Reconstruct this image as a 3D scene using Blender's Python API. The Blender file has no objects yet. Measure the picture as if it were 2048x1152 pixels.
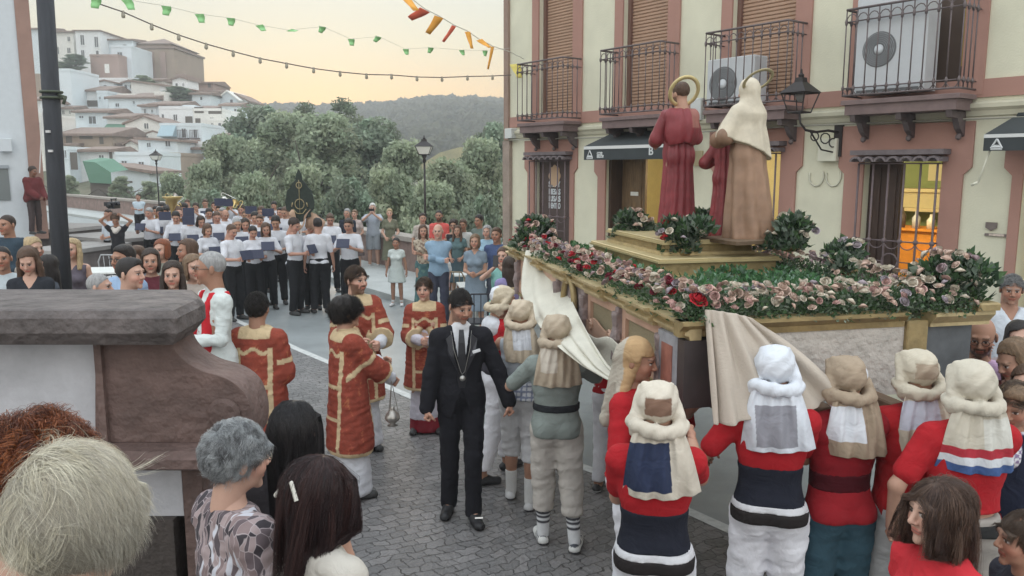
import bpy, bmesh, math, random
import numpy as np
from mathutils import Vector, Matrix
R = math.radians
SC = bpy.context.scene
COL = SC.collection
# ---------------------------------------------------------------- camera
FPX, CAMZ = 1600.0, 2.7
PITCH = math.atan(239/1600)
cam_d = bpy.data.cameras.new('camera'); cam = bpy.data.objects.new('camera', cam_d); COL.objects.link(cam)
cam.location = (0, 0, CAMZ); cam.rotation_euler = (math.pi/2-PITCH, 0, 0)
cam_d.sensor_width = 36; cam_d.lens = 36*FPX/2048; cam_d.clip_start = 0.05; cam_d.clip_end = 6000
SC.camera = cam
# ---------------------------------------------------------------- sky: dusk after sunset, warm horizon, pale blue above
SUN_AZ, SUN_EL = R(-14), R(5)
world = bpy.data.worlds.new('World'); SC.world = world; world.use_nodes = True
wn = world.node_tree; wn.nodes.clear()
def _n(t, **k):
    n = wn.nodes.new(t)
    for a, b in k.items(): setattr(n, a, b)
    return n
w_out = _n('ShaderNodeOutputWorld'); w_bg = _n('ShaderNodeBackground'); w_bg.inputs[1].default_value = 1.12
w_tc = _n('ShaderNodeTexCoord'); w_sep = _n('ShaderNodeSeparateXYZ'); w_ramp = _n('ShaderNodeValToRGB')
wn.links.new(w_tc.outputs['Generated'], w_sep.inputs[0])
wn.links.new(w_sep.outputs['Z'], w_ramp.inputs[0])
els = w_ramp.color_ramp.elements
stops = [(0.0, (.28, .17, .10)), (0.055, (.42, .215, .072)), (0.092, (.42, .275, .115)), (0.146, (.37, .34, .22)), (0.206, (.35, .365, .305)), (0.38, (.50, .56, .57)), (0.70, (.70, .76, .80)), (1.0, (.68, .76, .84))]
els[0].position, els[0].color = stops[0][0], (*stops[0][1], 1)
els[1].position, els[1].color = stops[-1][0], (*stops[-1][1], 1)
for p_, c_ in stops[1:-1]:
    e = els.new(p_); e.color = (*c_, 1)
# the half of the sky away from the sunset is dimmer and greyer
w_dot = _n('ShaderNodeVectorMath', operation='DOT_PRODUCT'); w_dot.inputs[1].default_value = (math.sin(SUN_AZ), math.cos(SUN_AZ), 0)
wn.links.new(w_tc.outputs['Generated'], w_dot.inputs[0])
w_mr = _n('ShaderNodeMapRange'); w_mr.inputs[1].default_value = 0.6; w_mr.inputs[2].default_value = -0.8; w_mr.inputs[3].default_value = 0; w_mr.inputs[4].default_value = 1
wn.links.new(w_dot.outputs['Value'], w_mr.inputs[0])
w_east = _n('ShaderNodeValToRGB'); e2 = w_east.color_ramp.elements
e2[0].color = (.32, .31, .31, 1); e2[1].color = (.68, .73, .78, 1); e2.new(0.2).color = (.55, .53, .50, 1)
wn.links.new(w_sep.outputs['Z'], w_east.inputs[0])
w_mix = _n('ShaderNodeMixRGB'); wn.links.new(w_mr.outputs[0], w_mix.inputs[0]); wn.links.new(w_ramp.outputs[0], w_mix.inputs[1]); wn.links.new(w_east.outputs[0], w_mix.inputs[2])
w_sky = _n('ShaderNodeTexSky', sky_type='NISHITA', sun_disc=False); w_sky.sun_elevation = SUN_EL; w_sky.sun_rotation = SUN_AZ
w_sc = _n('ShaderNodeMixRGB', blend_type='ADD'); w_sc.inputs[0].default_value = 0.008
wn.links.new(w_mix.outputs[0], w_sc.inputs[1]); wn.links.new(w_sky.outputs[0], w_sc.inputs[2])
wn.links.new(w_sc.outputs[0], w_bg.inputs[0]); wn.links.new(w_bg.outputs[0], w_out.inputs[0])
sun_d = bpy.data.lights.new('sun', 'SUN'); sun = bpy.data.objects.new('sun', sun_d); COL.objects.link(sun)
sun_d.energy = 0.5; sun_d.angle = R(14); sun_d.color = (1, .78, .55)
sv = Vector((math.sin(SUN_AZ)*math.cos(R(9)), math.cos(SUN_AZ)*math.cos(R(9)), math.sin(R(9))))
sun.rotation_euler = sv.to_track_quat('Z', 'Y').to_euler()
vs = SC.view_settings; vs.view_transform = 'Standard'; vs.look = 'None'; vs.exposure = 1.42; vs.gamma = 1
# ---------------------------------------------------------------- pixel -> world
def ray(px, py):
    dx, dy = (px-1024)/FPX, -(py-576)/FPX; c, s = math.cos(PITCH), math.sin(PITCH)
    return Vector((dx, c+dy*s, -s+dy*c))
def P(px, py, Y):
    r = ray(px, py); return Vector((0, 0, CAMZ)) + r*(Y/r.y)
def G(px, py, z=0.0):
    r = ray(px, py); return Vector((0, 0, CAMZ)) + r*((z-CAMZ)/r.z)
rng = np.random.default_rng(7); random.seed(7)
# ---------------------------------------------------------------- materials
MATS = {}
def mat(name, color=(.5, .5, .5), rough=.8, metal=0, var=0.0, vscale=8.0, bump=0.0, bscale=30.0, attr=False, stretch=None, emit=0, spec=.5, var2=None, sheen=0, objcol=False):
    """principled material: base colour (or the mesh's own colour attribute) with noise variation, and noise bump"""
    if name in MATS: return MATS[name]
    m = bpy.data.materials.new(name); m.use_nodes = True; nt = m.node_tree; n = nt.nodes; L = nt.links
    b = n['Principled BSDF']; b.inputs['Roughness'].default_value = rough; b.inputs['Metallic'].default_value = metal
    b.inputs['Specular IOR Level'].default_value = spec
    if sheen: b.inputs['Sheen Weight'].default_value = sheen
    tc = n.new('ShaderNodeTexCoord'); mp = n.new('ShaderNodeMapping'); L.new(tc.outputs['Object'], mp.inputs[0])
    if stretch: mp.inputs['Scale'].default_value = stretch
    if attr:
        a = n.new('ShaderNodeAttribute'); a.attribute_name = 'Col'; src = a.outputs['Color']
    else:
        a = n.new('ShaderNodeRGB'); a.outputs[0].default_value = (*color, 1); src = a.outputs[0]
    if objcol:
        oi = n.new('ShaderNodeObjectInfo'); mo = n.new('ShaderNodeMixRGB'); mo.blend_type = 'MULTIPLY'; mo.inputs[0].default_value = 1
        L.new(src, mo.inputs[1]); L.new(oi.outputs['Color'], mo.inputs[2]); src = mo.outputs[0]
    if var:
        no = n.new('ShaderNodeTexNoise'); no.inputs['Scale'].default_value = vscale; no.inputs['Detail'].default_value = 6; no.inputs['Roughness'].default_value = .65
        L.new(mp.outputs[0], no.inputs['Vector'])
        mr = n.new('ShaderNodeMapRange'); mr.inputs[1].default_value = .25; mr.inputs[2].default_value = .75
        L.new(no.outputs[0], mr.inputs[0])
        if var2:
            mx = n.new('ShaderNodeMixRGB'); L.new(mr.outputs[0], mx.inputs[0]); L.new(src, mx.inputs[1]); mx.inputs[2].default_value = (*var2, 1)
        else:
            mr.inputs[3].default_value = 1-var; mr.inputs[4].default_value = 1+var
            mx = n.new('ShaderNodeVectorMath'); mx.operation = 'SCALE'; L.new(src, mx.inputs[0]); L.new(mr.outputs[0], mx.inputs['Scale'])
        src = mx.outputs[0]
    L.new(src, b.inputs['Base Color'])
    if bump:
        nb = n.new('ShaderNodeTexNoise'); nb.inputs['Scale'].default_value = bscale; nb.inputs['Detail'].default_value = 4; nb.inputs['Distortion'].default_value = 1.1 if name == 'cloth' else 0
        L.new(mp.outputs[0], nb.inputs['Vector'])
        bp = n.new('ShaderNodeBump'); bp.inputs['Strength'].default_value = 1.0; bp.inputs['Distance'].default_value = bump
        L.new(nb.outputs[0], bp.inputs['Height']); L.new(bp.outputs[0], b.inputs['Normal'])
    if emit:
        L.new(src, b.inputs['Emission Color']); b.inputs['Emission Strength'].default_value = emit
    MATS[name] = m; return m
M_SKIN = mat('skin', attr=True, objcol=True, rough=.55, var=.06, vscale=25, spec=.35)
M_CLOTH = mat('cloth', attr=True, rough=.92, var=.10, vscale=9, bump=.015, bscale=9, objcol=True, spec=.2)
M_HAIR = mat('hair', attr=True, objcol=True, rough=.55, var=.35, vscale=14, bump=.006, bscale=30, stretch=(7, 7, .9), spec=.4)
M_FOLIAGE = mat('foliage', attr=True, rough=.75, spec=.25)
_nt = M_FOLIAGE.node_tree; _p = _nt.nodes['Principled BSDF']; _t = _nt.nodes.new('ShaderNodeBsdfTranslucent'); _m = _nt.nodes.new('ShaderNodeMixShader'); _m.inputs[0].default_value = .35
_at = [n for n in _nt.nodes if n.bl_idname == 'ShaderNodeAttribute'][0]; _nt.links.new(_at.outputs['Color'], _t.inputs['Color']); _nt.links.new(_p.outputs[0], _m.inputs[1]); _nt.links.new(_t.outputs[0], _m.inputs[2]); _nt.links.new(_m.outputs[0], _nt.nodes['Material Output'].inputs['Surface'])
M_PAINT = mat('painted', attr=True, rough=.6, var=.08, vscale=6)
# ---------------------------------------------------------------- mesh helpers
def mesh_from(name, V, F, material, cols=None, smooth=True):
    me = bpy.data.meshes.new(name); V = np.asarray(V, dtype=np.float32)
    if isinstance(F, np.ndarray) and len(F):
        k = F.shape[1]; nf = len(F)
        me.vertices.add(len(V)); me.vertices.foreach_set('co', V.ravel())
        me.loops.add(nf*k); me.loops.foreach_set('vertex_index', F.astype(np.int32).ravel())
        me.polygons.add(nf); me.polygons.foreach_set('loop_start', np.arange(0, nf*k, k, dtype=np.int32))
        me.polygons.foreach_set('use_smooth', np.full(nf, smooth, dtype=bool))
        me.update(calc_edges=True)
    else:
        me.from_pydata([tuple(map(float, v)) for v in V], [], [tuple(f) for f in F]); me.update()
        if smooth:
            me.polygons.foreach_set('use_smooth', np.full(len(me.polygons), True))
    if cols is not None:
        a = me.color_attributes.new('Col', 'FLOAT_COLOR', 'POINT')
        c = np.ones((len(V), 4), np.float32); c[:, :3] = cols; a.data.foreach_set('color', c.ravel())
    for m in (material if isinstance(material, (list, tuple)) else [material]):
        if m: me.materials.append(m)
    return me
def link(name, me, parent=None, loc=None, rotz=0):
    o = bpy.data.objects.new(name, me); COL.objects.link(o)
    if parent is not None: o.parent = parent
    if loc is not None: o.location = loc
    if rotz: o.rotation_euler = (0, 0, rotz)
    return o
def tag(o, label=None, cat=None, group=None, kind=None):
    if label: o['label'] = label
    if cat: o['category'] = cat
    if group: o['group'] = group
    if kind: o['kind'] = kind
    return o
def thing(name, label, cat, loc=(0, 0, 0), rotz=0, group=None):
    return tag(link(name, None, None, loc, rotz), label, cat, group)
class MB:
    """collects boxes, tubes, sheets into one mesh"""
    def __init__(s): s.v = []; s.f = []; s.m = Matrix.Identity(4)
    def add(s, vs_, fs_):
        b = len(s.v); s.v += [tuple(s.m @ Vector(v)) for v in vs_]; s.f += [tuple(b+i for i in f) for f in fs_]; return s
    def box(s, x0, x1, y0, y1, z0, z1, bev=0):
        if bev:
            c = [(x0+bev, y0), (x1-bev, y0), (x1, y0+bev), (x1, y1-bev), (x1-bev, y1), (x0+bev, y1), (x0, y1-bev), (x0, y0+bev)]
            ci = [(x0+2*bev, y0+bev), (x1-2*bev, y0+bev), (x1-bev, y0+2*bev), (x1-bev, y1-2*bev), (x1-2*bev, y1-bev), (x0+2*bev, y1-bev), (x0+bev, y1-2*bev), (x0+bev, y0+2*bev)]
            vs_ = [(x, y, z0) for x, y in c]+[(x, y, z1-bev) for x, y in c]+[(x, y, z1) for x, y in ci]
            fs_ = [tuple(range(7, -1, -1)), tuple(range(16, 24))]
            for k in (0, 8): fs_ += [(k+i, k+(i+1) % 8, k+8+(i+1) % 8, k+8+i) for i in range(8)]
            return s.add(vs_, fs_)
        vs_ = [(x, y, z) for z in (z0, z1) for y in (y0, y1) for x in (x0, x1)]
        return s.add(vs_, [(0, 2, 3, 1), (4, 5, 7, 6), (0, 1, 5, 4), (2, 6, 7, 3), (0, 4, 6, 2), (1, 3, 7, 5)])
    def tube(s, pts, r, n=8, r2=None, caps=True):
        pts = [Vector(p) for p in pts]; rr = r if isinstance(r, (list, tuple)) else [r+(((r2 if r2 is not None else r)-r)*i/max(1, len(pts)-1)) for i in range(len(pts))]
        vs_ = []; up = None
        for i, p in enumerate(pts):
            t = (pts[min(i+1, len(pts)-1)]-pts[max(i-1, 0)]).normalized()
            if up is None: up = Vector((0, 0, 1)) if abs(t.z) < .9 else Vector((1, 0, 0))
            a = t.cross(up).normalized(); b = a.cross(t).normalized(); up = b
            for k in range(n):
                th = 2*math.pi*k/n; vs_.append(p+a*math.cos(th)*rr[i]+b*math.sin(th)*rr[i])
        fs_ = [(i*n+k, i*n+(k+1) % n, (i+1)*n+(k+1) % n, (i+1)*n+k) for i in range(len(pts)-1) for k in range(n)]
        if caps: fs_ += [tuple(range(n-1, -1, -1)), tuple((len(pts)-1)*n+k for k in range(n))]
        return s.add(vs_, fs_)
    def lathe(s, prof, cx=0, cy=0, n=16):
        vs_ = [(cx+r*math.cos(2*math.pi*k/n), cy+r*math.sin(2*math.pi*k/n), z) for r, z in prof for k in range(n)]
        fs_ = [(i*n+k, i*n+(k+1) % n, (i+1)*n+(k+1) % n, (i+1)*n+k) for i in range(len(prof)-1) for k in range(n)]
        fs_ += [tuple(range(n-1, -1, -1)), tuple((len(prof)-1)*n+k for k in range(n))]
        return s.add(vs_, fs_)
    def prism(s, poly, axis, a0, a1):
        """extrude a 2-D polygon along an axis ('x','y','z')"""
        def v3(p, a): return {'x': (a, p[0], p[1]), 'y': (p[0], a, p[1]), 'z': (p[0], p[1], a)}[axis]
        n = len(poly); vs_ = [v3(p, a0) for p in poly]+[v3(p, a1) for p in poly]
        return s.add(vs_, [tuple(range(n-1, -1, -1)), tuple(range(n, 2*n))]+[(i, (i+1) % n, n+(i+1) % n, n+i) for i in range(n)])
    def build(s, name, material, parent=None, loc=None, rotz=0, smooth=False, col=None):
        me = mesh_from(name, s.v if s.v else [(0, 0, 0)], s.f, material, cols=(np.tile(col, (len(s.v), 1)) if col is not None else None), smooth=smooth)
        bm = bmesh.new(); bm.from_mesh(me); bmesh.ops.recalc_face_normals(bm, faces=bm.faces); bm.to_mesh(me); bm.free()
        return link(name, me, parent, loc, rotz)
def text_mesh(body, size, extrude=.004, bold=0):
    c = bpy.data.curves.new('lettering', 'FONT'); c.body = body; c.size = size; c.extrude = extrude; c.align_x = 'LEFT'; c.offset = bold; c.space_line = .8
    o = bpy.data.objects.new('lettering', c); COL.objects.link(o)
    me = bpy.data.meshes.new_from_object(o.evaluated_get(bpy.context.evaluated_depsgraph_get())); bpy.data.objects.remove(o)
    return me
# ---------------------------------------------------------------- signed distance modelling (bodies, hair, clothes)
_wd = rng.normal(size=(10, 3)); _wp = rng.uniform(0, 6.28, 10)
def wob(p, f, seed=0, n=6, axes=(1, 1, 1)):
    s = 0; q = p*np.array(axes)
    for i in range(n):
        d = _wd[(i+seed) % 10]; s = s+np.sin((q@d)*f*(1+.35*i)+_wp[i]+seed*1.7)/(1+.3*i)
    return s/n*1.6
def cap(a, b, r1, r2=None, sq=None, id=0, k=.03):
    return dict(t='c', a=np.array(a, float), b=np.array(b, float), r1=r1, r2=r1 if r2 is None else r2, sq=sq, id=id, k=k)
def ell(c, r, rot=None, id=0, k=.03, sub=False):
    return dict(t='e', c=np.array(c, float), r=np.array(r, float), rot=rot, id=id, k=k, sub=sub)
def _dist(p, q):
    if q['t'] == 'e':
        d = p-q['c']
        if q['rot'] is not None: d = d@q['rot']
        e = d/q['r']; l = np.linalg.norm(e, axis=-1); l2 = np.linalg.norm(e/q['r'], axis=-1)+1e-9
        return l*(l-1)/l2
    a, b = q['a'], q['b']; pa = p-a; ba = b-a; sc = 1
    if q['sq'] is not None:
        dr, ra = q['sq']; dr = np.array(dr, float); pa = pa+(pa@dr)[..., None]*dr*(1/ra-1); ba = ba+(ba@dr)*dr*(1/ra-1); sc = (1+ra)/2
    t = np.clip((pa@ba)/(ba@ba+1e-9), 0, 1)
    return (np.linalg.norm(pa-t[..., None]*ba, axis=-1)-(q['r1']+(q['r2']-q['r1'])*t))*sc
def _bb(q):
    if q['t'] == 'e': r = q['r'].max() if q['rot'] is not None else q['r']; return q['c']-r, q['c']+r
    m = max(q['r1'], q['r2']); return np.minimum(q['a'], q['b'])-m, np.maximum(q['a'], q['b'])+m
def surf(prims, h, cut=None, disp=None, inflate=0.0):
    """smooth union of prims -> (verts, quads, ids); cut/disp are functions of points added to the field"""
    lo = np.min([_bb(q)[0] for q in prims if not q.get('sub')], axis=0)-.03-inflate-3*h; hi = np.max([_bb(q)[1] for q in prims if not q.get('sub')], axis=0)+.03+inflate+3*h
    n = np.ceil((hi-lo)/h).astype(int)+1
    Fd = np.full(n, .2, np.float32); ID = np.zeros(n, np.int16)
    for q in prims:
        k = q['k']; bl, bh = _bb(q); mg = max(k, .02)+inflate+3*h
        i0 = np.maximum(((bl-mg-lo)/h).astype(int), 0); i1 = np.minimum(((bh+mg-lo)/h).astype(int)+2, n)
        if (i1 <= i0).any(): continue
        ax = [lo[d]+h*np.arange(i0[d], i1[d]) for d in range(3)]
        p = np.stack(np.meshgrid(*ax, indexing='ij'), -1)
        sl = tuple(slice(i0[d], i1[d]) for d in range(3))
        d = _dist(p, q)
        if q.get('sub'):
            A = Fd[sl]; hh = np.clip(.5-.5*(A+d)/k, 0, 1); Fd[sl] = A+(-d-A)*hh+k*hh*(1-hh); ID[sl] = np.where(hh > .5, q['id'], ID[sl]); continue
        d = d-inflate; A = Fd[sl]; better = d < A
        hh = np.clip(.5+.5*(A-d)/k, 0, 1); Fd[sl] = A+(d-A)*hh-k*hh*(1-hh)
        s_ = ID[sl]; s_[better] = q['id']
    if cut is not None or disp is not None:
        near = np.argwhere(Fd < max(.06, 3*h)); pp = lo+h*near
        v = Fd[near[:, 0], near[:, 1], near[:, 2]]
        if disp is not None: v = v+disp(pp)
        if cut is not None: v = np.maximum(v, cut(pp))
        Fd[near[:, 0], near[:, 1], near[:, 2]] = v
    S = Fd < 0
    c8 = [S[i:n[0]-1+i, j:n[1]-1+j, k:n[2]-1+k] for i in (0, 1) for j in (0, 1) for k in (0, 1)]
    tot = sum(c.astype(np.int8) for c in c8); act = np.argwhere((tot > 0) & (tot < 8))
    if not len(act): return np.zeros((0, 3)), np.zeros((0, 4), int), np.zeros(0, int)
    off = np.array([(i, j, k) for i in (0, 1) for j in (0, 1) for k in (0, 1)])
    vals = np.stack([Fd[act[:, 0]+o[0], act[:, 1]+o[1], act[:, 2]+o[2]] for o in off], 1)
    acc = np.zeros((len(act), 3)); cnt = np.zeros(len(act))
    for a in range(8):
        for b in range(a+1, 8):
            if np.abs(off[a]-off[b]).sum() != 1: continue
            va, vb = vals[:, a], vals[:, b]; m = (va < 0) != (vb < 0)
            t = np.where(m, va/(va-vb+1e-12*(va == vb)), 0)
            acc += np.where(m[:, None], off[a]+t[:, None]*(off[b]-off[a]), 0); cnt += m
    V = lo+h*(act+acc/cnt[:, None])
    idx = np.full(n-1, -1, np.int32); idx[act[:, 0], act[:, 1], act[:, 2]] = np.arange(len(act))
    quads = []
    for ax in range(3):
        s1 = [slice(None)]*3; s2 = [slice(None)]*3; s1[ax] = slice(0, -1); s2[ax] = slice(1, None)
        A, B = S[tuple(s1)], S[tuple(s2)]; e = np.argwhere(A != B)
        o1, o2 = [(1, 2), (2, 0), (0, 1)][ax]
        e = e[(e[:, o1] > 0) & (e[:, o2] > 0)]
        u = np.zeros(3, int); u[o1] = 1; w = np.zeros(3, int); w[o2] = 1
        def g(x): return idx[np.clip(x[:, 0], 0, n[0]-2), np.clip(x[:, 1], 0, n[1]-2), np.clip(x[:, 2], 0, n[2]-2)]
        q = np.stack([g(e), g(e-u), g(e-u-w), g(e-w)], 1)
        fl = ~A[e[:, 0], e[:, 1], e[:, 2]]; q[fl] = q[fl][:, ::-1]; q = q[:, ::-1]
        quads.append(q[(q >= 0).all(1)])
    Q = np.concatenate(quads); vi = np.clip(np.round((V-lo)/h).astype(int), 0, n-1)
    return V, Q, ID[vi[:, 0], vi[:, 1], vi[:, 2]]
# ================================================================ GROUND
def ground_mat(name, base, dark, kind):
    m = bpy.data.materials.new(name); m.use_nodes = True; nt = m.node_tree; n = nt.nodes; L = nt.links; b = n['Principled BSDF']
    tc = n.new('ShaderNodeTexCoord'); no = n.new('ShaderNodeTexNoise'); no.inputs['Scale'].default_value = .9; no.inputs['Detail'].default_value = 8; no.inputs['Roughness'].default_value = .7
    L.new(tc.outputs['Object'], no.inputs[0]); rp = n.new('ShaderNodeMapRange'); rp.inputs[1].default_value = .3; rp.inputs[2].default_value = .7; rp.inputs[3].default_value = .75; rp.inputs[4].default_value = 1.25
    L.new(no.outputs[0], rp.inputs[0])
    if kind == 'setts':
        n2 = n.new('ShaderNodeTexNoise'); n2.inputs['Scale'].default_value = 1.6; n2.inputs['Detail'].default_value = 2; L.new(tc.outputs['Object'], n2.inputs[0])
        n3 = n.new('ShaderNodeTexNoise'); n3.inputs['Scale'].default_value = 11; L.new(tc.outputs['Object'], n3.inputs[0])
        a1 = n.new('ShaderNodeVectorMath'); a1.operation = 'MULTIPLY_ADD'; a1.inputs[1].default_value = (.30, .30, 0); L.new(n2.outputs[1], a1.inputs[0]); L.new(tc.outputs['Object'], a1.inputs[2])
        a2 = n.new('ShaderNodeVectorMath'); a2.operation = 'MULTIPLY_ADD'; a2.inputs[1].default_value = (.075, .075, 0); L.new(n3.outputs[1], a2.inputs[0]); L.new(a1.outputs[0], a2.inputs[2])
        mp = n.new('ShaderNodeMapping'); mp.inputs['Rotation'].default_value = (0, 0, R(-32)); L.new(a2.outputs[0], mp.inputs[0])
        br = n.new('ShaderNodeTexBrick'); br.inputs['Scale'].default_value = 1; br.inputs['Brick Width'].default_value = .125; br.inputs['Row Height'].default_value = .09
        br.inputs['Mortar Size'].default_value = .0042; br.inputs['Mortar Smooth'].default_value = .6; br.inputs['Color1'].default_value = (*base, 1); br.inputs['Color2'].default_value = (base[0]*1.6, base[1]*1.57, base[2]*1.55, 1); br.inputs['Mortar'].default_value = (*dark, 1)
        L.new(mp.outputs[0], br.inputs[0]); col = br.outputs[0]
        bw = n.new('ShaderNodeMath'); bw.operation = 'MULTIPLY_ADD'; bw.inputs[1].default_value = -1.1; 
        n4 = n.new('ShaderNodeTexNoise'); n4.inputs['Scale'].default_value = 26; n4.inputs['Detail'].default_value = 3; L.new(tc.outputs['Object'], n4.inputs[0])
        L.new(br.outputs['Fac'], bw.inputs[0]); L.new(n4.outputs[0], bw.inputs[2])
        bp = n.new('ShaderNodeBump'); bp.inputs['Strength'].default_value = 1; bp.inputs['Distance'].default_value = .018; L.new(bw.outputs[0], bp.inputs['Height']); L.new(bp.outputs[0], b.inputs['Normal'])
        b.inputs['Roughness'].default_value = .55
    else:
        r = n.new('ShaderNodeRGB'); r.outputs[0].default_value = (*base, 1); col = r.outputs[0]
        n4 = n.new('ShaderNodeTexNoise'); n4.inputs['Scale'].default_value = 90; n4.inputs['Detail'].default_value = 3; L.new(tc.outputs['Object'], n4.inputs[0])
        bp = n.new('ShaderNodeBump'); bp.inputs['Distance'].default_value = .004; L.new(n4.outputs[0], bp.inputs['Height']); L.new(bp.outputs[0], b.inputs['Normal'])
        b.inputs['Roughness'].default_value = .42
    s = n.new('ShaderNodeVectorMath'); s.operation = 'SCALE'; L.new(col, s.inputs[0]); L.new(rp.outputs[0], s.inputs['Scale']); L.new(s.outputs[0], b.inputs['Base Color'])
    return m
def structure(name, mb, m): o = mb.build(name, m); o['kind'] = 'structure'; return o
def flat(poly, z): return MB().add([(x, y, z) for x, y in poly], [tuple(range(len(poly)))])
def xy(v): return (v.x, v.y)
structure('ground', flat([(-1500, -30), (1500, -30), (1500, 2500), (-1500, 2500)], -.30), mat('earth', (.10, .095, .06), .95, var=.3, vscale=.05))
structure('road', flat([(-60, -12), (12, -12), (14, 20), (0, 30), (-10, 62), (-60, 62)], 0), ground_mat('asphalt', (.225, .245, .25), 0, 'asphalt'))
wl = [G(300, 560), G(597, 700), G(800, 785), G(980, 867), G(1240, 962), G(1500, 1080), G(1900, 1300)]
cob = [xy(p) for p in wl]+[(3, -3), (-9, -3), (-9, wl[0].y)]
structure('cobbled_paving', flat(cob, .004), ground_mat('setts', (.125, .122, .122), (.062, .060, .058), 'setts'))
mb = MB()
for a, b_ in zip(wl[:-1], wl[1:]):
    d = (b_-a).normalized(); nn = Vector((-d.y, d.x, 0))*.055; mb.add([a-nn+Vector((0, 0, .008)), b_-nn+Vector((0, 0, .008)), b_+nn+Vector((0, 0, .008)), a+nn+Vector((0, 0, .008))], [(0, 1, 2, 3)])
structure('road_marking', mb, mat('white_line', (.50, .51, .50), .7, var=.25, vscale=12))
# pavement along the parapet, with a kerb
pw = [Vector((4.0, 14.9, 0)), Vector((-.4, 17.2, 0)), Vector((-3.95, 22.5, 0)), Vector((-14.6, 38, 0)), Vector((-28.7, 53, 0)), Vector((-60, 82, 0))]
pwn = []
for i, p in enumerate(pw):
    d = (pw[min(i+1, len(pw)-1)]-pw[max(i-1, 0)]).normalized(); pwn.append(Vector((d.y, -d.x, 0)) * (1 if d.x < 0 else 1))
def side(i, off): 
    q = pwn[i] if pwn[i].dot(Vector((0, -1, 0))) > 0 else -pwn[i]; return pw[i]+q*off
mb = MB()
for i in range(len(pw)-1):
    a, b_, c, d = side(i, .2), side(i+1, .2), side(i+1, 2.3), side(i, 2.3)
    mb.add([(*xy(p), z) for z in (0.0, .13) for p in (a, b_, c, d)], [(4, 5, 6, 7), (3, 2, 6, 7), (0, 1, 5, 4)])
structure('pavement', mb, mat('paving', (.38, .40, .39), .7, var=.15, vscale=2, bump=.004, bscale=20))
# terrace the left crowd stands on
ter = [xy(G(445, 860)), (-4.6, 9.0), (-6.2, 15.5), (-14, 15.5), (-14, 3.4), (-2.0, 3.4)]
ter = [(-2.0, 4.6), (-2.0, 6.7), (-4.0, 9.8), (-6.2, 15.5), (-14, 15.5), (-14, 3.4), (-2.0, 3.4)]
mb = MB().prism(ter, 'z', -.1, .26); structure('terrace', mb, mat('terrace_stone', (.22, .215, .205), .8, var=.2, vscale=3, bump=.004))
# ================================================================ PARAPET WALL of the street
par = thing('parapet_wall', 'long reddish stone parapet with pale coping behind the band', 'wall')
mb = MB(); cp = MB()
for i in range(len(pw)-1):
    a, b_ = pw[i], pw[i+1]; q0, q1 = side(i, .2)-pw[i], side(i+1, .2)-pw[i+1]
    mb.add([(*xy(p), z) for z in (-3, .88) for p in (a-q0, b_-q1, b_+q1, a+q0)], [(4, 5, 6, 7), (0, 3, 7, 4), (3, 2, 6, 7), (2, 1, 5, 6), (1, 0, 4, 5)])
    q0, q1 = q0*1.35, q1*1.35
    cp.add([(*xy(p), z) for z in (.88, 1.0) for p in (a-q0, b_-q1, b_+q1, a+q0)], [(4, 5, 6, 7), (0, 3, 2, 1), (0, 4, 7, 3), (3, 7, 6, 2), (2, 6, 5, 1), (1, 5, 4, 0)])
mb.build('wall', mat('parapet_stone', (.22, .155, .135), .9, var=.35, vscale=3, bump=.02, bscale=8), par)
cp.build('coping', mat('coping_stone', (.30, .27, .24), .85, var=.2, vscale=4, bump=.01, bscale=12), par)
# low planter walls at left
M_LEDGE = mat('ledge_stone', (.17, .15, .145), .9, var=.3, vscale=3, bump=.012, bscale=12)
pl = thing('planter_wall', 'low grey stone ledge wall beside the dark pole', 'wall', (0, 0, 0))
mb = MB(); m2 = MB()
a, b_ = P(40, 452, 21), P(262, 500, 17.0)
for (A_, B_, zt, wd) in ((P(-60, 450, 21.5), P(120, 455, 20.8), 1.05, 2.0), (P(128, 492, 17.5), P(255, 478, 19.5), .82, 1.2), (P(120, 455, 20.8), P(232, 478, 19.5), .9, 1.6)):
    d = (B_-A_); d.z = 0; d.normalize(); nn = Vector((-d.y, d.x, 0))*wd
    if nn.y < 0: nn = -nn
    A2, B2 = Vector((A_.x, A_.y, 0)), Vector((B_.x, B_.y, 0))
    mb.add([(*xy(p), z) for z in (-.1, zt) for p in (A2, B2, B2+nn, A2+nn)], [(0, 1, 5, 4), (1, 2, 6, 5), (2, 3, 7, 6), (3, 0, 4, 7)])
    A2, B2 = A2-nn*.05-d*.06, B2-nn*.05+d*.06; nn *= 1.1
    m2.add([(*xy(p), z) for z in (zt, zt+.09) for p in (A2, B2, B2+nn, A2+nn)], [(0, 1, 5, 4), (1, 2, 6, 5), (2, 3, 7, 6), (3, 0, 4, 7), (4, 5, 6, 7), (3, 2, 1, 0)])
mb.build('wall', M_LEDGE, pl); m2.build('coping', mat('ledge_cap', (.30, .29, .28), .85, var=.15, vscale=3), pl)
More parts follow.
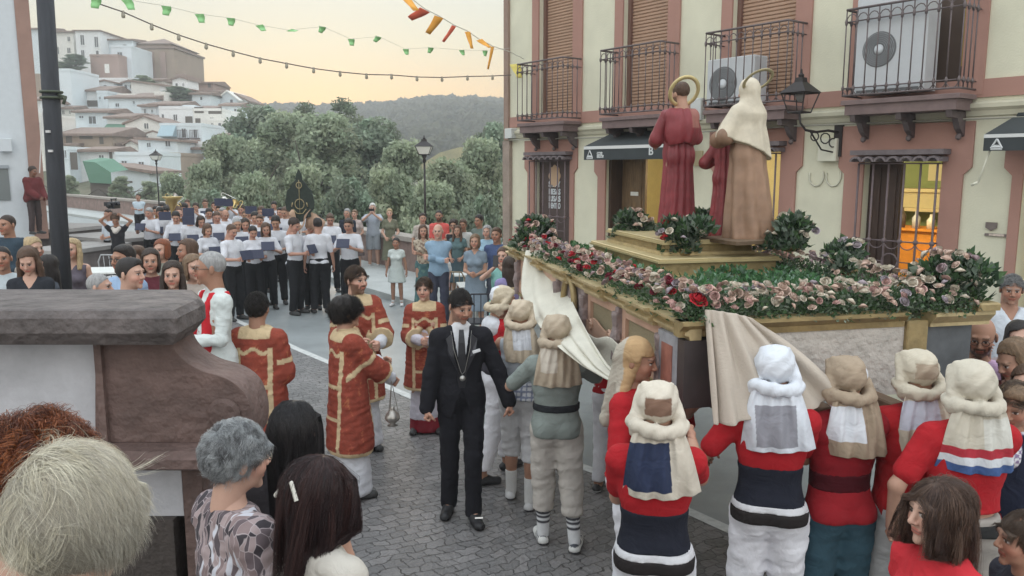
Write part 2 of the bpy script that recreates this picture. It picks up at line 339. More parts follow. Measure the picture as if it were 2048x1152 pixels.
# ================================================================ BIG STONE STAIR PARAPET with volute (foreground left)
YW = 3.02
sp = thing('stair_parapet', 'brown stone stair parapet with slab cap, plaster panel and scroll end', 'wall')
M_BST = mat('brown_stone', (.125, .082, .072), .75, var=.45, vscale=6, bump=.018, bscale=22)
M_CAPS = mat('cap_stone', (.10, .085, .082), .75, var=.55, vscale=9, bump=.03, bscale=14)
M_PLAS = mat('plaster_panel', (.46, .465, .49), .9, var=.18, vscale=5, bump=.006, bscale=25)
def W(px, py, Y=YW): p = P(px, py, Y); return (p.x, p.z)
zt = P(360, 621, 2.86).z
def capslab():
    f = [P(-420, 621, 2.86), P(352, 621, 2.86), P(415, 588, 3.20), P(400, 578, 3.42), P(-420, 578, 3.42)]
    poly = [(f[0].x, 2.86), (f[1].x, 2.86), (f[2].x, 3.17), (f[3].x, 3.40), (f[0].x, 3.42)]
    m = MB(); n = len(poly); nx = 60
    cxm, cym = sum(p[0] for p in poly)/n, 3.14
    rings = []
    for (ins, z) in ((.035, zt-.135), (.0, zt-.085), (0, zt-.03), (.02, zt-.004), (.035, zt)):
        rings.append([(x+(ins if x < cxm-1 else -ins)*1.0, y+(ins if y < cym else -ins), z) for x, y in poly])
    vs_ = [v for r_ in rings for v in r_]
    fs_ = [(k*n+i, k*n+(i+1) % n, (k+1)*n+(i+1) % n, (k+1)*n+i) for k in range(4) for i in range(n)]+[tuple(range(n-1, -1, -1)), tuple(4*n+i for i in range(n))]
    m.add(vs_, fs_); return m
capslab().build('cap_slab', M_CAPS, sp)
# carcass with volute outline (drawn in its own plane, 0.34 m thick)
out = [W(190, 655), W(345, 655), W(341, 672), W(350, 700), W(372, 724), W(405, 742), W(440, 752), W(468, 766), W(488, 785), W(500, 812), W(506, 842), W(503, 875), W(490, 895), W(470, 900), W(400, 885), W(270, 885), W(190, 885)]
def crom(pts, n=5):
    r_ = []
    for i in range(len(pts)-1):
        p0, p1, p2, p3 = [Vector(pts[max(0, min(len(pts)-1, i+q))]) for q in (-1, 0, 1, 2)]
        for j in range(n): t_ = j/n; r_.append(tuple(.5*((2*p1)+(p2-p0)*t_+(2*p0-5*p1+4*p2-p3)*t_*t_+(3*p1-p0-3*p2+p3)*t_**3)))
    return r_+[pts[-1]]
out = [out[0]]+crom(out[1:14])+out[14:]
MB().prism(out, 'y', YW, YW+.21).build('scroll', M_BST, sp); sc_ = bpy.data.objects['scroll']; bv = sc_.modifiers.new('b', 'BEVEL'); bv.width = .012; bv.segments = 3; bv.limit_method = 'ANGLE'; bv.angle_limit = R(60)
# rolled eye of the volute
ex, ez = W(448, 828); MB()
m = MB(); m.m = Matrix.Translation((ex, YW+.0, ez)) @ Matrix.Rotation(R(90), 4, 'X'); m.lathe([(.065, -.15), (.065, .006), (.05, .018), (.0, .02)], n=28); m.build('scroll_eye', M_BST, sp, smooth=False)
mb = MB()
x0, z0 = W(-430, 655); x1, z1 = W(190, 885); mb.box(x0, x1, YW+.06, YW+.36, z1-.3, z0+.02); mb.build('core', M_BST, sp)
mb = MB(); xa, za = W(-430, 840); xb, zb = W(190, 660); mb.box(xa, xb, YW+.035, YW+.06, za-.1, zb); mb.build('plaster_panel', M_PLAS, sp)
mb = MB(); a_, b2 = W(190, 655), W(222, 885); mb.box(a_[0], b2[0], YW-.025, YW, b2[1]-.06, a_[1]); mb.build('pilaster', M_BST, sp)
mb = MB(); a_, b2 = W(150, 885), W(402, 922)
mb.prism([(YW-.10, a_[1]), (YW-.14, a_[1]-.02), (YW-.14, b2[1]+.02), (YW-.10, b2[1]), (YW+.36, b2[1]), (YW+.36, a_[1]-.001)], 'x', a_[0]-1, b2[0]+.05); mb.build('ledge', M_BST, sp)
mb = MB(); a_, b2 = W(100, 922), W(364, 1036); mb.box(a_[0]-1, b2[0], YW+.02, YW+.3, b2[1], a_[1]); mb.build('plaster_panel', M_PLAS, sp)
mb = MB(); a_, b2 = W(364, 922), W(392, 1240); mb.box(a_[0], b2[0]+.06, YW-.01, YW+.34, -.1, a_[1]); mb.build('pilaster', M_BST, sp)
mb = MB(); a_, b2 = W(50, 1036), W(364, 1240); mb.box(a_[0]-1, b2[0]-.001, YW-.02, YW+.3, -.1, a_[1]); mb.build('plinth', mat('dark_stone', (.06, .05, .045), .9, var=.3, vscale=5, bump=.02), sp)
# steps below the onlookers
st = MB()
for k, (ya, yb, z) in enumerate(((-2, 1.35, .74), (1.35, 1.75, .56), (1.75, 2.12, .38), (2.12, 2.5, .2))): st.box(-3.6, -.28, ya, yb, -.05, z-.001*k)
o = st.build('stair', mat('step_stone', (.2, .19, .18), .85, var=.2, vscale=4)); o['kind'] = 'structure'
# ================================================================ RIGHT HOUSE (facade with balconies)
vx = -230; dirv = Vector((vx-1024, math.hypot(1600, 239), 0)).normalized(); U = -dirv
NIN = Vector((-U.y, U.x, 0))                       # into the building
Q0 = Vector((776/math.hypot(1600, 239)*9, 9, 0))
def FQ(px, py, off=0):
    """pixel -> (u, z) on the facade plane moved off metres towards the street"""
    r = ray(px, py); q = Q0-NIN*off; t = (q.dot(NIN))/(r.dot(NIN)); p = Vector((0, 0, CAMZ))+r*t; return (p-A0).dot(U), p.z
A0 = Vector((0, 0, 0)); u_, z_ = FQ(1018, 337); A0 = Q0+U*(u_-Q0.dot(U))
FROT = math.atan2(U.y, U.x)
hs = thing('corner_house', 'cream two storey house with pink window surrounds and iron balconies', 'house', A0, FROT)
M_CREAM = mat('cream_render', (.63, .615, .48), .92, var=.10, vscale=1.6, bump=.003, bscale=50)
M_PINK = mat('pink_render', (.365, .205, .165), .9, var=.07, vscale=2, bump=.002, bscale=60)
M_IRON = mat('iron', (.13, .105, .105), .55, metal=.3, var=.25, vscale=20)
M_DARKWOOD = mat('dark_wood', (.055, .032, .024), .6, var=.3, vscale=6, stretch=(8, 8, 1))
LEN = FQ(2300, 337)[0]; TOPZ = 7.6
ground_open = [('win', 1070, 1141, 316, 480), ('door', 1212, 1338, 318, 600), ('win', 1462, 1559, 300, 520), ('win', 1724, 1880, 318, 560), ('door', 2042, 2230, 310, 620)]
up_open = [(1079, 1147, 5, 215), (1246, 1335, -60, 205), (1462, 1588, -130, 180), (1728, 1925, -160, 165)]
opens = []
for kind, xa, xb, yt, yb in ground_open:
    ua = FQ(xa, 420)[0]; ub = FQ(xb, 420)[0]; zt_ = FQ((xa+xb)/2, yt)[1]; opens.append([kind, ua, ub, 0.0 if kind == 'door' else .95, zt_])
FLOORZ = FQ(1800, 200)[1]
for xa, xb, yt, yb in up_open:
    ua = FQ(xa, 150)[0]; ub = FQ(xb, 150)[0]; opens.append(['bal', ua, ub, FLOORZ+.02, FLOORZ+2.45])
# wall made of piers, spandrels around the openings
def wall_band(mb, z0, z1, ops, y0=0, y1=.42):
    ops = sorted(ops, key=lambda o: o[1]); x = 0
    for o in ops:
        mb.box(x, o[1], y0, y1, z0, z1)
        if o[3] > z0+.01: mb.box(o[1], o[2], y0, y1, z0, o[3])
        if o[4] < z1-.01: mb.box(o[1], o[2], y0, y1, o[4], z1)
        x = o[2]
    mb.box(x, LEN, y0, y1, z0, z1)
mb = MB(); wall_band(mb, 0, FLOORZ, [o for o in opens if o[0] != 'bal']); wall_band(mb, FLOORZ, TOPZ, [o for o in opens if o[0] == 'bal'])
mb.box(0, .42, .42, 8, 0, TOPZ); mb.box(.42, LEN, 7.6, 8, 0, TOPZ); mb.box(.42, LEN, .42, 7.6, FLOORZ-.35, FLOORZ-.1); mb.box(.42, LEN, .42, 7.6, TOPZ-.2, TOPZ-.01)
mb.build('wall', M_CREAM, hs)
MB().box(-.09, .035, -.05, .42, FLOORZ-.25, TOPZ).build('corner_strip', mat('corner_render', (.28, .2, .16), .9, var=.1), hs)
MB().box(-.1, .1, -.07, .42, 0, FLOORZ-.26).build('corner_pilaster', mat('corner_stone', (.30, .24, .20), .9, var=.3, vscale=4, bump=.01), hs)
def frame_pts(o, wpx): pass
# pink surrounds (each proud of the wall by 25 mm), flared head on the ground floor
surr = [(1055, 1152, 280), (1195, 1355, 280), (1425, 1598, 258), (1686, 1934, 248), (2020, 2260, 235)]
for (xa, xb, yt), o in zip(surr, [o for o in opens if o[0] != 'bal']):
    ua, ub = FQ(xa, 350)[0], FQ(xb, 350)[0]; zt_ = FQ((xa+xb)/2, yt)[1]; w = .10; mb = MB(); zf = zt_-.50
    for s_, e, oo in ((-1, ua, o[1]), (1, ub, o[2])):
        mb.prism([(oo, .45 if o[0] == 'win' else 0), (e-s_*.03, .45 if o[0] == 'win' else 0), (e-s_*.03, zf-.05), (e+s_*.05, zf+.03), (e+s_*.05, o[4]), (oo, o[4])], 'y', -.03, -.001)
    mb.box(ua-.05, ub+.05, -.03, -.001, o[4]+.0005, zt_)
    if o[0] == 'win': mb.box(o[1]+.0005, o[2]-.0005, -.029, -.001, .45, o[3])
    mb.build('window_surround', M_PINK, hs)
for o in [o for o in opens if o[0] == 'bal']:
    mb = MB(); w = .17; mb.box(o[1]-w, o[1], -.03, -.001, FLOORZ, o[4]+w); mb.box(o[2], o[2]+w*1.3, -.03, -.001, FLOORZ, o[4]+w); mb.box(o[1]+.0005, o[2]-.0005, -.03, -.001, o[4], o[4]+w)
    mb.build('window_surround', M_PINK, hs)
# string course: pink band under the balconies and a cream moulding
zb0, zb1 = FQ(1650, 215)[1], FQ(1650, 184)[1]
MB().box(.04, LEN, -.022, -.001, zb0, zb1).build('band', M_PINK, hs)
zm = FQ(1540, 236)[1]
mb = MB(); mb.prism([(-.001, zm-.10), (-.03, zm-.10), (-.045, zm-.05), (-.075, zm-.02), (-.075, zm+.02), (-.03, zm+.035), (-.001, zm+.05)], 'x', .04, LEN); mb.build('moulding', mat('moulding_render', (.50, .48, .37), .9, var=.15, vscale=3), hs)
mb = MB(); mb.tube([(.1, -.09, zm-.13), (LEN*.3, -.09, zm-.16), (LEN*.62, -.09, zm-.12), (LEN, -.09, zm-.14)], .012, 6); mb.build('cable', mat('cable_grey', (.3, .29, .24), .8), hs)
# blinds / doors of the upper windows
M_BLIND = mat('blind', (.40, .26, .18), .7, var=.1, vscale=2)
for i, o in enumerate([o for o in opens if o[0] == 'bal']):
    mb = MB(); z = o[3]
    if i < 3:
        while z < o[4]-.02: mb.prism([(.14, z), (.125, z+.012), (.125, z+.036), (.14, z+.046), (.16, z+.046), (.16, z)], 'x', o[1]+.06, o[2]-.06); z += .048
        mb.build('roller_blind', M_BLIND, hs)
        b_ = MB(); b_.box(o[1], o[1]+.06, .08, .2, o[3], o[4]); b_.box(o[2]-.06, o[2], .08, .2, o[3], o[4]); b_.build('window_frame', mat('frame_brown', (.16, .085, .065), .6), hs)
        MB().box(o[1], o[2], .2, .24, o[3], o[4]).build('backing', M_DARKWOOD, hs)
    else:
        mid = (o[1]+o[2])/2+.1
        mb.box(o[1]+.02, mid, .06, .1, o[3], o[4]); mb.build('white_door', mat('white_door', (.55, .56, .57), .5, var=.05), hs)
        MB().box(mid+.003, o[2], .16, .22, o[3], o[4]).build('roller_blind', mat('dark_opening', (.09, .06, .045), .7), hs)  # dark panel painted in for the open half of the window, no blind here
        MB().box(mid+.35, o[2]-.05, .13, .155, o[3]+.3, o[4]).build('window_frame', mat('ochre_frame', (.34, .22, .05), .6), hs)
# balconies
def balcony(ua, ub, dep=.42, h=.97):
    z0 = FLOORZ
    s = MB(); s.box(ua-.02, ub+.02, -dep, -.03, z0-.05, z0, .008); s.box(ua+.02, ub-.02, -dep+.03, -.03, z0-.16, z0-.0505)
    slab = s.build('balcony_slab', mat('balcony_slab', (.17, .12, .115), .7, var=.25, vscale=5), hs)
    n = 3
    for k in range(n):
        b = MB(); u = ua+.1+(ub-ua-.2)*k/(n-1)
        b.prism([(-.03, z0-.161), (-dep+.05, z0-.161), (-dep+.07, z0-.23), (-.22, z0-.24), (-.15, z0-.34), (-.03, z0-.42)], 'x', u-.03, u+.03)
        b.lathe([(.0, z0-.46), (.03, z0-.44), (.03, z0-.41), (.015, z0-.39)], u, -.1, 8)
        b.build('bracket', M_IRON, slab)
    r = MB(); path = [(ua, -.04), (ua, -dep), (ub, -dep), (ub, -.04)]
    for z, rr in ((z0+h, .014), (z0+h-.13, .008), (z0+.13, .008), (z0+.05, .012)): r.tube([(x, y, z) for x, y in path], rr, 6)
    def bal(x, y):
        r.tube([(x, y, z0+.05), (x, y, z0+h)], .007, 6)
        r.lathe([(.0, z0+.1), (.016, z0+.11), (.02, z0+.13), (.010, z0+.16), (.0, z0+.17)], x, y, 6); r.lathe([(.0, z0+h-.17), (.014, z0+h-.16), (.02, z0+h-.13), (.012, z0+h-.10), (0, z0+h-.09)], x, y, 6)
    nb = max(5, int((ub-ua)/.118)); sp_ = (ub-ua)/nb
    for k in range(nb+1): bal(ua+sp_*k, -dep)
    for k in (1, 2, 3): bal(ua, -dep+.1*k); bal(ub, -dep+.1*k)
    for k in range(nb):           # little arches between the balusters, top and bottom
        c = ua+sp_*(k+.5)
        for zc, sg in ((z0+h-.13, 1), (z0+.13, -1)):
            r.tube([(c+sp_*.5*math.cos(t), -dep, zc-sg*.002+sg*sp_*.55*math.sin(t)*1.2) for t in [math.pi*q/6 for q in range(7)]], .006, 5, caps=False)
    r.build('railing', M_IRON, slab, smooth=True)
bx = [(1035, 1165), (1200, 1358), (1408, 1610), (1684, 1952)]
for (xa, xb) in bx:
    ua, ub = FQ(xa, 200, .42)[0], FQ(xb, 200, 0)[0]; balcony(ua, ub-.0)
# grilles and interiors of the ground floor
M_GR = mat('grille_iron', (.15, .115, .12), .6, metal=.2, var=.2, vscale=20)
M_TILE = mat('grey_tile', (.16, .135, .14), .85, var=.3, vscale=10)
def hood(o, parent):
    mb = MB(); ua, ub, z = o[1]-.06, o[2]+.06, o[4]
    mb.box(ua, ub, -.16, -.031, z-.02, z+.02); n = 7; w = (ub-ua)/n
    for k in range(n):
        c = ua+w*(k+.5); pts = [(c+w*.5*math.cos(t), z-.03+w*.42*math.sin(t)) for t in [math.pi*q/8 for q in range(9)]]
        inn = [(c+w*.34*math.cos(t), z-.03+w*.27*math.sin(t)) for t in [math.pi*q/8 for q in range(8, -1, -1)]]
        mb.prism(pts+inn, 'y', -.24, -.03)
    mb.box(ua-.02, ub+.02, -.2, -.031, z+.045, z+.10)
    return mb.build('tile_hood', M_TILE, parent)
def grille(o, dep=.13):
    ua, ub, z0, z1 = o[1], o[2], o[3], o[4]-.05; mb = MB(); n = 5 if ub-ua > .8 else 4
    for k in range(n+1):
        u = ua+(ub-ua)*k/n; mb.tube([(u, -dep, z0), (u, -dep, z1)], .012, 6)
        for z in (z0+.5, z0+.95): mb.lathe([(0, z-.03), (.024, z-.02), (.028, z), (.024, z+.02), (0, z+.03)], u, -dep, 8)
    for z in (z0, z0+.5, z0+.95, z1): mb.tube([(ua, -.02, z), (ua, -dep, z), (ub, -dep, z), (ub, -.02, z)], .009, 6)
    w = (ub-ua)/n
    for k in range(n):
        c = ua+w*(k+.5)
        mb.tube([(c+w*.5*math.cos(t), -dep, z0+.95-w*.5*math.sin(t)) for t in [math.pi*q/8 for q in range(9)]], .007, 5)
        mb.tube([(c+w*.5*math.cos(t), -dep, z0+.28+w*.5*math.sin(t)) for t in [math.pi*q/8 for q in range(9)]], .007, 5)
    for c in ((ua+ub)/2-.01,):
        mb.tube([(c+.09*math.cos(t), -dep-.003, z0+.72+.09*math.sin(t)) for t in [math.pi*q/8 for q in range(17)]], .009, 6)
        mb.tube([(ua, -dep, z0+.72), (c-.09, -dep, z0+.72)], .007, 5); mb.tube([(c+.09, -dep, z0+.72), (ub, -dep, z0+.72)], .007, 5)
    mb.build('window_grille', M_GR, hs, smooth=True)
go = [o for o in opens if o[0] != 'bal']
for i in (0, 2, 3): hood(go[i], hs); grille(go[i])
# left window: closed dark shutters with poster
MB().box(go[0][1], go[0][2], .10, .14, go[0][3], go[0][4]).build('shutter', mat('shutter_wood', (.085, .06, .055), .7, var=.2, vscale=8), hs)
# W3 shutter leaf (left half), open interior at right
o = go[3]; mid = o[1]+(o[2]-o[1])*.42
mb = MB(); mb.box(o[1], mid, .12, .16, o[3], o[4]); 
for k in range(2): mb.box(o[1]+.04+k*(mid-o[1])/2, o[1]-.04+(k+1)*(mid-o[1])/2, .10, .1195, o[3]+.1, o[4]-.1)
mb.build('shutter', M_DARKWOOD, hs)
o1 = go[1]; mid1 = o1[1]+(o1[2]-o1[1])*.42
MB().box(o1[1]+.003, o1[1]+.05, .05, .4, 0, o1[4]-.002).build('door_frame', M_DARKWOOD, hs)
mb = MB(); mb.box(o1[1]+.05, mid1, .30, .345, .02, o1[4])
for z in (.3, 1.2, 2.1): mb.box(o1[1]+.12, mid1-.07, .285, .2995, z, z+.7)
mb.build('door', mat('worn_wood', (.16, .10, .05), .6, var=.5, vscale=5, stretch=(9, 9, .8)), hs)
mb = MB(); mb.box(mid1-.28, mid1-.12, .27, .284, 2.28, 2.34); mb.build('letter_plate', mat('bright_plate', (.7, .7, .65), .4), hs)
# lit bar room behind (wall, ceiling and floor of its own) with furniture
def room(ua, ub, d, walls, floorc, back):
    m = MB(); y0 = .43
    m.box(ua-.05, ua, y0, d, .02, 3.0); m.box(ub, ub+.05, y0, d, .02, 3.0); m.box(ua, ub, y0, d, 2.92, 3.0)
    m.build('room_wall', walls, hs); MB().box(ua, ub, y0, d, -.02, .02).build('room_floor', floorc, hs)
    MB().box(ua-.05, ub+.05, d, d+.05, .02, 3.0).build('back_wall', back, hs)
M_GREENW = mat('green_paint', (.30, .36, .14), .8, var=.08); M_YELW = mat('yellow_paint', (.60, .52, .30), .8, var=.08); M_ORW = mat('orange_paint', (.65, .25, .03), .8, var=.15)
room(go[1][1]-.6, go[1][2]+.35, 2.2, M_YELW, mat('room_floor', (.2, .15, .1), .6), M_YELW)
room(go[1][2]+.45, go[3][2]+1.4, 3.4, M_YELW, MATS['room_floor'], M_GREENW)
def lamp(name, u, y, z, e, c, r=.12):
    d = bpy.data.lights.new(name, 'POINT'); d.energy = e; d.color = c; d.shadow_soft_size = r; l = bpy.data.objects.new(name, d); COL.objects.link(l); l.parent = hs; l.location = (u, y, z)
lamp('room_lamp', go[1][2]-.1, 1.1, 2.6, 10, (1, .88, .60)); lamp('room_lamp', (go[3][1]+go[3][2])/2-.55, 1.2, 2.7, 22, (1, .88, .60)); lamp('room_lamp', go[2][2]-.2, 1.7, 2.6, 8, (1, .88, .60))
# wall beam + counter, picture, orange cabinet seen through W3 and W2
uc = (go[3][1]+go[3][2])/2
mb = MB(); mb.box(go[2][1]-.25, go[3][2]+1.3, 2.9, 3.39, 2.36, 2.41); mb.box(go[2][1]-.25, go[3][2]+1.3, 3.0, 3.39, 2.13, 2.359); mb.box(go[2][1]-.25, go[3][2]+1.3, 2.9, 3.39, 2.08, 2.129); mb.build('shelf_beam', M_YELW, hs)
mb = MB(); mb.box(uc-1.28, uc-.78, 3.36, 3.395, 2.52, 2.76); mb.build('picture', mat('picture_pale', (.7, .62, .38), .7), hs)
mb = MB(); mb.box(uc-1.5, uc-.2, 2.2, 2.8, .02, 1.85, .01); mb.box(uc-1.3, uc-.25, 2.16, 2.199, 1.2, 1.6); mb.box(uc-1.55, uc-.15, 2.15, 2.85, 1.851, 1.88); mb.build('bar_counter', M_ORW, hs)
for k, (du, hh, c) in enumerate(((.35, .22, (.6, .4, .05)), (.55, .28, (.1, .07, .05)), (.75, .24, (.5, .5, .5)), (.95, .2, (.65, .6, .5)), (1.1, .3, (.12, .1, .08)), (1.25, .22, (.7, .5, .1)))):
    m = MB(); m.lathe([(.05, 1.881), (.055, 1.881+hh*.6), (.02, 1.881+hh*.8), (.02, 1.881+hh)], uc+du-1.65, 2.3, 10); tag(m.build('bottle', mat('bottle%d' % k, c, .3), hs, smooth=True)); 
# wall plaques, meters, pipes
def uvz(px, py, off=0): return FQ(px, py, off)
a1 = uvz(1645, 278); a2 = uvz(1680, 322); MB().box(a1[0], a2[0], -.10, -.001, a2[1], a1[1], .01).build('meter_box', mat('box_cream', (.62, .61, .50), .7), hs)
a1 = uvz(1023, 252); a2 = uvz(1040, 272); MB().box(.045, .25, -.14, -.001, zm-.1, zm+.07, .01).build('junction_box', mat('box_white', (.55, .57, .55), .7), hs)
a1 = uvz(1392, 198); a2 = uvz(1412, 240); MB().box(a1[0], a2[0], -.12, -.03, a2[1], a1[1], .01).build('alarm_box', MATS['box_white'], hs)
a1 = uvz(1392, 302); a2 = uvz(1406, 332); MB().box(a1[0], a2[0], -.03, -.001, a2[1], a1[1]).build('menu_plaque', mat('plaque_tan', (.42, .36, .22), .7), hs)
mb = MB()
for cxp in (1634, 1668):
    c = uvz(cxp, 352); pts = [(c[0]+.095*math.cos(t), -.012, c[1]+.12*math.sin(t)) for t in [math.pi*.9+math.pi*1.25*q/12 for q in range(13)]]; mb.tube(pts, .010, 6)
mb.build('pipe_hook', mat('box_cream2', (.55, .54, .44), .7), hs, smooth=True)
a1 = uvz(1973, 444); a2 = uvz(1994, 462); mb = MB(); mb.prism([(a1[0], a1[1]), (a2[0], a1[1]), (a2[0], a2[1]+.03), ((a1[0]+a2[0])/2, a2[1]), (a1[0], a2[1]+.03)], 'y', -.02, -.001); mb.build('shield_plaque', mat('plaque_dark', (.16, .13, .12), .6, var=.3, vscale=30), hs)
a1 = uvz(1971, 466); a2 = uvz(2018, 474); MB().box(a1[0], a2[0], -.02, -.001, a2[1], a1[1]).build('name_plaque', MATS['plaque_dark'], hs)
b1 = uvz(1980, 467); b2_ = uvz(2010, 473); MB().box(b1[0], b2_[0], -.024, -.0201, b2_[1], b1[1]).build('plaque_lettering', mat('plaque_text', (.5, .42, .36), .7, var=.5, vscale=60), hs)
# poster in the left window: orange flower shape and pale words
po = MB(); c = uvz(1101, 352); cz = c[1]
pts = []
for k in range(40):
    t = math.pi*2*k/40; rr = .135*(1+.22*abs(math.cos(4*t))); pts.append((c[0]+rr*math.cos(t)*.92, cz+rr*math.sin(t)*1.15))
po.prism(pts, 'y', .085, .0995); po.build('flower_sticker', mat('peach_sticker', (.55, .38, .25), .7), hs)
for k, (wd, yy) in enumerate((('SI HAY', 368), ('MESAS', 383), ('RISAS', 397), ('DENTRO', 411))):
    me = text_mesh(wd, .115, .003, .004); me.materials.append(mat('pale_letters', (.62, .66, .68), .7)); t = link('window_lettering', me, hs); q = uvz(1101, yy)
    bw = max(v.co.x for v in me.vertices)-min(v.co.x for v in me.vertices); s_ = .30/bw; t.scale = (s_, 1.15, 1); t.rotation_euler = (math.pi/2, 0, 0); t.location = (q[0]-.15, .09, q[1]-.05)
# awnings
def awning(px0, px1, label, texts):
    u0 = FQ(px0, 300, .5)[0]; u1 = FQ(px1, 300, .5)[0]
    zt_, zl = FQ((px0+px1)/2, 276 if px0 < 1900 else 242, .1)[1], 0
    aw = thing('awning', label, 'awning', A0, FROT, None)
    D = .5; z3 = FQ(px0, 300 if px0 < 1900 else 276, D)[1]; z2 = z3+.10; z4 = FQ(px0, 320 if px0 < 1900 else 302, D)[1]
    M_AW = mat('awning_black', (.035, .042, .045), .8, var=.15, vscale=6); ML = mat('awning_white', (.6, .61, .6), .8)
    z3w = FQ(px0, 293 if px0 < 1900 else 269, D)[1]; z3b = FQ(px0, 299 if px0 < 1900 else 276, D)[1]
    zr = z3w+.20
    m = MB(); m.add([(u0+.1, -.035, zr), (u1, -.035, zr), (u1, -D, z3w), (u0, -D, z3w), (u0+.1, -.035, zr-.012), (u1, -.035, zr-.012), (u1, -D+.01, z3w-.012), (u0, -D+.01, z3w-.012)], [(0, 1, 2, 3), (7, 6, 5, 4), (0, 3, 7, 4)])
    m.box(u0, u1, -D, -D+.012, z4, z3b-.0005); m.box(u0, u0+.01, -D+.013, -.03, z4+.02, z3w-.03); m.build('canopy', M_AW, aw)
    MB().box(u0-.001, u1+.001, -D-.004, -D+.016, z3b, z3w-.0005).build('white_stripe', ML, aw)
    m = MB(); m.tube([(u0+.12, -.06, zr-.02), (u1, -.06, zr-.02)], .04, 10); m.build('roller', M_AW, aw, smooth=True)
    L_ = mat('awning_letters', (.55, .57, .57), .7); hgt = (z3b-z4); ul = u0+.07
    t = MB(); s1 = hgt*.8; y = -D-.006
    def seg(p, q, w): t.tube([(ul+p[0]*s1, y, z4+hgt*.1+p[1]*s1), (ul+q[0]*s1, y, z4+hgt*.1+q[1]*s1)], w, 4)
    seg((0, .12), (.5, 1), .009); seg((.5, 1), (1.0, .12), .009); seg((.12, .22), (.88, .22), .012); seg((0, .02), (1.0, .02), .009); seg((.26, .36), (.74, .36), .007); t.build('triangle_logo', L_, aw)
    for body, size, du, dz in texts:
        me = text_mesh(body, size, .002, .003); me.materials.append(L_); tt = link('awning_lettering', me, aw); tt.rotation_euler = (math.pi/2, 0, 0); tt.location = (ul+du, -D-.006, z4+dz)
    return aw, u0, z4, D
awning(1168, 1345, 'black awning over the bar doorway with B lettering and white stripe', [('COR\nEGOR', .055, .22, .075), ('B', .16, 1.25, .06)])
aw, u0, z4, D = awning(1966, 2200, 'black awning at the right edge of the facade with a white triangle', [('COR\nEGOR', .07, .30, .085)])
m = MB(); m.tube([(u0+.05, -D+.1, z4+.1), (u0-.02, -.5, z4-.3)], .010, 6); m.tube([(u0-.02, -.5, z4-.3), (u0-.08, -.5, z4-.33)], .014, 6); m.build('crank', MATS['box_cream'], aw, smooth=True)
# air conditioners standing on the balconies
def aircon(px0, px1, label, w, h, facing=0):
    u0 = FQ(px0, 150, .3)[0]; ac = thing('air_conditioner', label, 'air conditioner', A0+U*u0-NIN*.36+Vector((0, 0, FLOORZ+.06)), FROT)
    MA = mat('ac_white', (.52, .54, .56), .5, var=.05)
    MB().box(0, w, 0, .28, 0, h, .012).build('casing', MA, ac)
    m = MB(); cx_, cz_, r = w*.36, h*.45, min(w*.30, h*.40)*(.8 if h > .9 else 1); m.m = Matrix.Translation((cx_, -.004, cz_)) @ Matrix.Rotation(R(90), 4, 'X')
    m.lathe([(r, -.003), (r, .0), (r*.9, .004), (0, .004)], n=32); m.build('fan_opening', mat('fan_dark', (.13, .135, .14), .6), ac)
    m = MB(); m.m = Matrix.Translation((cx_, -.010, cz_)) @ Matrix.Rotation(R(90), 4, 'X'); m.lathe([(r*.28, -.002), (r*.26, .008), (0, .01)], n=20)
    for rr in (.4, .5, .6, .7, .8, .9): m.tube([(r*rr*math.cos(t), r*rr*math.sin(t), .004) for t in [2*math.pi*q/24 for q in range(25)]], .0016, 4)
    m.build('fan_grille', MA, ac, smooth=True)
    m = MB(); m.box(.05, w-.05, -.006, -.001, .012, .04); m.build('base_slot', MATS['fan_dark'], ac); return ac
aircon(1420, 1530, 'white air conditioner with visible fan on the third balcony', .72, .58)
aircon(1712, 1862, 'large white air conditioner with dark round fan on the rightmost balcony', .78, 1.02)
# wall lantern
c = FQ(1600, 200, .55); wl_ = thing('wall_lantern', 'black iron lantern on a scrolled bracket fixed to the cream facade', 'lantern', A0+U*c[0]-NIN*.55+Vector((0, 0, c[1])), FROT)
M_LI = mat('lantern_iron', (.035, .03, .03), .55, metal=.4)
def lantern(parent, h=.42, w=.17, glass=None):
    m = MB(); zt_ = h*.5; zb_ = -h*.28
    n4 = [(1, 1), (-1, 1), (-1, -1), (1, -1)]
    m.add([(x*w*1.12, y*w*1.12, zt_-.17) for x, y in n4]+[(x*w*.35, y*w*.35, zt_-.05) for x, y in n4]+[(x*w*.3, y*w*.3, zt_) for x, y in n4], [(3, 2, 1, 0)]+[(k*4+i, k*4+(i+1) % 4, k*4+4+(i+1) % 4, k*4+4+i) for k in (0, 1) for i in range(4)]+[(8, 9, 10, 11)])
    m.lathe([(.03, zt_), (.035, zt_+.03), (.015, zt_+.05), (.012, zt_+.09), (0, zt_+.1)], n=8)
    for x, y in n4: m.tube([(x*w, y*w, zt_-.17), (x*w*.6, y*w*.6, zb_)], .008, 5)
    for z, k in ((zb_, .6), (zt_-.172, 1.0)): m.tube([(x*w*k, y*w*k, z) for x, y in n4+[n4[0]]], .010, 5)
    m.build('lantern_cage', M_LI, parent)
    if glass:
        g = MB(); g.add([(x*w*.97, y*w*.97, zt_-.175) for x, y in n4]+[(x*w*.57, y*w*.57, zb_) for x, y in n4], [(0, 1, 2, 3), (7, 6, 5, 4)]+[(i, (i+1) % 4, 4+(i+1) % 4, 4+i) for i in range(4)]); g.build('lantern_glass', glass, parent)
    return zb_
zb_ = lantern(wl_, .5, .15)
m = MB(); m.tube([(0, 0, zb_), (.02, 0, zb_-.12), (.06, .05, zb_-.2)], .012, 6); m.tube([(.06, .05, zb_-.2), (.1, .2, zb_-.22), (.16, .35, zb_-.2), (.2, .52, zb_-.22)], .016, 6)
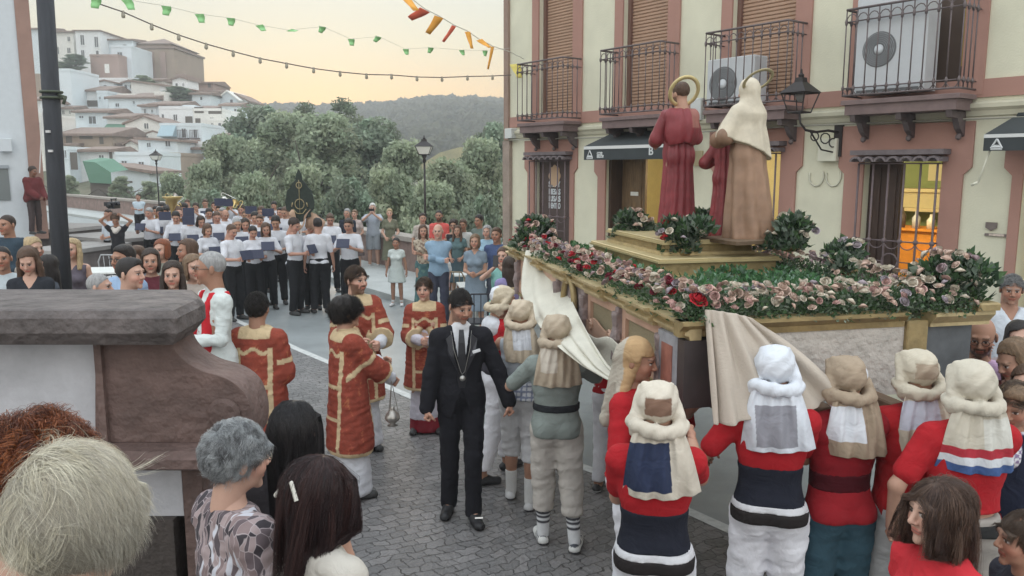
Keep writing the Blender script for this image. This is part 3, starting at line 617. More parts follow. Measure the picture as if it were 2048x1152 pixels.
m.tube([(.08, .1, zb_-.2), (.12, .3, zb_-.42), (.2, .52, zb_-.46)], .010, 6)
for c_, r_ in (((.1, .18, zb_-.27), .05), ((.15, .32, zb_-.29), .06), ((.18, .44, zb_-.34), .05)): m.tube([(c_[0]+r_*math.cos(t)*.4, c_[1]+r_*math.cos(t), c_[2]+r_*math.sin(t)) for t in [2*math.pi*q/10 for q in range(11)]], .008, 5)
m.box(.15, .25, .5, .549, zb_-.5, zb_-.12); m.build('bracket', M_LI, wl_, smooth=False)
m = MB(); m.lathe([(.02, -.02), (.05, .02), (.055, .07), (.02, .1)], n=10); m.build('bulb', mat('bulb_grey', (.2, .19, .18), .4), wl_, smooth=True)
# ================================================================ street lamps
M_LG = mat('lamp_glass', (.75, .74, .68), .4)
def street_lamp(px, pytop, Y, label):
    p = P(px, pytop, Y); t = thing('street_lamp', label, 'street lamp', (p.x, p.y, 0), 0, None)
    hd = link('lantern', None, t, (0, 0, p.z-.32)); s_ = 1.5; zb_ = lantern(hd, .48, .2, M_LG)
    m = MB(); H = p.z-.32+zb_; m.tube([(0, 0, .5), (0, 0, H)], .035, 10, r2=.025); m.lathe([(.10, 0), (.10, .12), (.07, .2), (.06, .5), (.045, .9), (.05, .93), (.035, 1.0)], n=12); m.lathe([(.03, H-.2), (.05, H-.17), (.03, H-.1), (.07, H-.02), (.02, H)], n=10)
    m.build('pole', M_LI, t, smooth=True)
street_lamp(848, 272, 20.2, 'black street lamp with white glass lantern rising before the trees at centre')
street_lamp(311, 299, 35.5, 'smaller far street lamp on the parapet in front of the white hillside houses')
# dark round pole (near left) with a clamp
p0, p1 = P(88, -60, 8.5), P(115, 520, 8.5)
t = thing('utility_pole', 'thick dark utility pole crossing the left side of the view', 'pole', (p1.x, p1.y, 0))
m = MB(); r0 = .078*8.5/8; n = 10; m.tube([(p0.x-p1.x, 0, p0.z+.3), (0, 0, .0)], .080, 20, r2=.095); m.build('pole', mat('pole_tar', (.032, .035, .042), .8, var=.4, vscale=5, bump=.006, bscale=20, stretch=(3, 3, .4)), t, smooth=True)
q = P(103, 190, 8.5); m = MB()
for dz in (-.03, .03): m.tube([(q.x-p1.x+.10*math.cos(a), .10*math.sin(a), q.z+dz) for a in [2*math.pi*k/16 for k in range(17)]], .014, 6)
m.tube([(q.x-p1.x+.09, -.03, q.z), (q.x-p1.x+.2, -.1, q.z-.03), (q.x-p1.x+.17, -.1, q.z-.1)], .015, 6); m.build('clamp', mat('clamp_green', (.06, .075, .05), .6), t, smooth=True)
m = MB(); m.tube([(q.x-p1.x-.02, -.15, q.z-.15), (q.x-p1.x-.1, -.16, q.z-.8)], .006, 4)
for xx, yy in ((96, 263), (101, 302)): b0 = P(xx, yy, 8.40); m.box(b0.x-p1.x-.02, b0.x-p1.x+.02, -.112, -.085, b0.z-.012, b0.z+.012)
m.build('staple', mat('pale_metal', (.6, .6, .6), .5), t)
# ================================================================ white house at the left edge
pa = P(45, 200, 19.5); hb = thing('corner_building', 'pale blue-white building cut by the left edge with brown corner', 'building', (pa.x, pa.y, 0), R(33))
mb = MB(); hz = 9; mb.box(-6, 0, 0, 5, 1.0, hz); mb.build('wall', mat('bluewhite', (.56, .60, .63), .9, var=.05), hb)
e1, e2_ = P(30, 0, 19.5), P(68, 450, 19.5)
MB().box(.001, .30, -.04, 4.9, 1.0, hz).build('corner_strip', mat('brown_render', (.30, .19, .155), .9, var=.15, vscale=2), hb)
for zc, w_, h_ in ((P(10, 240, 19.5).z, .9, .28), (P(10, 290, 19.5).z, 1.0, .18)): 
    me = text_mesh('L' if zc > 3.6 else 'AL', .24, .01, .006); me.materials.append(mat('grey_letters', (.30, .33, .36), .6)); tt = link('wall_lettering', me, hb); tt.rotation_euler = (math.pi/2, 0, 0); tt.location = (-.86 if zc > 3.6 else -.78, -.012, zc-.05); MB().box(-1.6, -.64 if zc > 3.6 else -.42, -.02, -.001, zc-.10, zc-.085).build('lettering_line', MATS['grey_letters'], hb)
m = MB(); m.box(-1.1, -.42, -.03, -.001, 1.95, 2.7); m.build('window', mat('window_grey', (.16, .18, .18), .25), hb); m = MB(); m.box(-1.1, -.4, -.07, -.0305, 2.705, 2.78); m.build('window_head', MATS['grey_letters'], hb)
m = MB(); m.box(-.55, -.3, -.2, -.001, 3.1, 3.4, .01); m.build('flood_light', MATS['bluewhite'], hb)
# ================================================================ WHITE TOWN ON THE HILL
M_WHITE = [mat('lime_white%d' % i, c, .92, var=.07, vscale=.5) for i, c in enumerate([(.78, .80, .80), (.70, .77, .80), (.80, .79, .74), (.66, .72, .75)])]
M_TAN = mat('tan_wall', (.36, .285, .225), .95, var=.15, vscale=.6); M_PNK = mat('faded_pink', (.37, .27, .235), .95, var=.15, vscale=.6)
M_ROOF = mat('old_tiles', (.26, .195, .165), .95, var=.3, vscale=2, stretch=(4, .6, .6)); M_WIN = mat('window_dark', (.10, .105, .11), .3); M_GREEN = mat('green_awning', (.12, .24, .17), .8); M_SHADE = mat('opening_shade', (.13, .115, .10), .9)  # M_SHADE: dark colour painted on flat panels for the shade inside openings
M_BLUEA = mat('blue_awning', (.34, .45, .50), .8)
rt = random.Random(3)
def house(label, x0, x1, yt, yb, Y, wall=0, roof='flat', wins=(), rc=None, dep=7, drop=5, rh=10, extra=(), name='white_house', rot=0):
    """px box of the front wall at depth Y; windows as (cx, cy, w, h[, style]) in px"""
    a, b = P(x0, yt, Y), P(x1, yb, Y); w = b.x-a.x; H = a.z-b.z; pxm = Y/FPX
    t = thing(name, label, 'house', (a.x, Y, b.z-drop)); mw = (M_WHITE[wall % 4] if isinstance(wall, int) else wall); mr = rc or M_ROOF
    top = H+drop; m = MB(); m.box(0, w, 0, dep, 0, top)
    rr = rh*pxm
    if roof == 'gable':
        m.prism([(0, top+.0), (w, top+.0), (w/2, top+rr)], 'y', 0, dep); m.build('wall', mw, t)
        r = MB(); e = .25; k = rr/(w/2)
        r.prism([(-e, top-e*k), (-e, top-e*k+.22), (w/2, top+rr+.22), (w+e, top-e*k+.22), (w+e, top-e*k), (w/2, top+rr)], 'y', -.3, dep+.3); r.build('roof', mr, t)
    elif roof == 'hip':
        m.build('wall', mw, t); r = MB(); e = .35
        r.add([(-e, -e, top), (w+e, -e, top), (w+e, dep+e, top), (-e, dep+e, top), (-e, -e, top+.15), (w+e, -e, top+.15), (w+e, dep+e, top+.15), (-e, dep+e, top+.15), (w*.5, dep/2, top+rr), (w*.5+.05, dep/2, top+rr)], [(0, 1, 5, 4), (1, 2, 6, 5), (2, 3, 7, 6), (3, 0, 4, 7), (4, 5, 9, 8), (5, 6, 9), (6, 7, 8, 9), (7, 4, 8), (3, 2, 1, 0)]); r.build('roof', mr, t)
    elif roof == 'shed':        # long slope falling to the front
        m.build('wall', mw, t); r = MB(); r.prism([(-.5, top-.1), (-.5, top+.15), (dep*.6, top+rr+.2), (dep, top+rr-.6), (dep, top-.1)], 'x', -.3, w+.3); r.build('roof', mr, t)
    elif roof == 'slope':       # slope falling to the right
        m.prism([(0, top), (w, top), (0, top+rr)], 'y', 0, dep); m.build('wall', mw, t)
        r = MB(); r.prism([(-.3, top+rr+.05), (w+.4, top-.1), (w+.4, top+.15), (-.3, top+rr+.32)], 'y', -.4, dep); r.build('roof', mr, t)
    else:
        m.box(-.05, w+.05, -.06, .1, top, top+.35); m.box(-.05, .1, .1, dep, top, top+.34); m.box(w-.1, w+.05, .1, dep, top, top+.34); m.build('wall', mw, t)
        if roof == 'chim': r = MB(); r.box(w*.7, w*.7+.6, 2, 2.6, top, top+1.4); r.build('chimney', mw, t)
    for wi in wins:
        cx_, cy_, ww, hh = wi[:4]; sty = wi[4] if len(wi) > 4 else 'w'; c = P(cx_, cy_, Y); xx = c.x-a.x; zz = c.z-(b.z-drop); w2, h2 = ww*pxm/2, hh*pxm/2
        f = MB(); f.box(xx-w2, xx+w2, -.03, -.001, zz-h2, zz+h2); wm = f.build('window', {'w': M_WIN, 'd': M_WIN, 'b': M_WIN, 'o': M_SHADE, 'g': M_GREEN, 'a': M_BLUEA, 'p': M_WHITE[2]}[sty], t)
        if sty in 'wb':
            f = MB(); e = .07
            f.box(xx-w2-e, xx-w2, -.07, -.001, zz-h2-e, zz+h2+e); f.box(xx+w2, xx+w2+e, -.07, -.001, zz-h2-e, zz+h2+e); f.box(xx-w2-e*2, xx+w2+e*2, -.12, -.001, zz-h2-e-.08, zz-h2-e); f.box(xx-w2, xx+w2, -.07, -.0305, zz+h2, zz+h2+e); f.box(xx-.03, xx+.03, -.045, -.0305, zz-h2, zz+h2)
            f.build('window_frame', mw, wm)
        if sty == 'b':
            f = MB(); f.box(xx-w2-.35, xx+w2+.35, -.55, -.001, zz-h2-.2, zz-h2-.08)
            for q in range(7): u = xx-w2-.3+(w2*2+.6)*q/6; f.box(u-.02, u+.02, -.53, -.49, zz-h2-.08, zz-h2+.8)
            f.box(xx-w2-.35, xx+w2+.35, -.55, -.48, zz-h2+.8, zz-h2+.85); f.build('balcony', M_IRON, wm)
    for ex_ in extra:
        kind, ax0, ay0, ax1, ay1 = ex_; p_, q_ = P(ax0, ay0, Y), P(ax1, ay1, Y); m = MB(); zz0, zz1 = q_.z-(b.z-drop), p_.z-(b.z-drop); X0, X1 = p_.x-a.x, q_.x-a.x
        m.prism([(-.03, zz0), (-1.3, zz0), (-1.3, zz0+.1), (-.03, zz1)], 'x', X0, X1); m.build('awning', {'tile': M_ROOF, 'green': M_GREEN, 'blue': M_BLUEA}[kind], t)
    return t
HOUSES = [
 ('tall church block of tan stone with a pyramid roof above the town', 268, 352, 97, 168, 150, M_TAN, 'flat', [(285, 118, 6, 12, 'd')], None, 14, 6, 0),
 ('two storey white house with a tiled hip roof near the top of the hill', 150, 206, 62, 160, 146, 0, 'hip', [(165, 80, 7, 18), (193, 84, 7, 19), (166, 108, 6, 14), (165, 128, 5, 6)], None, 9, 6, 10),
 ('white house with grey roof and small balcony right of the dark pole', 106, 151, 64, 132, 148, 2, 'shed', [(138, 78, 5, 8, 'w'), (115, 101, 6, 13), (138, 101, 6, 10)], None, 9, 6, 8),
 ('topmost white house between the brown corner and the dark pole', 46, 100, 58, 150, 150, 1, 'shed', [(56, 72, 9, 10, 'w')], None, 9, 6, 8),
 ('pink blank house block with one white window', 180, 240, 113, 165, 138, M_PNK, 'flat', [(214, 137, 9, 17, 'p'), (195, 108, 5, 12, 'd')], None, 9, 6, 0),
 ('narrow white house tower left of the church block', 222, 267, 95, 165, 141, 3, 'flat', [(240, 111, 9, 12, 'w'), (246, 139, 6, 10, 'w')], None, 8, 6, 0),
 ('low house with tan tiled roof joining the church', 206, 268, 80, 120, 149, 1, 'shed', [(250, 92, 6, 5, 'd')], None, 8, 6, 5),
 ('small grey-white annex to the right of the church block', 352, 372, 152, 178, 150, M_PNK, 'flat', [], None, 8, 6, 0),
 ('tall plain white wall house beside the dark pole', 112, 152, 142, 285, 118, 1, 'flat', [], None, 8, 8, 0),
 ('house with grey tile roof and covered terrace', 140, 216, 182, 216, 122, 0, 'shed', [(198, 186, 7, 9, 'd'), (150, 187, 9, 4, 'd'), (190, 207, 40, 12, 'o'), (155, 207, 24, 7, 'o')], None, 8, 6, 13),
 ('long white house with a brown roof slope and three small windows', 216, 312, 196, 232, 118, 1, 'shed', [(235, 210, 7, 6), (268, 205, 4, 5), (290, 210, 9, 5)], None, 10, 6, 13),
 ('white stretch of houses with terrace wall under the church', 190, 262, 160, 185, 132, 0, 'flat', [], None, 8, 6, 0),
 ('white rendered house with a dark terrace on the ridge at left of centre', 262, 335, 172, 205, 128, 2, 'slope', [(332, 182, 8, 8, 'o')], None, 8, 6, 8),
 ('long curved white garden wall house below the church', 320, 392, 182, 214, 126, 0, 'slope', [], None, 8, 6, 10),
 ('tan house on the ridge with ruined upper terrace', 386, 428, 166, 205, 136, M_PNK, 'shed', [(402, 190, 8, 5, 'p'), (419, 171, 6, 8, 'o')], None, 8, 6, 6),
 ('brown low house between the tan and gabled houses', 420, 440, 184, 205, 134, M_TAN, 'shed', [], None, 6, 6, 5),
 ('white gabled house on the right end of the ridge', 434, 478, 200, 238, 128, 3, 'gable', [(463, 204, 5, 9, 'd')], M_WHITE[2], 9, 6, 16),
 ('last white house of the hill with tiled roof next to the sunset', 474, 499, 204, 262, 130, 0, 'slope', [(480, 228, 14, 14, 'o')], None, 8, 6, 14),
 ('white house with an arched window and grey roof', 150, 218, 224, 264, 106, 1, 'shed', [(163, 234, 8, 4), (185, 240, 14, 14, 'w')], None, 8, 6, 9),
 ('white house with green awning strip', 214, 260, 236, 275, 104, 0, 'shed', [(228, 284, 8, 14, 'w')], None, 8, 6, 11, [('green', 214, 248, 256, 262)]),
 ('white gable house with two small square windows', 250, 330, 248, 300, 100, 2, 'gable', [(293, 252, 8, 10), (293, 275, 7, 5)], None, 9, 6, 14),
 ('brick red roofed strip of houses on the right slope', 300, 362, 210, 240, 114, 1, 'shed', [(327, 218, 6, 10, 'w')], None, 8, 6, 10),
 ('upper white house with a small terrace and door', 318, 388, 218, 252, 108, 0, 'flat', [(326, 236, 4, 14, 'd'), (351, 235, 7, 11), (378, 240, 14, 14, 'o')], None, 8, 6, 0),
 ('white house with terracotta parapet and brown railings', 386, 445, 222, 285, 108, 2, 'flat', [(424, 241, 7, 11), (424, 262, 5, 9), (398, 220, 18, 12, 'o'), (430, 222, 26, 11, 'o'), (396, 243, 10, 12, 'o')], M_ROOF, 8, 6, 0),
 ('white house with round arch low on the right', 440, 498, 245, 300, 112, 0, 'flat', [(472, 262, 14, 18, 'o'), (455, 234, 8, 14, 'd')], None, 8, 6, 0),
 ('bluish white house with pale blue awning and balcony windows', 320, 405, 252, 302, 96, 1, 'flat', [(339, 282, 34, 6, 'p'), (368, 266, 8, 17, 'b'), (391, 267, 6, 15, 'b'), (368, 287, 8, 6), (391, 287, 5, 5)], None, 8, 6, 0, [('blue', 322, 250, 354, 274)]),
 ('wide pavilion house with long tiled eave and brown openings', 118, 226, 270, 300, 92, M_TAN, 'shed', [(138, 279, 12, 14, 'o'), (172, 274, 26, 8, 'o'), (203, 281, 8, 14, 'o')], None, 9, 6, 16),
 ('white house with two windows below the awning house', 276, 356, 282, 312, 88, 1, 'slope', [(298, 290, 7, 8), (336, 287, 9, 11)], None, 8, 6, 2),
 ('blue white house with a dark door at the left foot of the hill', 116, 142, 300, 365, 78, 1, 'flat', [(130, 308, 6, 14), (148, 322, 14, 34, 'o')], None, 7, 4, 0),
 ('low white cottage with one small window', 157, 218, 302, 330, 80, 0, 'shed', [(203, 313, 9, 5), (222, 312, 6, 16, 'o')], None, 7, 4, 7),
 ('white flat roofed house with two square windows', 231, 302, 311, 348, 76, 1, 'flat', [(249, 327, 10, 10), (283, 329, 10, 10)], M_ROOF, 7, 4, 0),
 ('low white cottage with long sloping brown roof', 212, 300, 345, 366, 70, 1, 'slope', [(258, 364, 14, 4, 'o')], None, 6, 3, 12),
 ('tan block house half hidden by trees', 322, 358, 312, 345, 84, M_TAN, 'flat', [], None, 7, 4, 0),
 ('grey white house with tiled roof left of the big trees', 356, 420, 298, 330, 92, 3, 'shed', [], None, 7, 5, 6),
 ('tan house seen between brown corner and pole', 50, 82, 152, 190, 124, M_TAN, 'flat', [], None, 7, 5, 0),
 ('white house with grey roof seen between corner and pole', 50, 84, 200, 240, 110, 0, 'shed', [(58, 210, 6, 8)], None, 7, 5, 9),
 ('balconied house seen between corner and pole', 56, 90, 232, 330, 90, 2, 'flat', [(68, 238, 8, 12, 'b'), (68, 262, 8, 12, 'b'), (68, 288, 8, 12, 'b')], None, 7, 5, 0),
]
TOWN = []
for h in HOUSES:
    TOWN.append(house(h[0], *h[1:6], wall=h[6], roof=h[7], wins=h[8], rc=h[9], dep=h[10], drop=h[11], rh=h[12], extra=h[13] if len(h) > 13 else ()))
rh_ = random.Random(12); yk = [150, 180, 200, 230, 260, 290, 320, 345]; Yk = [148, 127, 122, 113, 107, 97, 85, 79]
seen_ = set()
for yb in range(180, 340, 26):
    x = 108+rh_.uniform(0, 15); xmax = float(np.interp(yb, [170, 190, 215, 240, 300, 340], [352, 415, 470, 492, 480, 330]))
    while x < xmax-14:
        w_ = rh_.uniform(22, 40); Yh = float(np.interp(yb, yk, Yk))+rh_.uniform(0, 4); ht = rh_.uniform(13, 22); ws = [(x+w_*f_, yb-ht*.5, rh_.uniform(3, 5), rh_.uniform(5, 8), rh_.choice('wdw')) for f_ in ((.28, .72) if rh_.random() < .6 else (.5,))]
        wl_i, rf_ = rh_.randrange(4), rh_.choice(['flat', 'shed', 'shed', 'flat', 'gable']); lb_ = '%s house, %s, %s, %s %s' % (('warm white', 'bluish')[wl_i % 2], {'flat': 'flat top', 'shed': 'tiled slope', 'gable': 'gable end'}[rf_], ('one window', 'two windows')[len(ws)-1], ('high on the hill', 'mid slope', 'low on the hill')[min(2, (yb-180)//53)], ('near the dark pole', 'below the church block', 'towards the trees')[min(2, int((x-108)//125))])
        if lb_ in seen_: x += w_; continue
        seen_.add(lb_); t = house(lb_, x, min(x+w_, xmax), yb-ht, yb, Yh, wall=wl_i, roof=rf_, wins=ws, dep=4.5, drop=4, rh=rh_.uniform(3, 7)); t['group'] = 'small white houses packed on the hillside'
        x += w_+rh_.uniform(4, 22)
# pyramid roof + cornice of the church block
ch = TOWN[0]; ch.name = 'church'; ch['category'] = 'church'; a, b = P(268, 97, 150), P(352, 168, 150); w = b.x-a.x; top = a.z-b.z+6
m = MB(); m.box(-.25, w+.25, -.3, 14.3, top, top+.35); m.build('cornice', M_ROOF, ch)
tz = P(300, 87, 150).z-(b.z-6); az = P(302, 66, 150).z-(b.z-6)
m = MB(); m.box(.35, w-.8, .4, 13, top+.35, tz); m.build('upper_storey', M_TAN, ch)
m = MB(); x0_, x1_ = -.1, w-.3; m.add([(x0_, 0, tz), (x1_, 0, tz), (x1_, 13.4, tz), (x0_, 13.4, tz), (w*.4, 6.5, az)], [(0, 1, 4), (1, 2, 4), (2, 3, 4), (3, 0, 4), (3, 2, 1, 0)]); m.build('roof', M_ROOF, ch)
m = MB()
for xx in (w*.42, w*.72): m.box(xx-.5, xx+.5, -.25, -.001, 0, top-.6)
m.build('buttress', M_PNK, ch)
# green canopy shed at the hill foot
ps = P(165, 322, 64); sh = thing('green_shed', 'open shed with a sloping green sheet roof at the hill foot', 'shed', (ps.x, 64, 0))
e_ = P(222, 350, 64); w = e_.x-ps.x; m = MB(); m.add([(0, 0, ps.z), (w*.45, 0, ps.z-.1), (w, 0, e_.z+.2), (w, 0, e_.z-.7), (w*.2, 0, e_.z-.6), (0, 3, ps.z+.3), (w*.45, 3, ps.z+.2), (w, 3, e_.z+.4)], [(0, 1, 6, 5), (1, 2, 7, 6), (0, 4, 3, 2, 1)]); m.build('roof', M_GREEN, sh)
m = MB(); m.box(.3, w-.1, .3, 2.8, 0, e_.z-.6); m.build('wall', M_SHADE, sh)  # solid dark box painted in for the shade under the open roof
# terrain the town stands on
def terrain(name, pts, m): return structure(name, pts, m)
gx = np.linspace(-180, 60, 49); gy = np.linspace(56, 240, 40); tv = []; 
def hill_z(x, y):
    ppx = 1024+x/y*1618; e = np.interp(ppx, [-700, 0, 300, 370, 470, 520, 640], [1.05, 1, .95, .85, .6, .3, 0])
    return e*np.interp(y, [56, 62, 76, 92, 106, 118, 130, 150, 170, 240], [0, .3, 1.6, 3.6, 5.6, 8, 12, 16.5, 18, 10])-.9
for y in gy:
    for x in gx: tv.append((x, y, hill_z(x, y)+.8*math.sin(x*.4+y*.3)*min(1, (y-56)/20)))
nx = len(gx); tf = [(j*nx+i, j*nx+i+1, (j+1)*nx+i+1, (j+1)*nx+i) for j in range(len(gy)-1) for i in range(nx-1)]
structure('town_hill', MB().add(tv, tf), mat('hill_scrub', (.17, .15, .105), .95, var=.5, vscale=.25, bump=.3, bscale=.8, var2=(.07, .085, .045)))
# far wooded ridge
gx = np.linspace(-420, 330, 140); gy = np.linspace(170, 620, 50); tv = []
crest = lambda ppx: np.interp(ppx, [300, 420, 500, 560, 640, 760, 830, 880, 930, 1010, 1200, 1500], [262, 250, 226, 224, 226, 222, 214, 209, 211, 213, 224, 240])
for y in gy:
    for x in gx:
        ppx = 1024+x/y*1618; zc = CAMZ+(337-crest(ppx))/1618*520; t_ = min(1, max(0, (y-170)/(520-170)))
        z = -6+(zc+6)*(t_**.85) if y <= 520 else zc-(y-520)*.3
        tv.append((x, y, z+4*math.sin(x*.045+y*.02)*t_*(1-t_)*4*.6+1.2*math.sin(x*.19+1)*math.sin(y*.13)*(1-t_)))
nx = len(gx); tf = [(j*nx+i, j*nx+i+1, (j+1)*nx+i+1, (j+1)*nx+i) for j in range(len(gy)-1) for i in range(nx-1)]
o = structure('far_hill', MB().add(tv, tf), mat('far_hill_earth', (.25, .18, .11), .95, var=.5, vscale=.05, var2=(.09, .10, .05)))
for p_ in o.data.polygons: p_.use_smooth = True
# ---------------------------------------------------------------- foliage
def blob_tree_mesh(name, r, hgt, nclump, nleaf, leaf, base, seed, lowz=0.04, spread=1.0):
    g = np.random.default_rng(seed); V = []; C = []
    cl = []
    for i in range(nclump):
        u = g.uniform(); z = hgt*(lowz+(1-lowz)*u); rr = r*spread*math.sin(math.pi*(.18+.74*u))**.7; a = g.uniform(0, 6.28); q = math.sqrt(g.uniform(.05, 1))
        cl.append((rr*q*math.cos(a), rr*q*math.sin(a), z, r*g.uniform(.20, .40)))
    per = nleaf//nclump
    for (cx_, cy_, cz_, cr) in cl:
        d = g.normal(size=(per, 3)); d /= np.linalg.norm(d, axis=1)[:, None]; p = np.array([cx_, cy_, cz_])+d*cr*np.array([1, 1, .8])*g.uniform(.55, 1.12, (per, 1))
        tone = g.uniform(.7, 1.35); hue = g.uniform(-.012, .02)
        a = g.normal(size=(per, 3)); a /= np.linalg.norm(a, axis=1)[:, None]; b = np.cross(a, d+g.normal(size=(per, 3))*.6); b /= np.linalg.norm(b, axis=1)[:, None]+1e-9
        s = leaf*g.uniform(.6, 1.3, (per, 1))
        V.append(np.stack([p-a*s, p+b*s*.55, p+a*s, p-b*s*.55], 1)); c = np.array(base)*tone*g.uniform(.75, 1.25, (per, 1)); c[:, 0] += hue; C.append(np.repeat(c[:, None, :], 4, 1))
    V = np.concatenate(V).reshape(-1, 3); C = np.clip(np.concatenate(C).reshape(-1, 3), .01, 1); F = np.arange(len(V)).reshape(-1, 4)
    return mesh_from(name, V, F, M_FOLIAGE, cols=C, smooth=False)
M_BARK = mat('bark', (.10, .085, .07), .9, var=.3, vscale=8, bump=.02)
def trunk_mb(h, r, seed, spread):
    g = random.Random(seed); m = MB(); pts = [(g.uniform(-.05, .05)*h*k*.3, g.uniform(-.05, .05)*h*k*.3, h*.8*k/5) for k in range(6)]
    m.tube(pts, r, 9, r2=r*.25)
    for k in range(7):
        b0 = Vector(pts[1+k % 4]); a = g.uniform(0, 6.28); m.tube([b0, b0+Vector((math.cos(a), math.sin(a), .6))*spread*.35, b0+Vector((math.cos(a), math.sin(a), 1.1))*spread*.65], r*.38, 6, r2=r*.08)
    return m
crowns = [blob_tree_mesh('crown', 5, 24, 120, 26000, .34, (.29, .34, .235), 11), blob_tree_mesh('crown', 5, 24, 110, 26000, .34, (.25, .32, .235), 12), blob_tree_mesh('crown', 5, 24, 130, 26000, .32, (.31, .36, .25), 13), blob_tree_mesh('crown', 4, 26, 90, 16000, .26, (.22, .26, .18), 14, lowz=.1)]
trunks = [trunk_mb(11, .28, 1, 4).build('trunk', M_BARK).data]
bpy.data.objects.remove(bpy.data.objects['trunk'])
ntree = [0]
def tree(label, px, pytop, Y, rpx, kind, zbase=None, sq=1.0):
    top = P(px, pytop, Y); rad = rpx/1618*Y*(1.18 if zbase is None else 1); c = crowns[kind]; R0 = 4 if kind == 3 else 5; H0 = 27 if kind == 3 else 25
    zb = zbase if zbase is not None else -6; hh = top.z-zb
    t = thing('tree', label, 'tree', (top.x, Y, zb), rt.uniform(0, 6.28), 'trees beyond the parapet')
    cr = link('crown', c, t); cr.scale = (rad/R0/1.05, rad/R0/1.05, hh/H0); tk = link('trunk', trunks[0], t); tk.scale = (1, 1, hh/11.5)
    return t
TR = [(455, 268, 44, 58, 0, 'round pale green tree covering the right foot of the white town'), (522, 205, 62, 70, 1, 'dark green tree at the right end of the hillside houses'), (405, 318, 40, 48, 2, 'low loose tree behind the brass players at left'),
      (565, 222, 50, 72, 2, 'mid green tree left of the black banner top'), (610, 204, 66, 42, 3, 'tall feathery tree rising over the ridge line, left one of two'), (690, 198, 66, 50, 3, 'tall feathery tree rising over the ridge line, right one of two'),
      (645, 225, 46, 80, 0, 'broad tree directly behind the black banner'), (735, 228, 50, 76, 1, 'green tree in the middle of the wooded bank'), (800, 280, 40, 66, 2, 'pale leafed tree left of the street lamp lantern'),
      (600, 330, 32, 58, 2, 'low bushy tree behind the band'), (500, 345, 31, 56, 0, 'low bushy tree behind the trumpeters'), (700, 345, 29, 56, 1, 'low bushy tree behind the spectators on the wall'), (785, 335, 28, 64, 2, 'shrubby tree left of the lamp post base'),
      (900, 318, 32, 70, 0, 'light green tree right of the lamp post'), (962, 275, 36, 60, 2, 'tree next to the left corner of the cream house'), (995, 236, 46, 56, 1, 'taller green tree partly behind the cream house corner'), (865, 362, 26, 66, 2, 'low shrub tree under the street lamp'), (960, 380, 23, 50, 1, 'low shrub tree beside the house corner'), (420, 372, 34, 50, 1, 'bush tree under the second street lamp'), (345, 345, 46, 36, 2, 'small tree at the foot of the tan block')]
for px, py, Y, rp, kd, lab in TR: tree(lab, px, py, Y, rp, kd)
for k, (px, py, Y, rp, kd, lab) in enumerate([(150, 108, 136, 22, 1, 'dark shrub tree on the terrace near the hilltop'), (120, 122, 134, 16, 1, 'dark green bush tree beside the pole on the hilltop'), (285, 150, 130, 20, 2, 'olive coloured bush at the foot of the church block'), (355, 172, 124, 26, 1, 'flat green shrub on the white garden wall'), (240, 352, 62, 22, 2, 'dry shrub beside the green shed'), (140, 350, 60, 16, 2, 'pale bush at the left foot of the hill'), (300, 362, 58, 26, 2, 'dry bush left of the far street lamp')]):
    p = P(px, py, Y); t = tree(lab, px, py, Y, rp, kd, zbase=p.z-(2.5 if k < 4 else 3.2)); t['group'] = 'shrubs in the town'
# olive trees on the far hill: stuff
g = np.random.default_rng(5); base = crowns[1]; V = []; C = []
for k in range(2600):
    y = g.uniform(230, 525) if k > 500 else g.uniform(505, 522); x = g.uniform(-.36, .05)*y; ppx = 1024+x/y*1618; zc = CAMZ+(337-crest(ppx))/1618*520; t_ = min(1, max(0, (y-170)/350)); z = -6+(zc+6)*(t_**.85)+4*math.sin(x*.045+y*.02)*t_*(1-t_)*4*.6
    r = g.uniform(1.4, 3.4)*(1.1 if k < 500 else 1); d = g.normal(size=(16, 3)); d /= np.linalg.norm(d, axis=1)[:, None]; p = np.array([x, y, z+r*.6])+d*r*.7
    a = g.normal(size=(16, 3)); a /= np.linalg.norm(a, axis=1)[:, None]; b = np.cross(a, d); b /= np.linalg.norm(b, axis=1)[:, None]; s = r*.6
    V.append(np.stack([p-a*s, p+b*s, p+a*s, p-b*s], 1)); C.append(np.repeat((np.array([.115, .115, .07])*g.uniform(.6, 1.3))[None], 64, 0))
V = np.concatenate(V).reshape(-1, 3); C = np.concatenate(C); o = link('distant_woodland', mesh_from('distant_woodland', V, np.arange(len(V)).reshape(-1, 4), M_FOLIAGE, cols=C, smooth=False)); tag(o, 'olive trees and scrub dotted over the far hill', 'woodland', kind='stuff')
# bare yellow clearing
m = MB(); pts = [P(x, y, 170) for x, y in ((840, 330), (880, 305), (920, 294), (960, 300), (985, 318), (940, 345), (860, 360))]; m.add([tuple(p) for p in pts]+[(p.x, p.y+12, p.z-6) for p in pts], [tuple(range(7))]+[(i, (i+1) % 7, 7+(i+1) % 7, 7+i) for i in range(7)]); o = m.build('yellow_slope', mat('dry_grass', (.42, .38, .19), .95, var=.4, vscale=.15)); o['kind'] = 'structure'
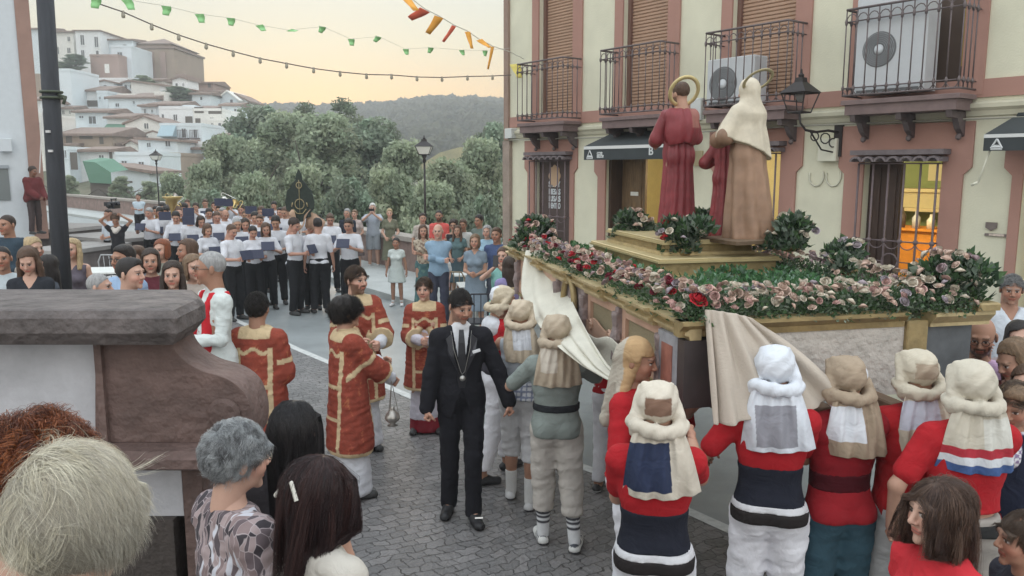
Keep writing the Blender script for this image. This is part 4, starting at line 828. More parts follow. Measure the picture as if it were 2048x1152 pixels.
# ================================================================ strings of flags and lights
def string_at(pts, Y0, Y1): n = len(pts); return [P(x, y, Y0+(Y1-Y0)*i/(n-1)) for i, (x, y) in enumerate(pts)]
bulbs = [(190, 5), (246, 24), (303, 49), (357, 70), (412, 88), (466, 103), (520, 117), (573, 127), (627, 137), (680, 144), (733, 149), (783, 150), (834, 154), (884, 155), (935, 153), (985, 152), (1022, 150)]
sl = thing('light_string', 'festoon cable with small bulbs sagging across the sky', 'string lights'); pt = string_at(bulbs, 9.0, 14.2)
m = MB(); m.tube(pt, .008, 5); m.build('cable', M_IRON, sl)
for i, p in enumerate(pt[1:-1]):
    m = MB(); m.lathe([(0, -.07), (.02, -.06), (.024, -.035), (.014, 0), (.018, .012), (0, .02)], n=8); m.build('bulb', mat('bulb_dull', (.35, .33, .27), .4), sl, loc=p, smooth=True)
gl = [(190, -6, 30, 0), (252, -1, 40, 30), (332, 12, 24, 0), (398, 28, 28, 20), (461, 36, 18, 5), (518, 50, 22, 40), (578, 60, 28, 80), (645, 53, 16, -20), (702, 78, 20, 8), (757, 73, 20, -35), (811, 98, 18, 15), (862, 95, 18, -20), (923, 100, 18, 20), (970, 101, 20, 0)]
gf = thing('green_bunting', 'string of small green pennants high over the street', 'bunting'); pt = string_at([(x, y) for x, y, *_ in gl]+[(1020, 96)], 7.5, 13.5)
m = MB(); m.tube(pt, .0025, 4); m.build('cord', mat('cord_pale', (.55, .55, .48), .8), gf)
rb = random.Random(4)
def flag(parent, p, w, h, tw, col, name='pennant', rag=.3):
    m = MB(); a = R(tw); n = 4; vs_ = []
    for j in range(n+1):
        t_ = j/n; yaw = .5+1.2*t_*rb.uniform(.3, 1); wd = w*(1-.35*t_); x = math.sin(a)*h*t_; z = -math.cos(a)*h*t_
        for s_ in (-1, 0, 1): vs_.append((x+s_*wd/2*math.cos(yaw*.6)*math.cos(a*.5), s_*wd/2*math.sin(yaw)+.02*math.sin(t_*5), z+s_*wd/2*math.sin(a)*.4))
    m.add(vs_, [(j*3+i, j*3+i+1, j*3+4+i, j*3+3+i) for j in range(n) for i in (0, 1)]); o = m.build(name, None, parent, loc=p, smooth=True); o.data.materials.append(col)
    md = o.modifiers.new('thickness', 'SOLIDIFY'); md.thickness = .002
M_FG = mat('pennant_green', (.25, .52, .22), .7); M_FO = mat('pennant_orange', (.80, .38, .06), .7); M_FR = mat('pennant_red', (.72, .14, .08), .7); M_FY = mat('pennant_yellow', (.8, .7, .2), .7)
for i, (x, y, sz, tw) in enumerate(gl): flag(gf, pt[i], .085, .065+.0012*sz, tw, M_FG)
of = thing('orange_bunting', 'string of orange and red pennants sloping to the house corner', 'bunting')
ol = [(800, -20), (850, 18), (878, 32), (908, 50), (935, 62), (958, 78), (985, 92), (1018, 103), (1048, 118)]; pt = string_at(ol, 10, 13.3)
m = MB(); m.tube(pt, .006, 4); m.build('cord', MATS['cord_pale'], of)
for i, (k, tw, c, w_, h_) in enumerate([(0, 40, M_FO, .12, .30), (1, -60, M_FR, .14, .22), (2, -35, M_FO, .12, .26), (3, -35, M_FR, .06, .26), (4, 15, M_FO, .08, .24), (5, 55, M_FO, .10, .2), (6, -12, M_FO, .05, .34)]): flag(of, pt[k]+Vector((0, 0, -.01)), w_, h_, tw, c)
flag(of, P(1030, 128, 14.2), .2, .25, 20, M_FY)
pb = thing('corner_person_clothes', 'x', 'x') if False else None
# ================================================================ haze
hz_ = MB().box(-420, 420, -40, 640, -9, 160).build('haze', None); hz_['kind'] = 'stuff'; hz_['label'] = 'thin evening haze over the valley'; hz_.data.materials.clear()
hm = bpy.data.materials.new('haze'); hm.use_nodes = True; nt = hm.node_tree; nt.nodes.clear(); ho = nt.nodes.new('ShaderNodeOutputMaterial'); hv = nt.nodes.new('ShaderNodeVolumePrincipled'); hv.inputs['Color'].default_value = (.86, .90, .92, 1); hv.inputs['Density'].default_value = .0018; hv.inputs['Anisotropy'].default_value = .2
nt.links.new(hv.outputs[0], ho.inputs['Volume']); hz_.data.materials.append(hm); hz_.display_type = 'WIRE'
# ================================================================ PEOPLE
def rotm(ax, deg):
    return np.array(Matrix.Rotation(R(deg), 3, ax))
def mat3(M): return np.array(M)
SKIN = {'fair': (.50, .31, .235), 'mid': (.42, .245, .175), 'tan': (.34, .185, .125), 'dark': (.20, .105, .07)}
# ---- heads (front is -Y), built once per kind
def head_mesh(kind, h):
    f = kind == 'f'; w = .94 if f else 1.0
    pr = [ell((0, .014, .028), (.074*w, .096, .090), k=.02), ell((0, -.030, -.015), (.060*w, .060, .082), k=.025), ell((0, -.034, -.066), (.050*w, .050, .042), k=.02),
          ell((0, -.074, -.098), (.019, .016, .016), k=.018), ell((.036, -.058, -.030), (.026, .026, .028), k=.02), ell((-.036, -.058, -.030), (.026, .026, .028), k=.02),
          cap((-.032, -.080, .026), (.032, -.080, .026), .011 if f else .014, k=.014),
          cap((0, .018, -.05), (0, .034, -.17), .050 if f else .058, .052 if f else .062, k=.03)]
    for s in (-1, 1):
        pr.append(dict(ell((s*.030, -.104, .004), (.018, .018, .012), k=.012, sub=True), id=0))
        pr.append(ell((s*.029, -.0765, .003), (.0135, .0125, .0095), k=.002, id=2))
        pr.append(ell((s*.080*w, .012, -.004), (.009, .018, .031), k=.008, rot=rotm('Z', s*22)))
    pr += [cap((0, -.086, .018), (0, -.108, -.024), .008, .0115, k=.010), ell((.011, -.097, -.030), (.009, .010, .008), k=.006), ell((-.011, -.097, -.030), (.009, .010, .008), k=.006),
           cap((-.017, -.0835, -.0565), (.017, -.0835, -.0565), .0062, k=.004, id=3), cap((-.014, -.083, -.066), (.014, -.083, -.066), .0072, k=.004, id=3)]
    V, Q, I = surf(pr, h); return V, Q, I
def head_cols(V, I, skin, hairc, beard=0, old=0):
    c = np.tile(np.array(skin), (len(V), 1)).astype(float); x, y, z = V[:, 0], V[:, 1], V[:, 2]; ax = abs(x)
    ch = np.exp(-((ax-.042)**2+(z+.03)**2)/.0007)*(y < -.02); c *= (1+ch[:, None]*np.array([.12, -.10, -.10]))
    eye = ((ax-.029)**2/.0145**2+(z-.004)**2/.0075**2 < 1) & (y < -.06); c[eye] = (.46, .42, .39)
    iris = ((ax-.029)**2+(z-.004)**2 < .0075**2) & (y < -.06); c[iris] = (.045, .03, .022)
    lash = ((ax-.029)**2/.018**2+(z-.012)**2/.0045**2 < 1) & (y < -.06); c[lash] = (.07, .045, .035)
    brow = (abs(z-.0285+((ax-.03)*.06)) < .0055) & (ax > .010) & (ax < .050) & (y < -.055); c[brow] = c[brow]*.45+(np.array(hairc)*.8+.01)*.55
    lip = ((ax < .026) & (abs(z+.061) < .010-.10*ax) & (y < -.07)); c[lip] = np.array(skin)*np.array([.95, .52, .52])
    c[(ax < .024) & (abs(z+.0610) < .0022) & (y < -.07)] = np.array(skin)*.35
    c[(abs(ax-.010) < .005) & (abs(z+.034) < .004) & (y < -.085)] *= .45
    if beard:
        b = (z < -.022-.35*(ax > .045)*0) & (y < .005) & (z > -.125) & ~((ax < .022) & (abs(z+.061) < .009)); b &= ((z < -.062) | (ax > .044) | ((z < -.040) & (ax < .03))); m = b
        c[m] = c[m]*(1-beard)+np.array(hairc)*beard
    return c
HEADS = {k: head_mesh(k, .0056) for k in ('m', 'f')}
HEADS_HI = {k: head_mesh(k, .0042) for k in ('m', 'f')}
# ---- hands
def hand_mesh(curls, h, thumb):
    pr = [cap((.0, -.012, 0), (.0, .012, 0), .021, k=.02, sq=((0, 0, 1), .8)), cap((.035, -.020, 0), (.035, .022, 0), .0175, k=.02), cap((.078, -.028, 0), (.078, .028, 0), .0135, k=.015), cap((.02, .018, -.01), (.055, .03, -.012), .016, k=.015)]
    for y, L, dy in ((.030, .072, .10), (.0105, .081, .02), (-.0095, .075, -.05), (-.0285, .058, -.13)):
        p = np.array([.082, y, 0]); a = 0
        for j, (fr, cu) in enumerate(zip((.45, .31, .24), curls)):
            a += cu; d = np.array([math.cos(R(a))*math.cos(dy), math.sin(dy)*math.cos(R(a)), -math.sin(R(a))]); q = p+d*L*fr
            pr.append(cap(p, q, .0090-.0007*j, .0084-.0008*j, k=.0035)); p = q
    p = np.array([.028, .030, -.012]); 
    for (d, L, r) in ((thumb[0], .040, .012), (thumb[1], .032, .0105), (thumb[2], .024, .009)):
        d = np.array(d, float); d /= np.linalg.norm(d); q = p+d*L; pr.append(cap(p, q, r, r-.001, k=.005)); p = q
    V, Q, I = surf(pr, h); return V, Q
HANDS = {}
for nm, cu, th in (('relax', (22, 28, 18), ((.62, .6, -.35), (.85, .25, -.4), (.9, .0, -.4))), ('grip', (70, 85, 50), ((.55, .45, -.65), (.75, -.15, -.7), (.5, -.6, -.6))), ('flat', (6, 8, 5), ((.6, .75, -.1), (.8, .45, -.1), (.9, .3, -.1)))):
    HANDS[nm] = hand_mesh(cu, .0050, th)
# ---- hair, white vertex colour x object colour
def hairline(p, fz=.088):
    zl = np.interp(p[:, 1], [-.12, -.085, -.03, -.005, .03, .07, .12], [fz+.01, fz, .035, -.012, -.030, -.070, -.088]); return (zl-p[:, 2])*.75
HAIR = {}
def hair(nm, prims, h=.007, cut=True, fz=.088, amp=.004, f=55, extra=None):
    c = (lambda p: hairline(p, fz)) if cut else None
    if extra: c = extra
    V, Q, I = surf(prims, h, cut=c, disp=lambda p: wob(p, f, 2, axes=(1, 1, .5))*amp); tone = 1+.25*wob(V, 90, 5, axes=(1, 1, .25))
    HAIR[nm] = mesh_from('hair', V, Q, M_HAIR, cols=np.clip(np.tile(tone[:, None], (1, 3)), .5, 1.6))
hair('short', [ell((0, .018, .038), (.080, .101, .096)), ell((.015, -.03, .085), (.055, .05, .040), k=.02)], amp=.004, f=70)
hair('full', [ell((0, .020, .046), (.087, .108, .098))], amp=.006, f=40)
hair('crop', [ell((0, .015, .032), (.0765, .0985, .0925))], amp=.0015)
hair('receding', [ell((0, .015, .032), (.0775, .0995, .0925))], amp=.0015, extra=lambda p: np.maximum(hairline(p, .085), (.012-np.maximum(p[:, 1], .05-abs(p[:, 0])*.5)+0*p[:, 0])*.6-.02))
hair('bald', [ell((0, .015, .030), (.0775, .0985, .0895))], amp=.001, extra=lambda p: np.maximum(hairline(p, .0), p[:, 2]-.025-.0*p[:, 0]))
hair('curly', [ell((0, .024, .048), (.10, .120, .105)), ell((0, .07, -.02), (.085, .06, .075))], amp=.014, f=60)
fr = lambda p: np.maximum(np.where(p[:, 1] < -.045, .058-p[:, 2]+0*p[:, 0], -.1)*.8, (.062-abs(p[:, 0]))*(p[:, 1] < -.0)*(p[:, 2] < .045)-.001*(p[:, 1] >= 0))
def frontcut(p):     # keeps the face free: removes the wedge in front of the ears
    face = np.minimum(np.minimum(-(p[:, 1]+.012), .088-.42*abs(p[:, 0]-.012)-p[:, 2]), .066-abs(p[:, 0])); return face
hair('bob', [ell((0, .022, .042), (.088, .106, .098)), ell((0, .045, -.045), (.088, .066, .085)), ell((.066, -.002, -.045), (.024, .045, .075)), ell((-.066, -.002, -.045), (.024, .045, .075))], extra=frontcut, amp=.005)
hair('long', [ell((0, .022, .042), (.088, .106, .098)), ell((0, .060, -.09), (.092, .055, .15)), cap((0, .085, -.08), (0, .11, -.30), .075, .055, sq=((0, 1, 0), .45)), ell((.072, .01, -.08), (.026, .042, .12)), ell((-.072, .01, -.08), (.026, .042, .12))], extra=frontcut, amp=.006)
hair('longfront', [ell((0, .022, .042), (.090, .106, .100)), ell((0, .050, -.07), (.095, .055, .13)), cap((.078, .0, -.02), (.088, -.03, -.22), .030, .036), cap((-.078, .0, -.02), (-.088, -.03, -.22), .030, .036), cap((0, .085, -.08), (0, .10, -.26), .080, .06, sq=((0, 1, 0), .45))], extra=frontcut, amp=.008)
hair('tied', [ell((0, .018, .038), (.081, .102, .095)), cap((0, .115, .0), (0, .135, -.13), .030, .016)], amp=.003, extra=lambda p: np.where(p[:, 1] > .09, -.02, hairline(p)))
hair('bun', [ell((0, .018, .038), (.081, .102, .095)), ell((0, .10, .085), (.045, .042, .04))], amp=.004, extra=lambda p: np.where(p[:, 1] > .09, -.02, hairline(p)))
HC = {'black': (.018, .014, .013), 'dark': (.035, .022, .016), 'brown': (.085, .048, .030), 'light': (.17, .11, .065), 'blond': (.40, .30, .17), 'grey': (.30, .30, .30), 'white': (.55, .55, .54), 'red': (.20, .06, .025)}
# ---- skeleton
class Sk: pass
def ik(a, t, l1, l2, pole):
    a, t, pole = np.array(a, float), np.array(t, float), np.array(pole, float); d = t-a; L = np.linalg.norm(d); L2 = min(L, (l1+l2)*.998); u = d/L; t = a+u*L2
    x = (l1*l1-l2*l2+L2*L2)/(2*L2); y = math.sqrt(max(l1*l1-x*x, 0)); p = pole-(pole@u)*u; p /= np.linalg.norm(p)+1e-9; return a+u*x+p*y, t
POSES = {
 'stand': {}, 'clasp': dict(lh=(.05, -.20, 1.06), rh=(-.05, -.22, 1.08), hand='grip'), 'cross': dict(lh=(-.13, -.20, 1.20), rh=(.13, -.24, 1.16), hand='grip'),
 'folder': dict(lh=(.13, -.32, 1.24), rh=(-.12, -.34, 1.24), hand='grip', head=(0, 14, 0)), 'folderlow': dict(lh=(.10, -.30, 1.12), rh=(-.14, -.30, 1.14), hand='grip', head=(0, 22, 0)),
 'horn': dict(lh=(.06, -.34, 1.50), rh=(-.03, -.24, 1.50), hand='grip', head=(0, 4, 0), lp=(.6, .1, -.6), rp=(-.6, .1, -.6)), 'phone': dict(lh=(.04, -.30, 1.50), rh=(-.04, -.30, 1.50), hand='grip', lp=(.6, 0, -.5), rp=(-.6, 0, -.5)),
 'sit': dict(sit=1, lh=(.13, -.30, .98), rh=(-.13, -.30, .98)), 'waist': dict(lh=(.14, -.18, 1.0), rh=(-.12, -.2, .98)),
}
def skeleton(sex='m', lean=(0, 0, 0), lh=None, rh=None, lp=None, rp=None, lf=None, rf=None, head=(0, 0, 0), hand='relax', sit=0, lhand=None, rhand=None, hand_dir=None, **kw):
    k = Sk(); f = sex == 'f'; sw = .148 if f else .163
    pz = .93 if not sit else .56; k.pel = np.array([0, 0, pz])
    Rt = rotm('Z', lean[2])@rotm('Y', -lean[1])@rotm('X', lean[0]); k.Rt = Rt
    up = lambda p: k.pel+Rt@(np.array(p, float)-np.array([0, 0, .93])); k.up = up
    k.neck = up((0, .02, 1.46)); k.head = up((0, -.008, 1.630)); k.sex = sex
    Rh = Rt@rotm('Z', head[0])@rotm('X', head[1])@rotm('Y', head[2]); k.Rh = Rh
    dz = pz-.93
    k.sh = [up((sw, .012, 1.392)), up((-sw, .012, 1.392))]; k.el, k.wr = [], []
    for i, (t, pl, s) in enumerate(((lh, lp, 1), (rh, rp, -1))):
        t = (s*.265, -.03, .875) if t is None else t; t = np.array(t, float)+np.array([0, 0, dz]); pl = (s*.5, .7, -.3) if pl is None else pl
        e, w = ik(k.sh[i], t, .285, .25, pl); k.el.append(e); k.wr.append(w)
    k.hip = [np.array([.085, 0, pz-.02]), np.array([-.085, 0, pz-.02])]; k.kn, k.an, k.toe = [], [], []
    for i, (t, s) in enumerate(((lf, 1), (rf, -1))):
        if t is None: t = (s*.11, .01 if not sit else -.48, .075)
        t = np.array(t, float); lg = max(.419, float(np.linalg.norm(k.hip[i]-t[:3]))*.5015); kn, an = ik(k.hip[i], t[:3], lg, lg, (s*.06, -1, .05)); k.kn.append(kn); k.an.append(an)
        fd = np.array([s*.25, -1, 0]); fd /= np.linalg.norm(fd); pitch = max(0, an[2]-.09)
        k.toe.append(an+fd*.15+np.array([0, 0, -.045-pitch*.5]))
    k.hand = [lhand or hand, rhand or hand]; k.hd = hand_dir
    return k
def P_torso(k, fat=1.0, breast=True, lower=True):
    up, Rt = k.up, k.Rt; f = k.sex == 'f'
    pr = [ell(up((0, -.012, 1.09)), (.135*fat*(.93 if f else 1), .098*fat**1.5, .15), Rt, k=.05), ell(up((0, .005, 1.26)), (.150*(1+(fat-1)*.6)*(.93 if f else 1.04), .108*(1+(fat-1)*.6), .17), Rt, k=.05),
          cap(up((-.10, .02, 1.375)), up((.10, .02, 1.375)), .052, k=.05), cap(up((-.03, .025, 1.42)), up((.03, .025, 1.42)), .055, k=.05), cap(up((.03, .03, 1.45)), up((.12, .02, 1.40)), .034, k=.04), cap(up((-.03, .03, 1.45)), up((-.12, .02, 1.40)), .034, k=.04),
          ell(k.sh[0], (.048, .052, .052), k=.035), ell(k.sh[1], (.048, .052, .052), k=.035)]
    if f and breast: pr += [ell(up((s*.068, -.082, 1.255)), (.062, .055, .058), Rt, k=.03) for s in (1, -1)]
    if lower: pr += P_hips(k, fat)
    return pr
def P_hips(k, fat=1.0):
    w = .160*(1+(fat-1)*.8); c = k.pel+np.array([0, .006, .03]); pr = [ell(c, (w, .105*fat, .115), k=.05)]
    pr += [ell(k.pel+np.array([s*.07, .045, -.015]), (.085, .085, .095), k=.03) for s in (1, -1)]; return pr
def P_arm(k, i, r0=.043, r1=.037, r2=.027, t0=1.0, t1=1.0, fore=True):
    a, e, w = k.sh[i], k.el[i], k.wr[i]; pr = [cap(a, a+(e-a)*t0, r0, r0+(r1-r0)*t0, k=.025)]
    if fore: pr += [cap(e, e+(w-e)*t1, r1, r1+(r2-r1)*t1, k=.02)]
    return pr
def P_leg(k, i, r0=.082, r1=.056, r2=.040, t1=1.0, calf=True):
    h_, n_, a = k.hip[i], k.kn[i], k.an[i]; pr = [cap(h_, n_, r0, r1, k=.03)]
    if t1 > 0:
        pr += [cap(n_, n_+(a-n_)*t1, r1, r1+(r2-r1)*t1, k=.02)]
        if calf: c = n_+(a-n_)*.3+np.array([0, .018, 0]); pr += [ell(c, (.046, .05, .10), k=.03)]
    return pr
def P_foot(k, i, r=.036): a, t = k.an[i], k.toe[i]; hl = a+np.array([0, .035, -.04]); return [cap(hl, t, r, r*.95, k=.02, sq=((0, 0, 1), .85)), cap(a+np.array([0, 0, .02]), a+(t-a)*.45+np.array([0, 0, -.012]), .036, .036, k=.02)]
PEOPLE = {}
def person(label, loc, yaw=0, h=1.75, sex='m', fat=1.0, pose='stand', skin='mid', hr=('short', 'dark'), outfit=(), res=.020, beard=0, group=None, hs=1.05, hi=False, cat='person', **kw):
    pk = dict(POSES[pose]) if isinstance(pose, str) else dict(pose); pk.update(kw); k = skeleton(sex=sex, **pk); k.fat = fat; sc = h/1.75
    t = thing('person', label, cat, loc, R(yaw), group); t.scale = (sc, sc, sc); sk = np.array(SKIN[skin]) if isinstance(skin, str) else np.array(skin)
    pr = P_torso(k, fat*.97); 
    for i in (0, 1): pr += P_arm(k, i)+P_leg(k, i)+P_foot(k, i)
    pr.append(cap(k.neck, k.head+k.Rh@np.array([0, .02, -.07]), .054 if sex == 'm' else .047, k=.03))
    V, Q, I = surf(pr, res); VS = [V]; QS = [Q]; CS = [np.tile(sk, (len(V), 1))]; off = len(V)
    hv, hq, hid = (HEADS_HI if hi else HEADS)[sex]; hc = HC[hr[1]] if hr and isinstance(hr[1], str) else (hr[1] if hr else (.03, .02, .02))
    VS.append((hv*hs)@k.Rh.T+k.head); QS.append(hq+off); CS.append(head_cols(hv, hid, sk, hc, beard)); off += len(hv)
    for i, s in ((0, 1), (1, -1)):
        v, q = HANDS[k.hand[i]]; v = v.copy(); q = q.copy()
        if i == 0: v[:, 1] *= -1; q = q[:, ::-1]
        fdir = k.wr[i]-k.el[i]; fdir /= np.linalg.norm(fdir)
        if k.hd: fdir = fdir*.5+np.array(k.hd[i], float); fdir /= np.linalg.norm(fdir)
        pn = np.array([-s*1.0, 0, 0]) if abs(fdir[2]) > .6 else np.array([-s*.6, 0.2, -.5])
        if abs(fdir[2]) <= .6 and k.hand[i] == 'grip': pn = np.array([-s*.9, .5, 0.])
        z = -pn; z = z-(z@fdir)*fdir; z /= np.linalg.norm(z); y = np.cross(z, fdir)
        M = np.stack([fdir, y, z], 1); VS.append(v@M.T*(.97 if sex == 'm' else .88)+k.wr[i]-fdir*.005); QS.append(q+off); CS.append(np.tile(sk*np.array([1.03, .97, .97]), (len(v), 1))); off += len(v)
    link('body', mesh_from('body', np.concatenate(VS), np.concatenate(QS), M_SKIN, cols=np.concatenate(CS)), t)
    if hr and hr[0]:
        o = link('hair', HAIR[hr[0]], t); M = np.eye(4); M[:3, :3] = k.Rh*hs; M[:3, 3] = k.head; o.matrix_basis = Matrix(M.tolist()); o.color = (*hc, 1)
    for g in outfit: g(t, k, res)
    t['_k'] = 0; del t['_k']; PEOPLE[t.name] = k; t_k[t.name] = k
    return t
t_k = {}
def _wr(p, amp=.005, f=16): return wob(p, f, 3, axes=(1, 1, 1.5))*amp*1.2+.0035*np.sin(wob(p, 9, 6)*6+p[:, 2]*38)*np.clip(wob(p, 5, 1)+.6, 0, 1)
def garment(name, prims, infl, color, cut=None, amp=.005, f=16, res=None, tint=None, material=None):
    def g(t, k, res_):
        pr = prims(k); V, Q, I = surf(pr, res or min(res_, .016), cut=(lambda p: cut(p, k)) if cut else None, disp=lambda p: _wr(p, amp, f), inflate=infl)
        if not len(V): return
        c = color(V, k) if callable(color) else np.tile(np.array(color), (len(V), 1))
        return link(name, mesh_from(name, V, Q, material or M_CLOTH, cols=c), t)
    return g
def tl(p, k): return (p-k.pel)@k.Rt+np.array([0, 0, .93])           # into the upright torso frame
def top(color=(.7, .7, .72), sleeve=.75, long=False, hem=.96, infl=.013, name='shirt', v=0.0, neck=1.475, fl=.052, **kw):
    def pr(k):
        q = P_torso(k, k.fat)
        for i in (0, 1):
            if sleeve > 0: q += P_arm(k, i, fl-.006, fl-.010 if not long else .044, .034, t0=1 if long else sleeve, t1=.96, fore=long)
        return q
    def cut(p, k):
        l = tl(p, k); c = np.maximum(hem-l[:, 2], l[:, 2]-neck+0*l[:, 0]); c = np.where(abs(l[:, 0]) > .17, -1, c) if sleeve > 0 else np.maximum(c, abs(l[:, 0])-.165)
        if sleeve == 0: c = np.maximum(c, l[:, 2]-1.44+.0*l[:, 0]); 
        if v > 0: c = np.maximum(c, np.where(l[:, 1] < .0, np.minimum((l[:, 2]-(neck-v))*.6-abs(l[:, 0])+.0, l[:, 2]-1.2), -1))
        return c
    return garment(name, pr, infl, color, cut, **kw)
def legs(color=(.02, .02, .025), hem=.08, waist=1.03, r=(.088, .066, .054), infl=.007, name='trousers', **kw):
    def pr(k):
        q = P_hips(k, k.fat)+[ell((0, -.002, 1.0) if k.pel[2] > .8 else k.pel+np.array([0, 0, .07]), (.142*k.fat, .100*k.fat, .08), k=.05)]
        for i in (0, 1): q += P_leg(k, i, *r, calf=False)
        return q
    return garment(name, pr, infl, color, lambda p, k: np.maximum(np.where(p[:, 2] < .55, hem-p[:, 2], -1), p[:, 2]-waist+(.93-k.pel[2])), **kw)
def shoes(color=(.03, .03, .03), infl=.006, name='shoe'):
    def g(t, k, res_):
        for i in (0, 1):
            V, Q, I = surf(P_foot(k, i, .038), .010, cut=lambda p: np.maximum(p[:, 2]-k.an[i][2]-.012, .006-p[:, 2]) if k.an[i][2] < .12 else p[:, 2]-k.an[i][2]-.012, inflate=infl)
            c = color(V, k) if callable(color) else np.tile(np.array(color), (len(V), 1)); link(name, mesh_from(name, V, Q, M_PAINT, cols=c), t)
    return g
def socks(color=(.6, .6, .6), z1=.3):
    def g(t, k, res_):
        for i in (0, 1):
            V, Q, I = surf(P_leg(k, i)[1:], .010, cut=lambda p: np.maximum(p[:, 2]-z1, .04-p[:, 2]), inflate=.005); c = color(V, k) if callable(color) else np.tile(np.array(color), (len(V), 1)); link('sock', mesh_from('sock', V, Q, M_CLOTH, cols=c), t)
    return g
def skirt(color, hem=.45, waist=1.05, r=(.125, .24), name='skirt', sqr=.72, **kw):
    return garment(name, lambda k: P_hips(k, k.fat)+[cap(k.pel+np.array([0, 0, .15]), k.pel+np.array([0, 0, -(.93-hem)]), r[0], r[1], sq=((0, 1, 0), sqr), k=.04)], .012, color, lambda p, k: np.maximum(hem-p[:, 2], p[:, 2]-waist), amp=kw.pop('amp', .010), **kw)
def band(color, z0, z1, infl=.02, name='belt', **kw):
    return garment(name, lambda k: P_torso(k, k.fat), infl, color, lambda p, k: np.maximum(z0-tl(p, k)[:, 2], tl(p, k)[:, 2]-z1), amp=.003, **kw)
def glasses(col=(.03, .03, .03), dark=False):
    def g(t, k, res_):
        m = MB()
        for s in (-1, 1):
            m.tube([(s*.031+.021*math.cos(a), -.105-abs(math.cos(a))*.0, .003+.016*math.sin(a)) for a in [2*math.pi*q/12 for q in range(13)]], .0022, 5); m.tube([(s*.052, -.103, .006), (s*.078, -.05, .006), (s*.083, .01, .004)], .002, 4)
        m.tube([(-.010, -.107, .006), (.010, -.107, .006)], .002, 4); o = m.build('glasses', M_PAINT, t, smooth=True, col=col); M = np.eye(4); M[:3, :3] = k.Rh; M[:3, 3] = k.head; o.matrix_basis = Matrix(M.tolist())
    return g
def at_head(o, k, s=1.0): M = np.eye(4); M[:3, :3] = k.Rh*s; M[:3, 3] = k.head; o.matrix_basis = Matrix(M.tolist()); return o
def copy_person(src, label, loc, yaw, h=None, group=None, hr=None, tint=None, skin=None):
    r = src.copy(); COL.objects.link(r); r.location = loc; r.rotation_euler = (0, 0, R(yaw)); r['label'] = label; t_k[r.name] = t_k[src.name]
    if h: r.scale = (h/1.75,)*3
    if group: r['group'] = group
    elif 'group' in r: del r['group']
    for ch in src.children:
        c = ch.copy(); COL.objects.link(c); c.parent = r
        base = ch.name.split('.')[0]
        if base == 'hair' and hr: c.data = HAIR[hr[0]]; c.color = (*(HC[hr[1]]), 1)
        if tint and base in tint: c.color = (*tint[base], 1)
        if skin and base == 'body': c.color = (*skin, 1)
    return r
def gpos(px, py, h, Y=None, z0=0.0):
    """where someone h tall (standing at height z0) must stand for the top of the head to be at that pixel"""
    if Y is None: r = ray(px, py); Y = r.y*((h+z0-CAMZ)/r.z)
    p = P(px, py, Y); return (p.x, Y, z0)
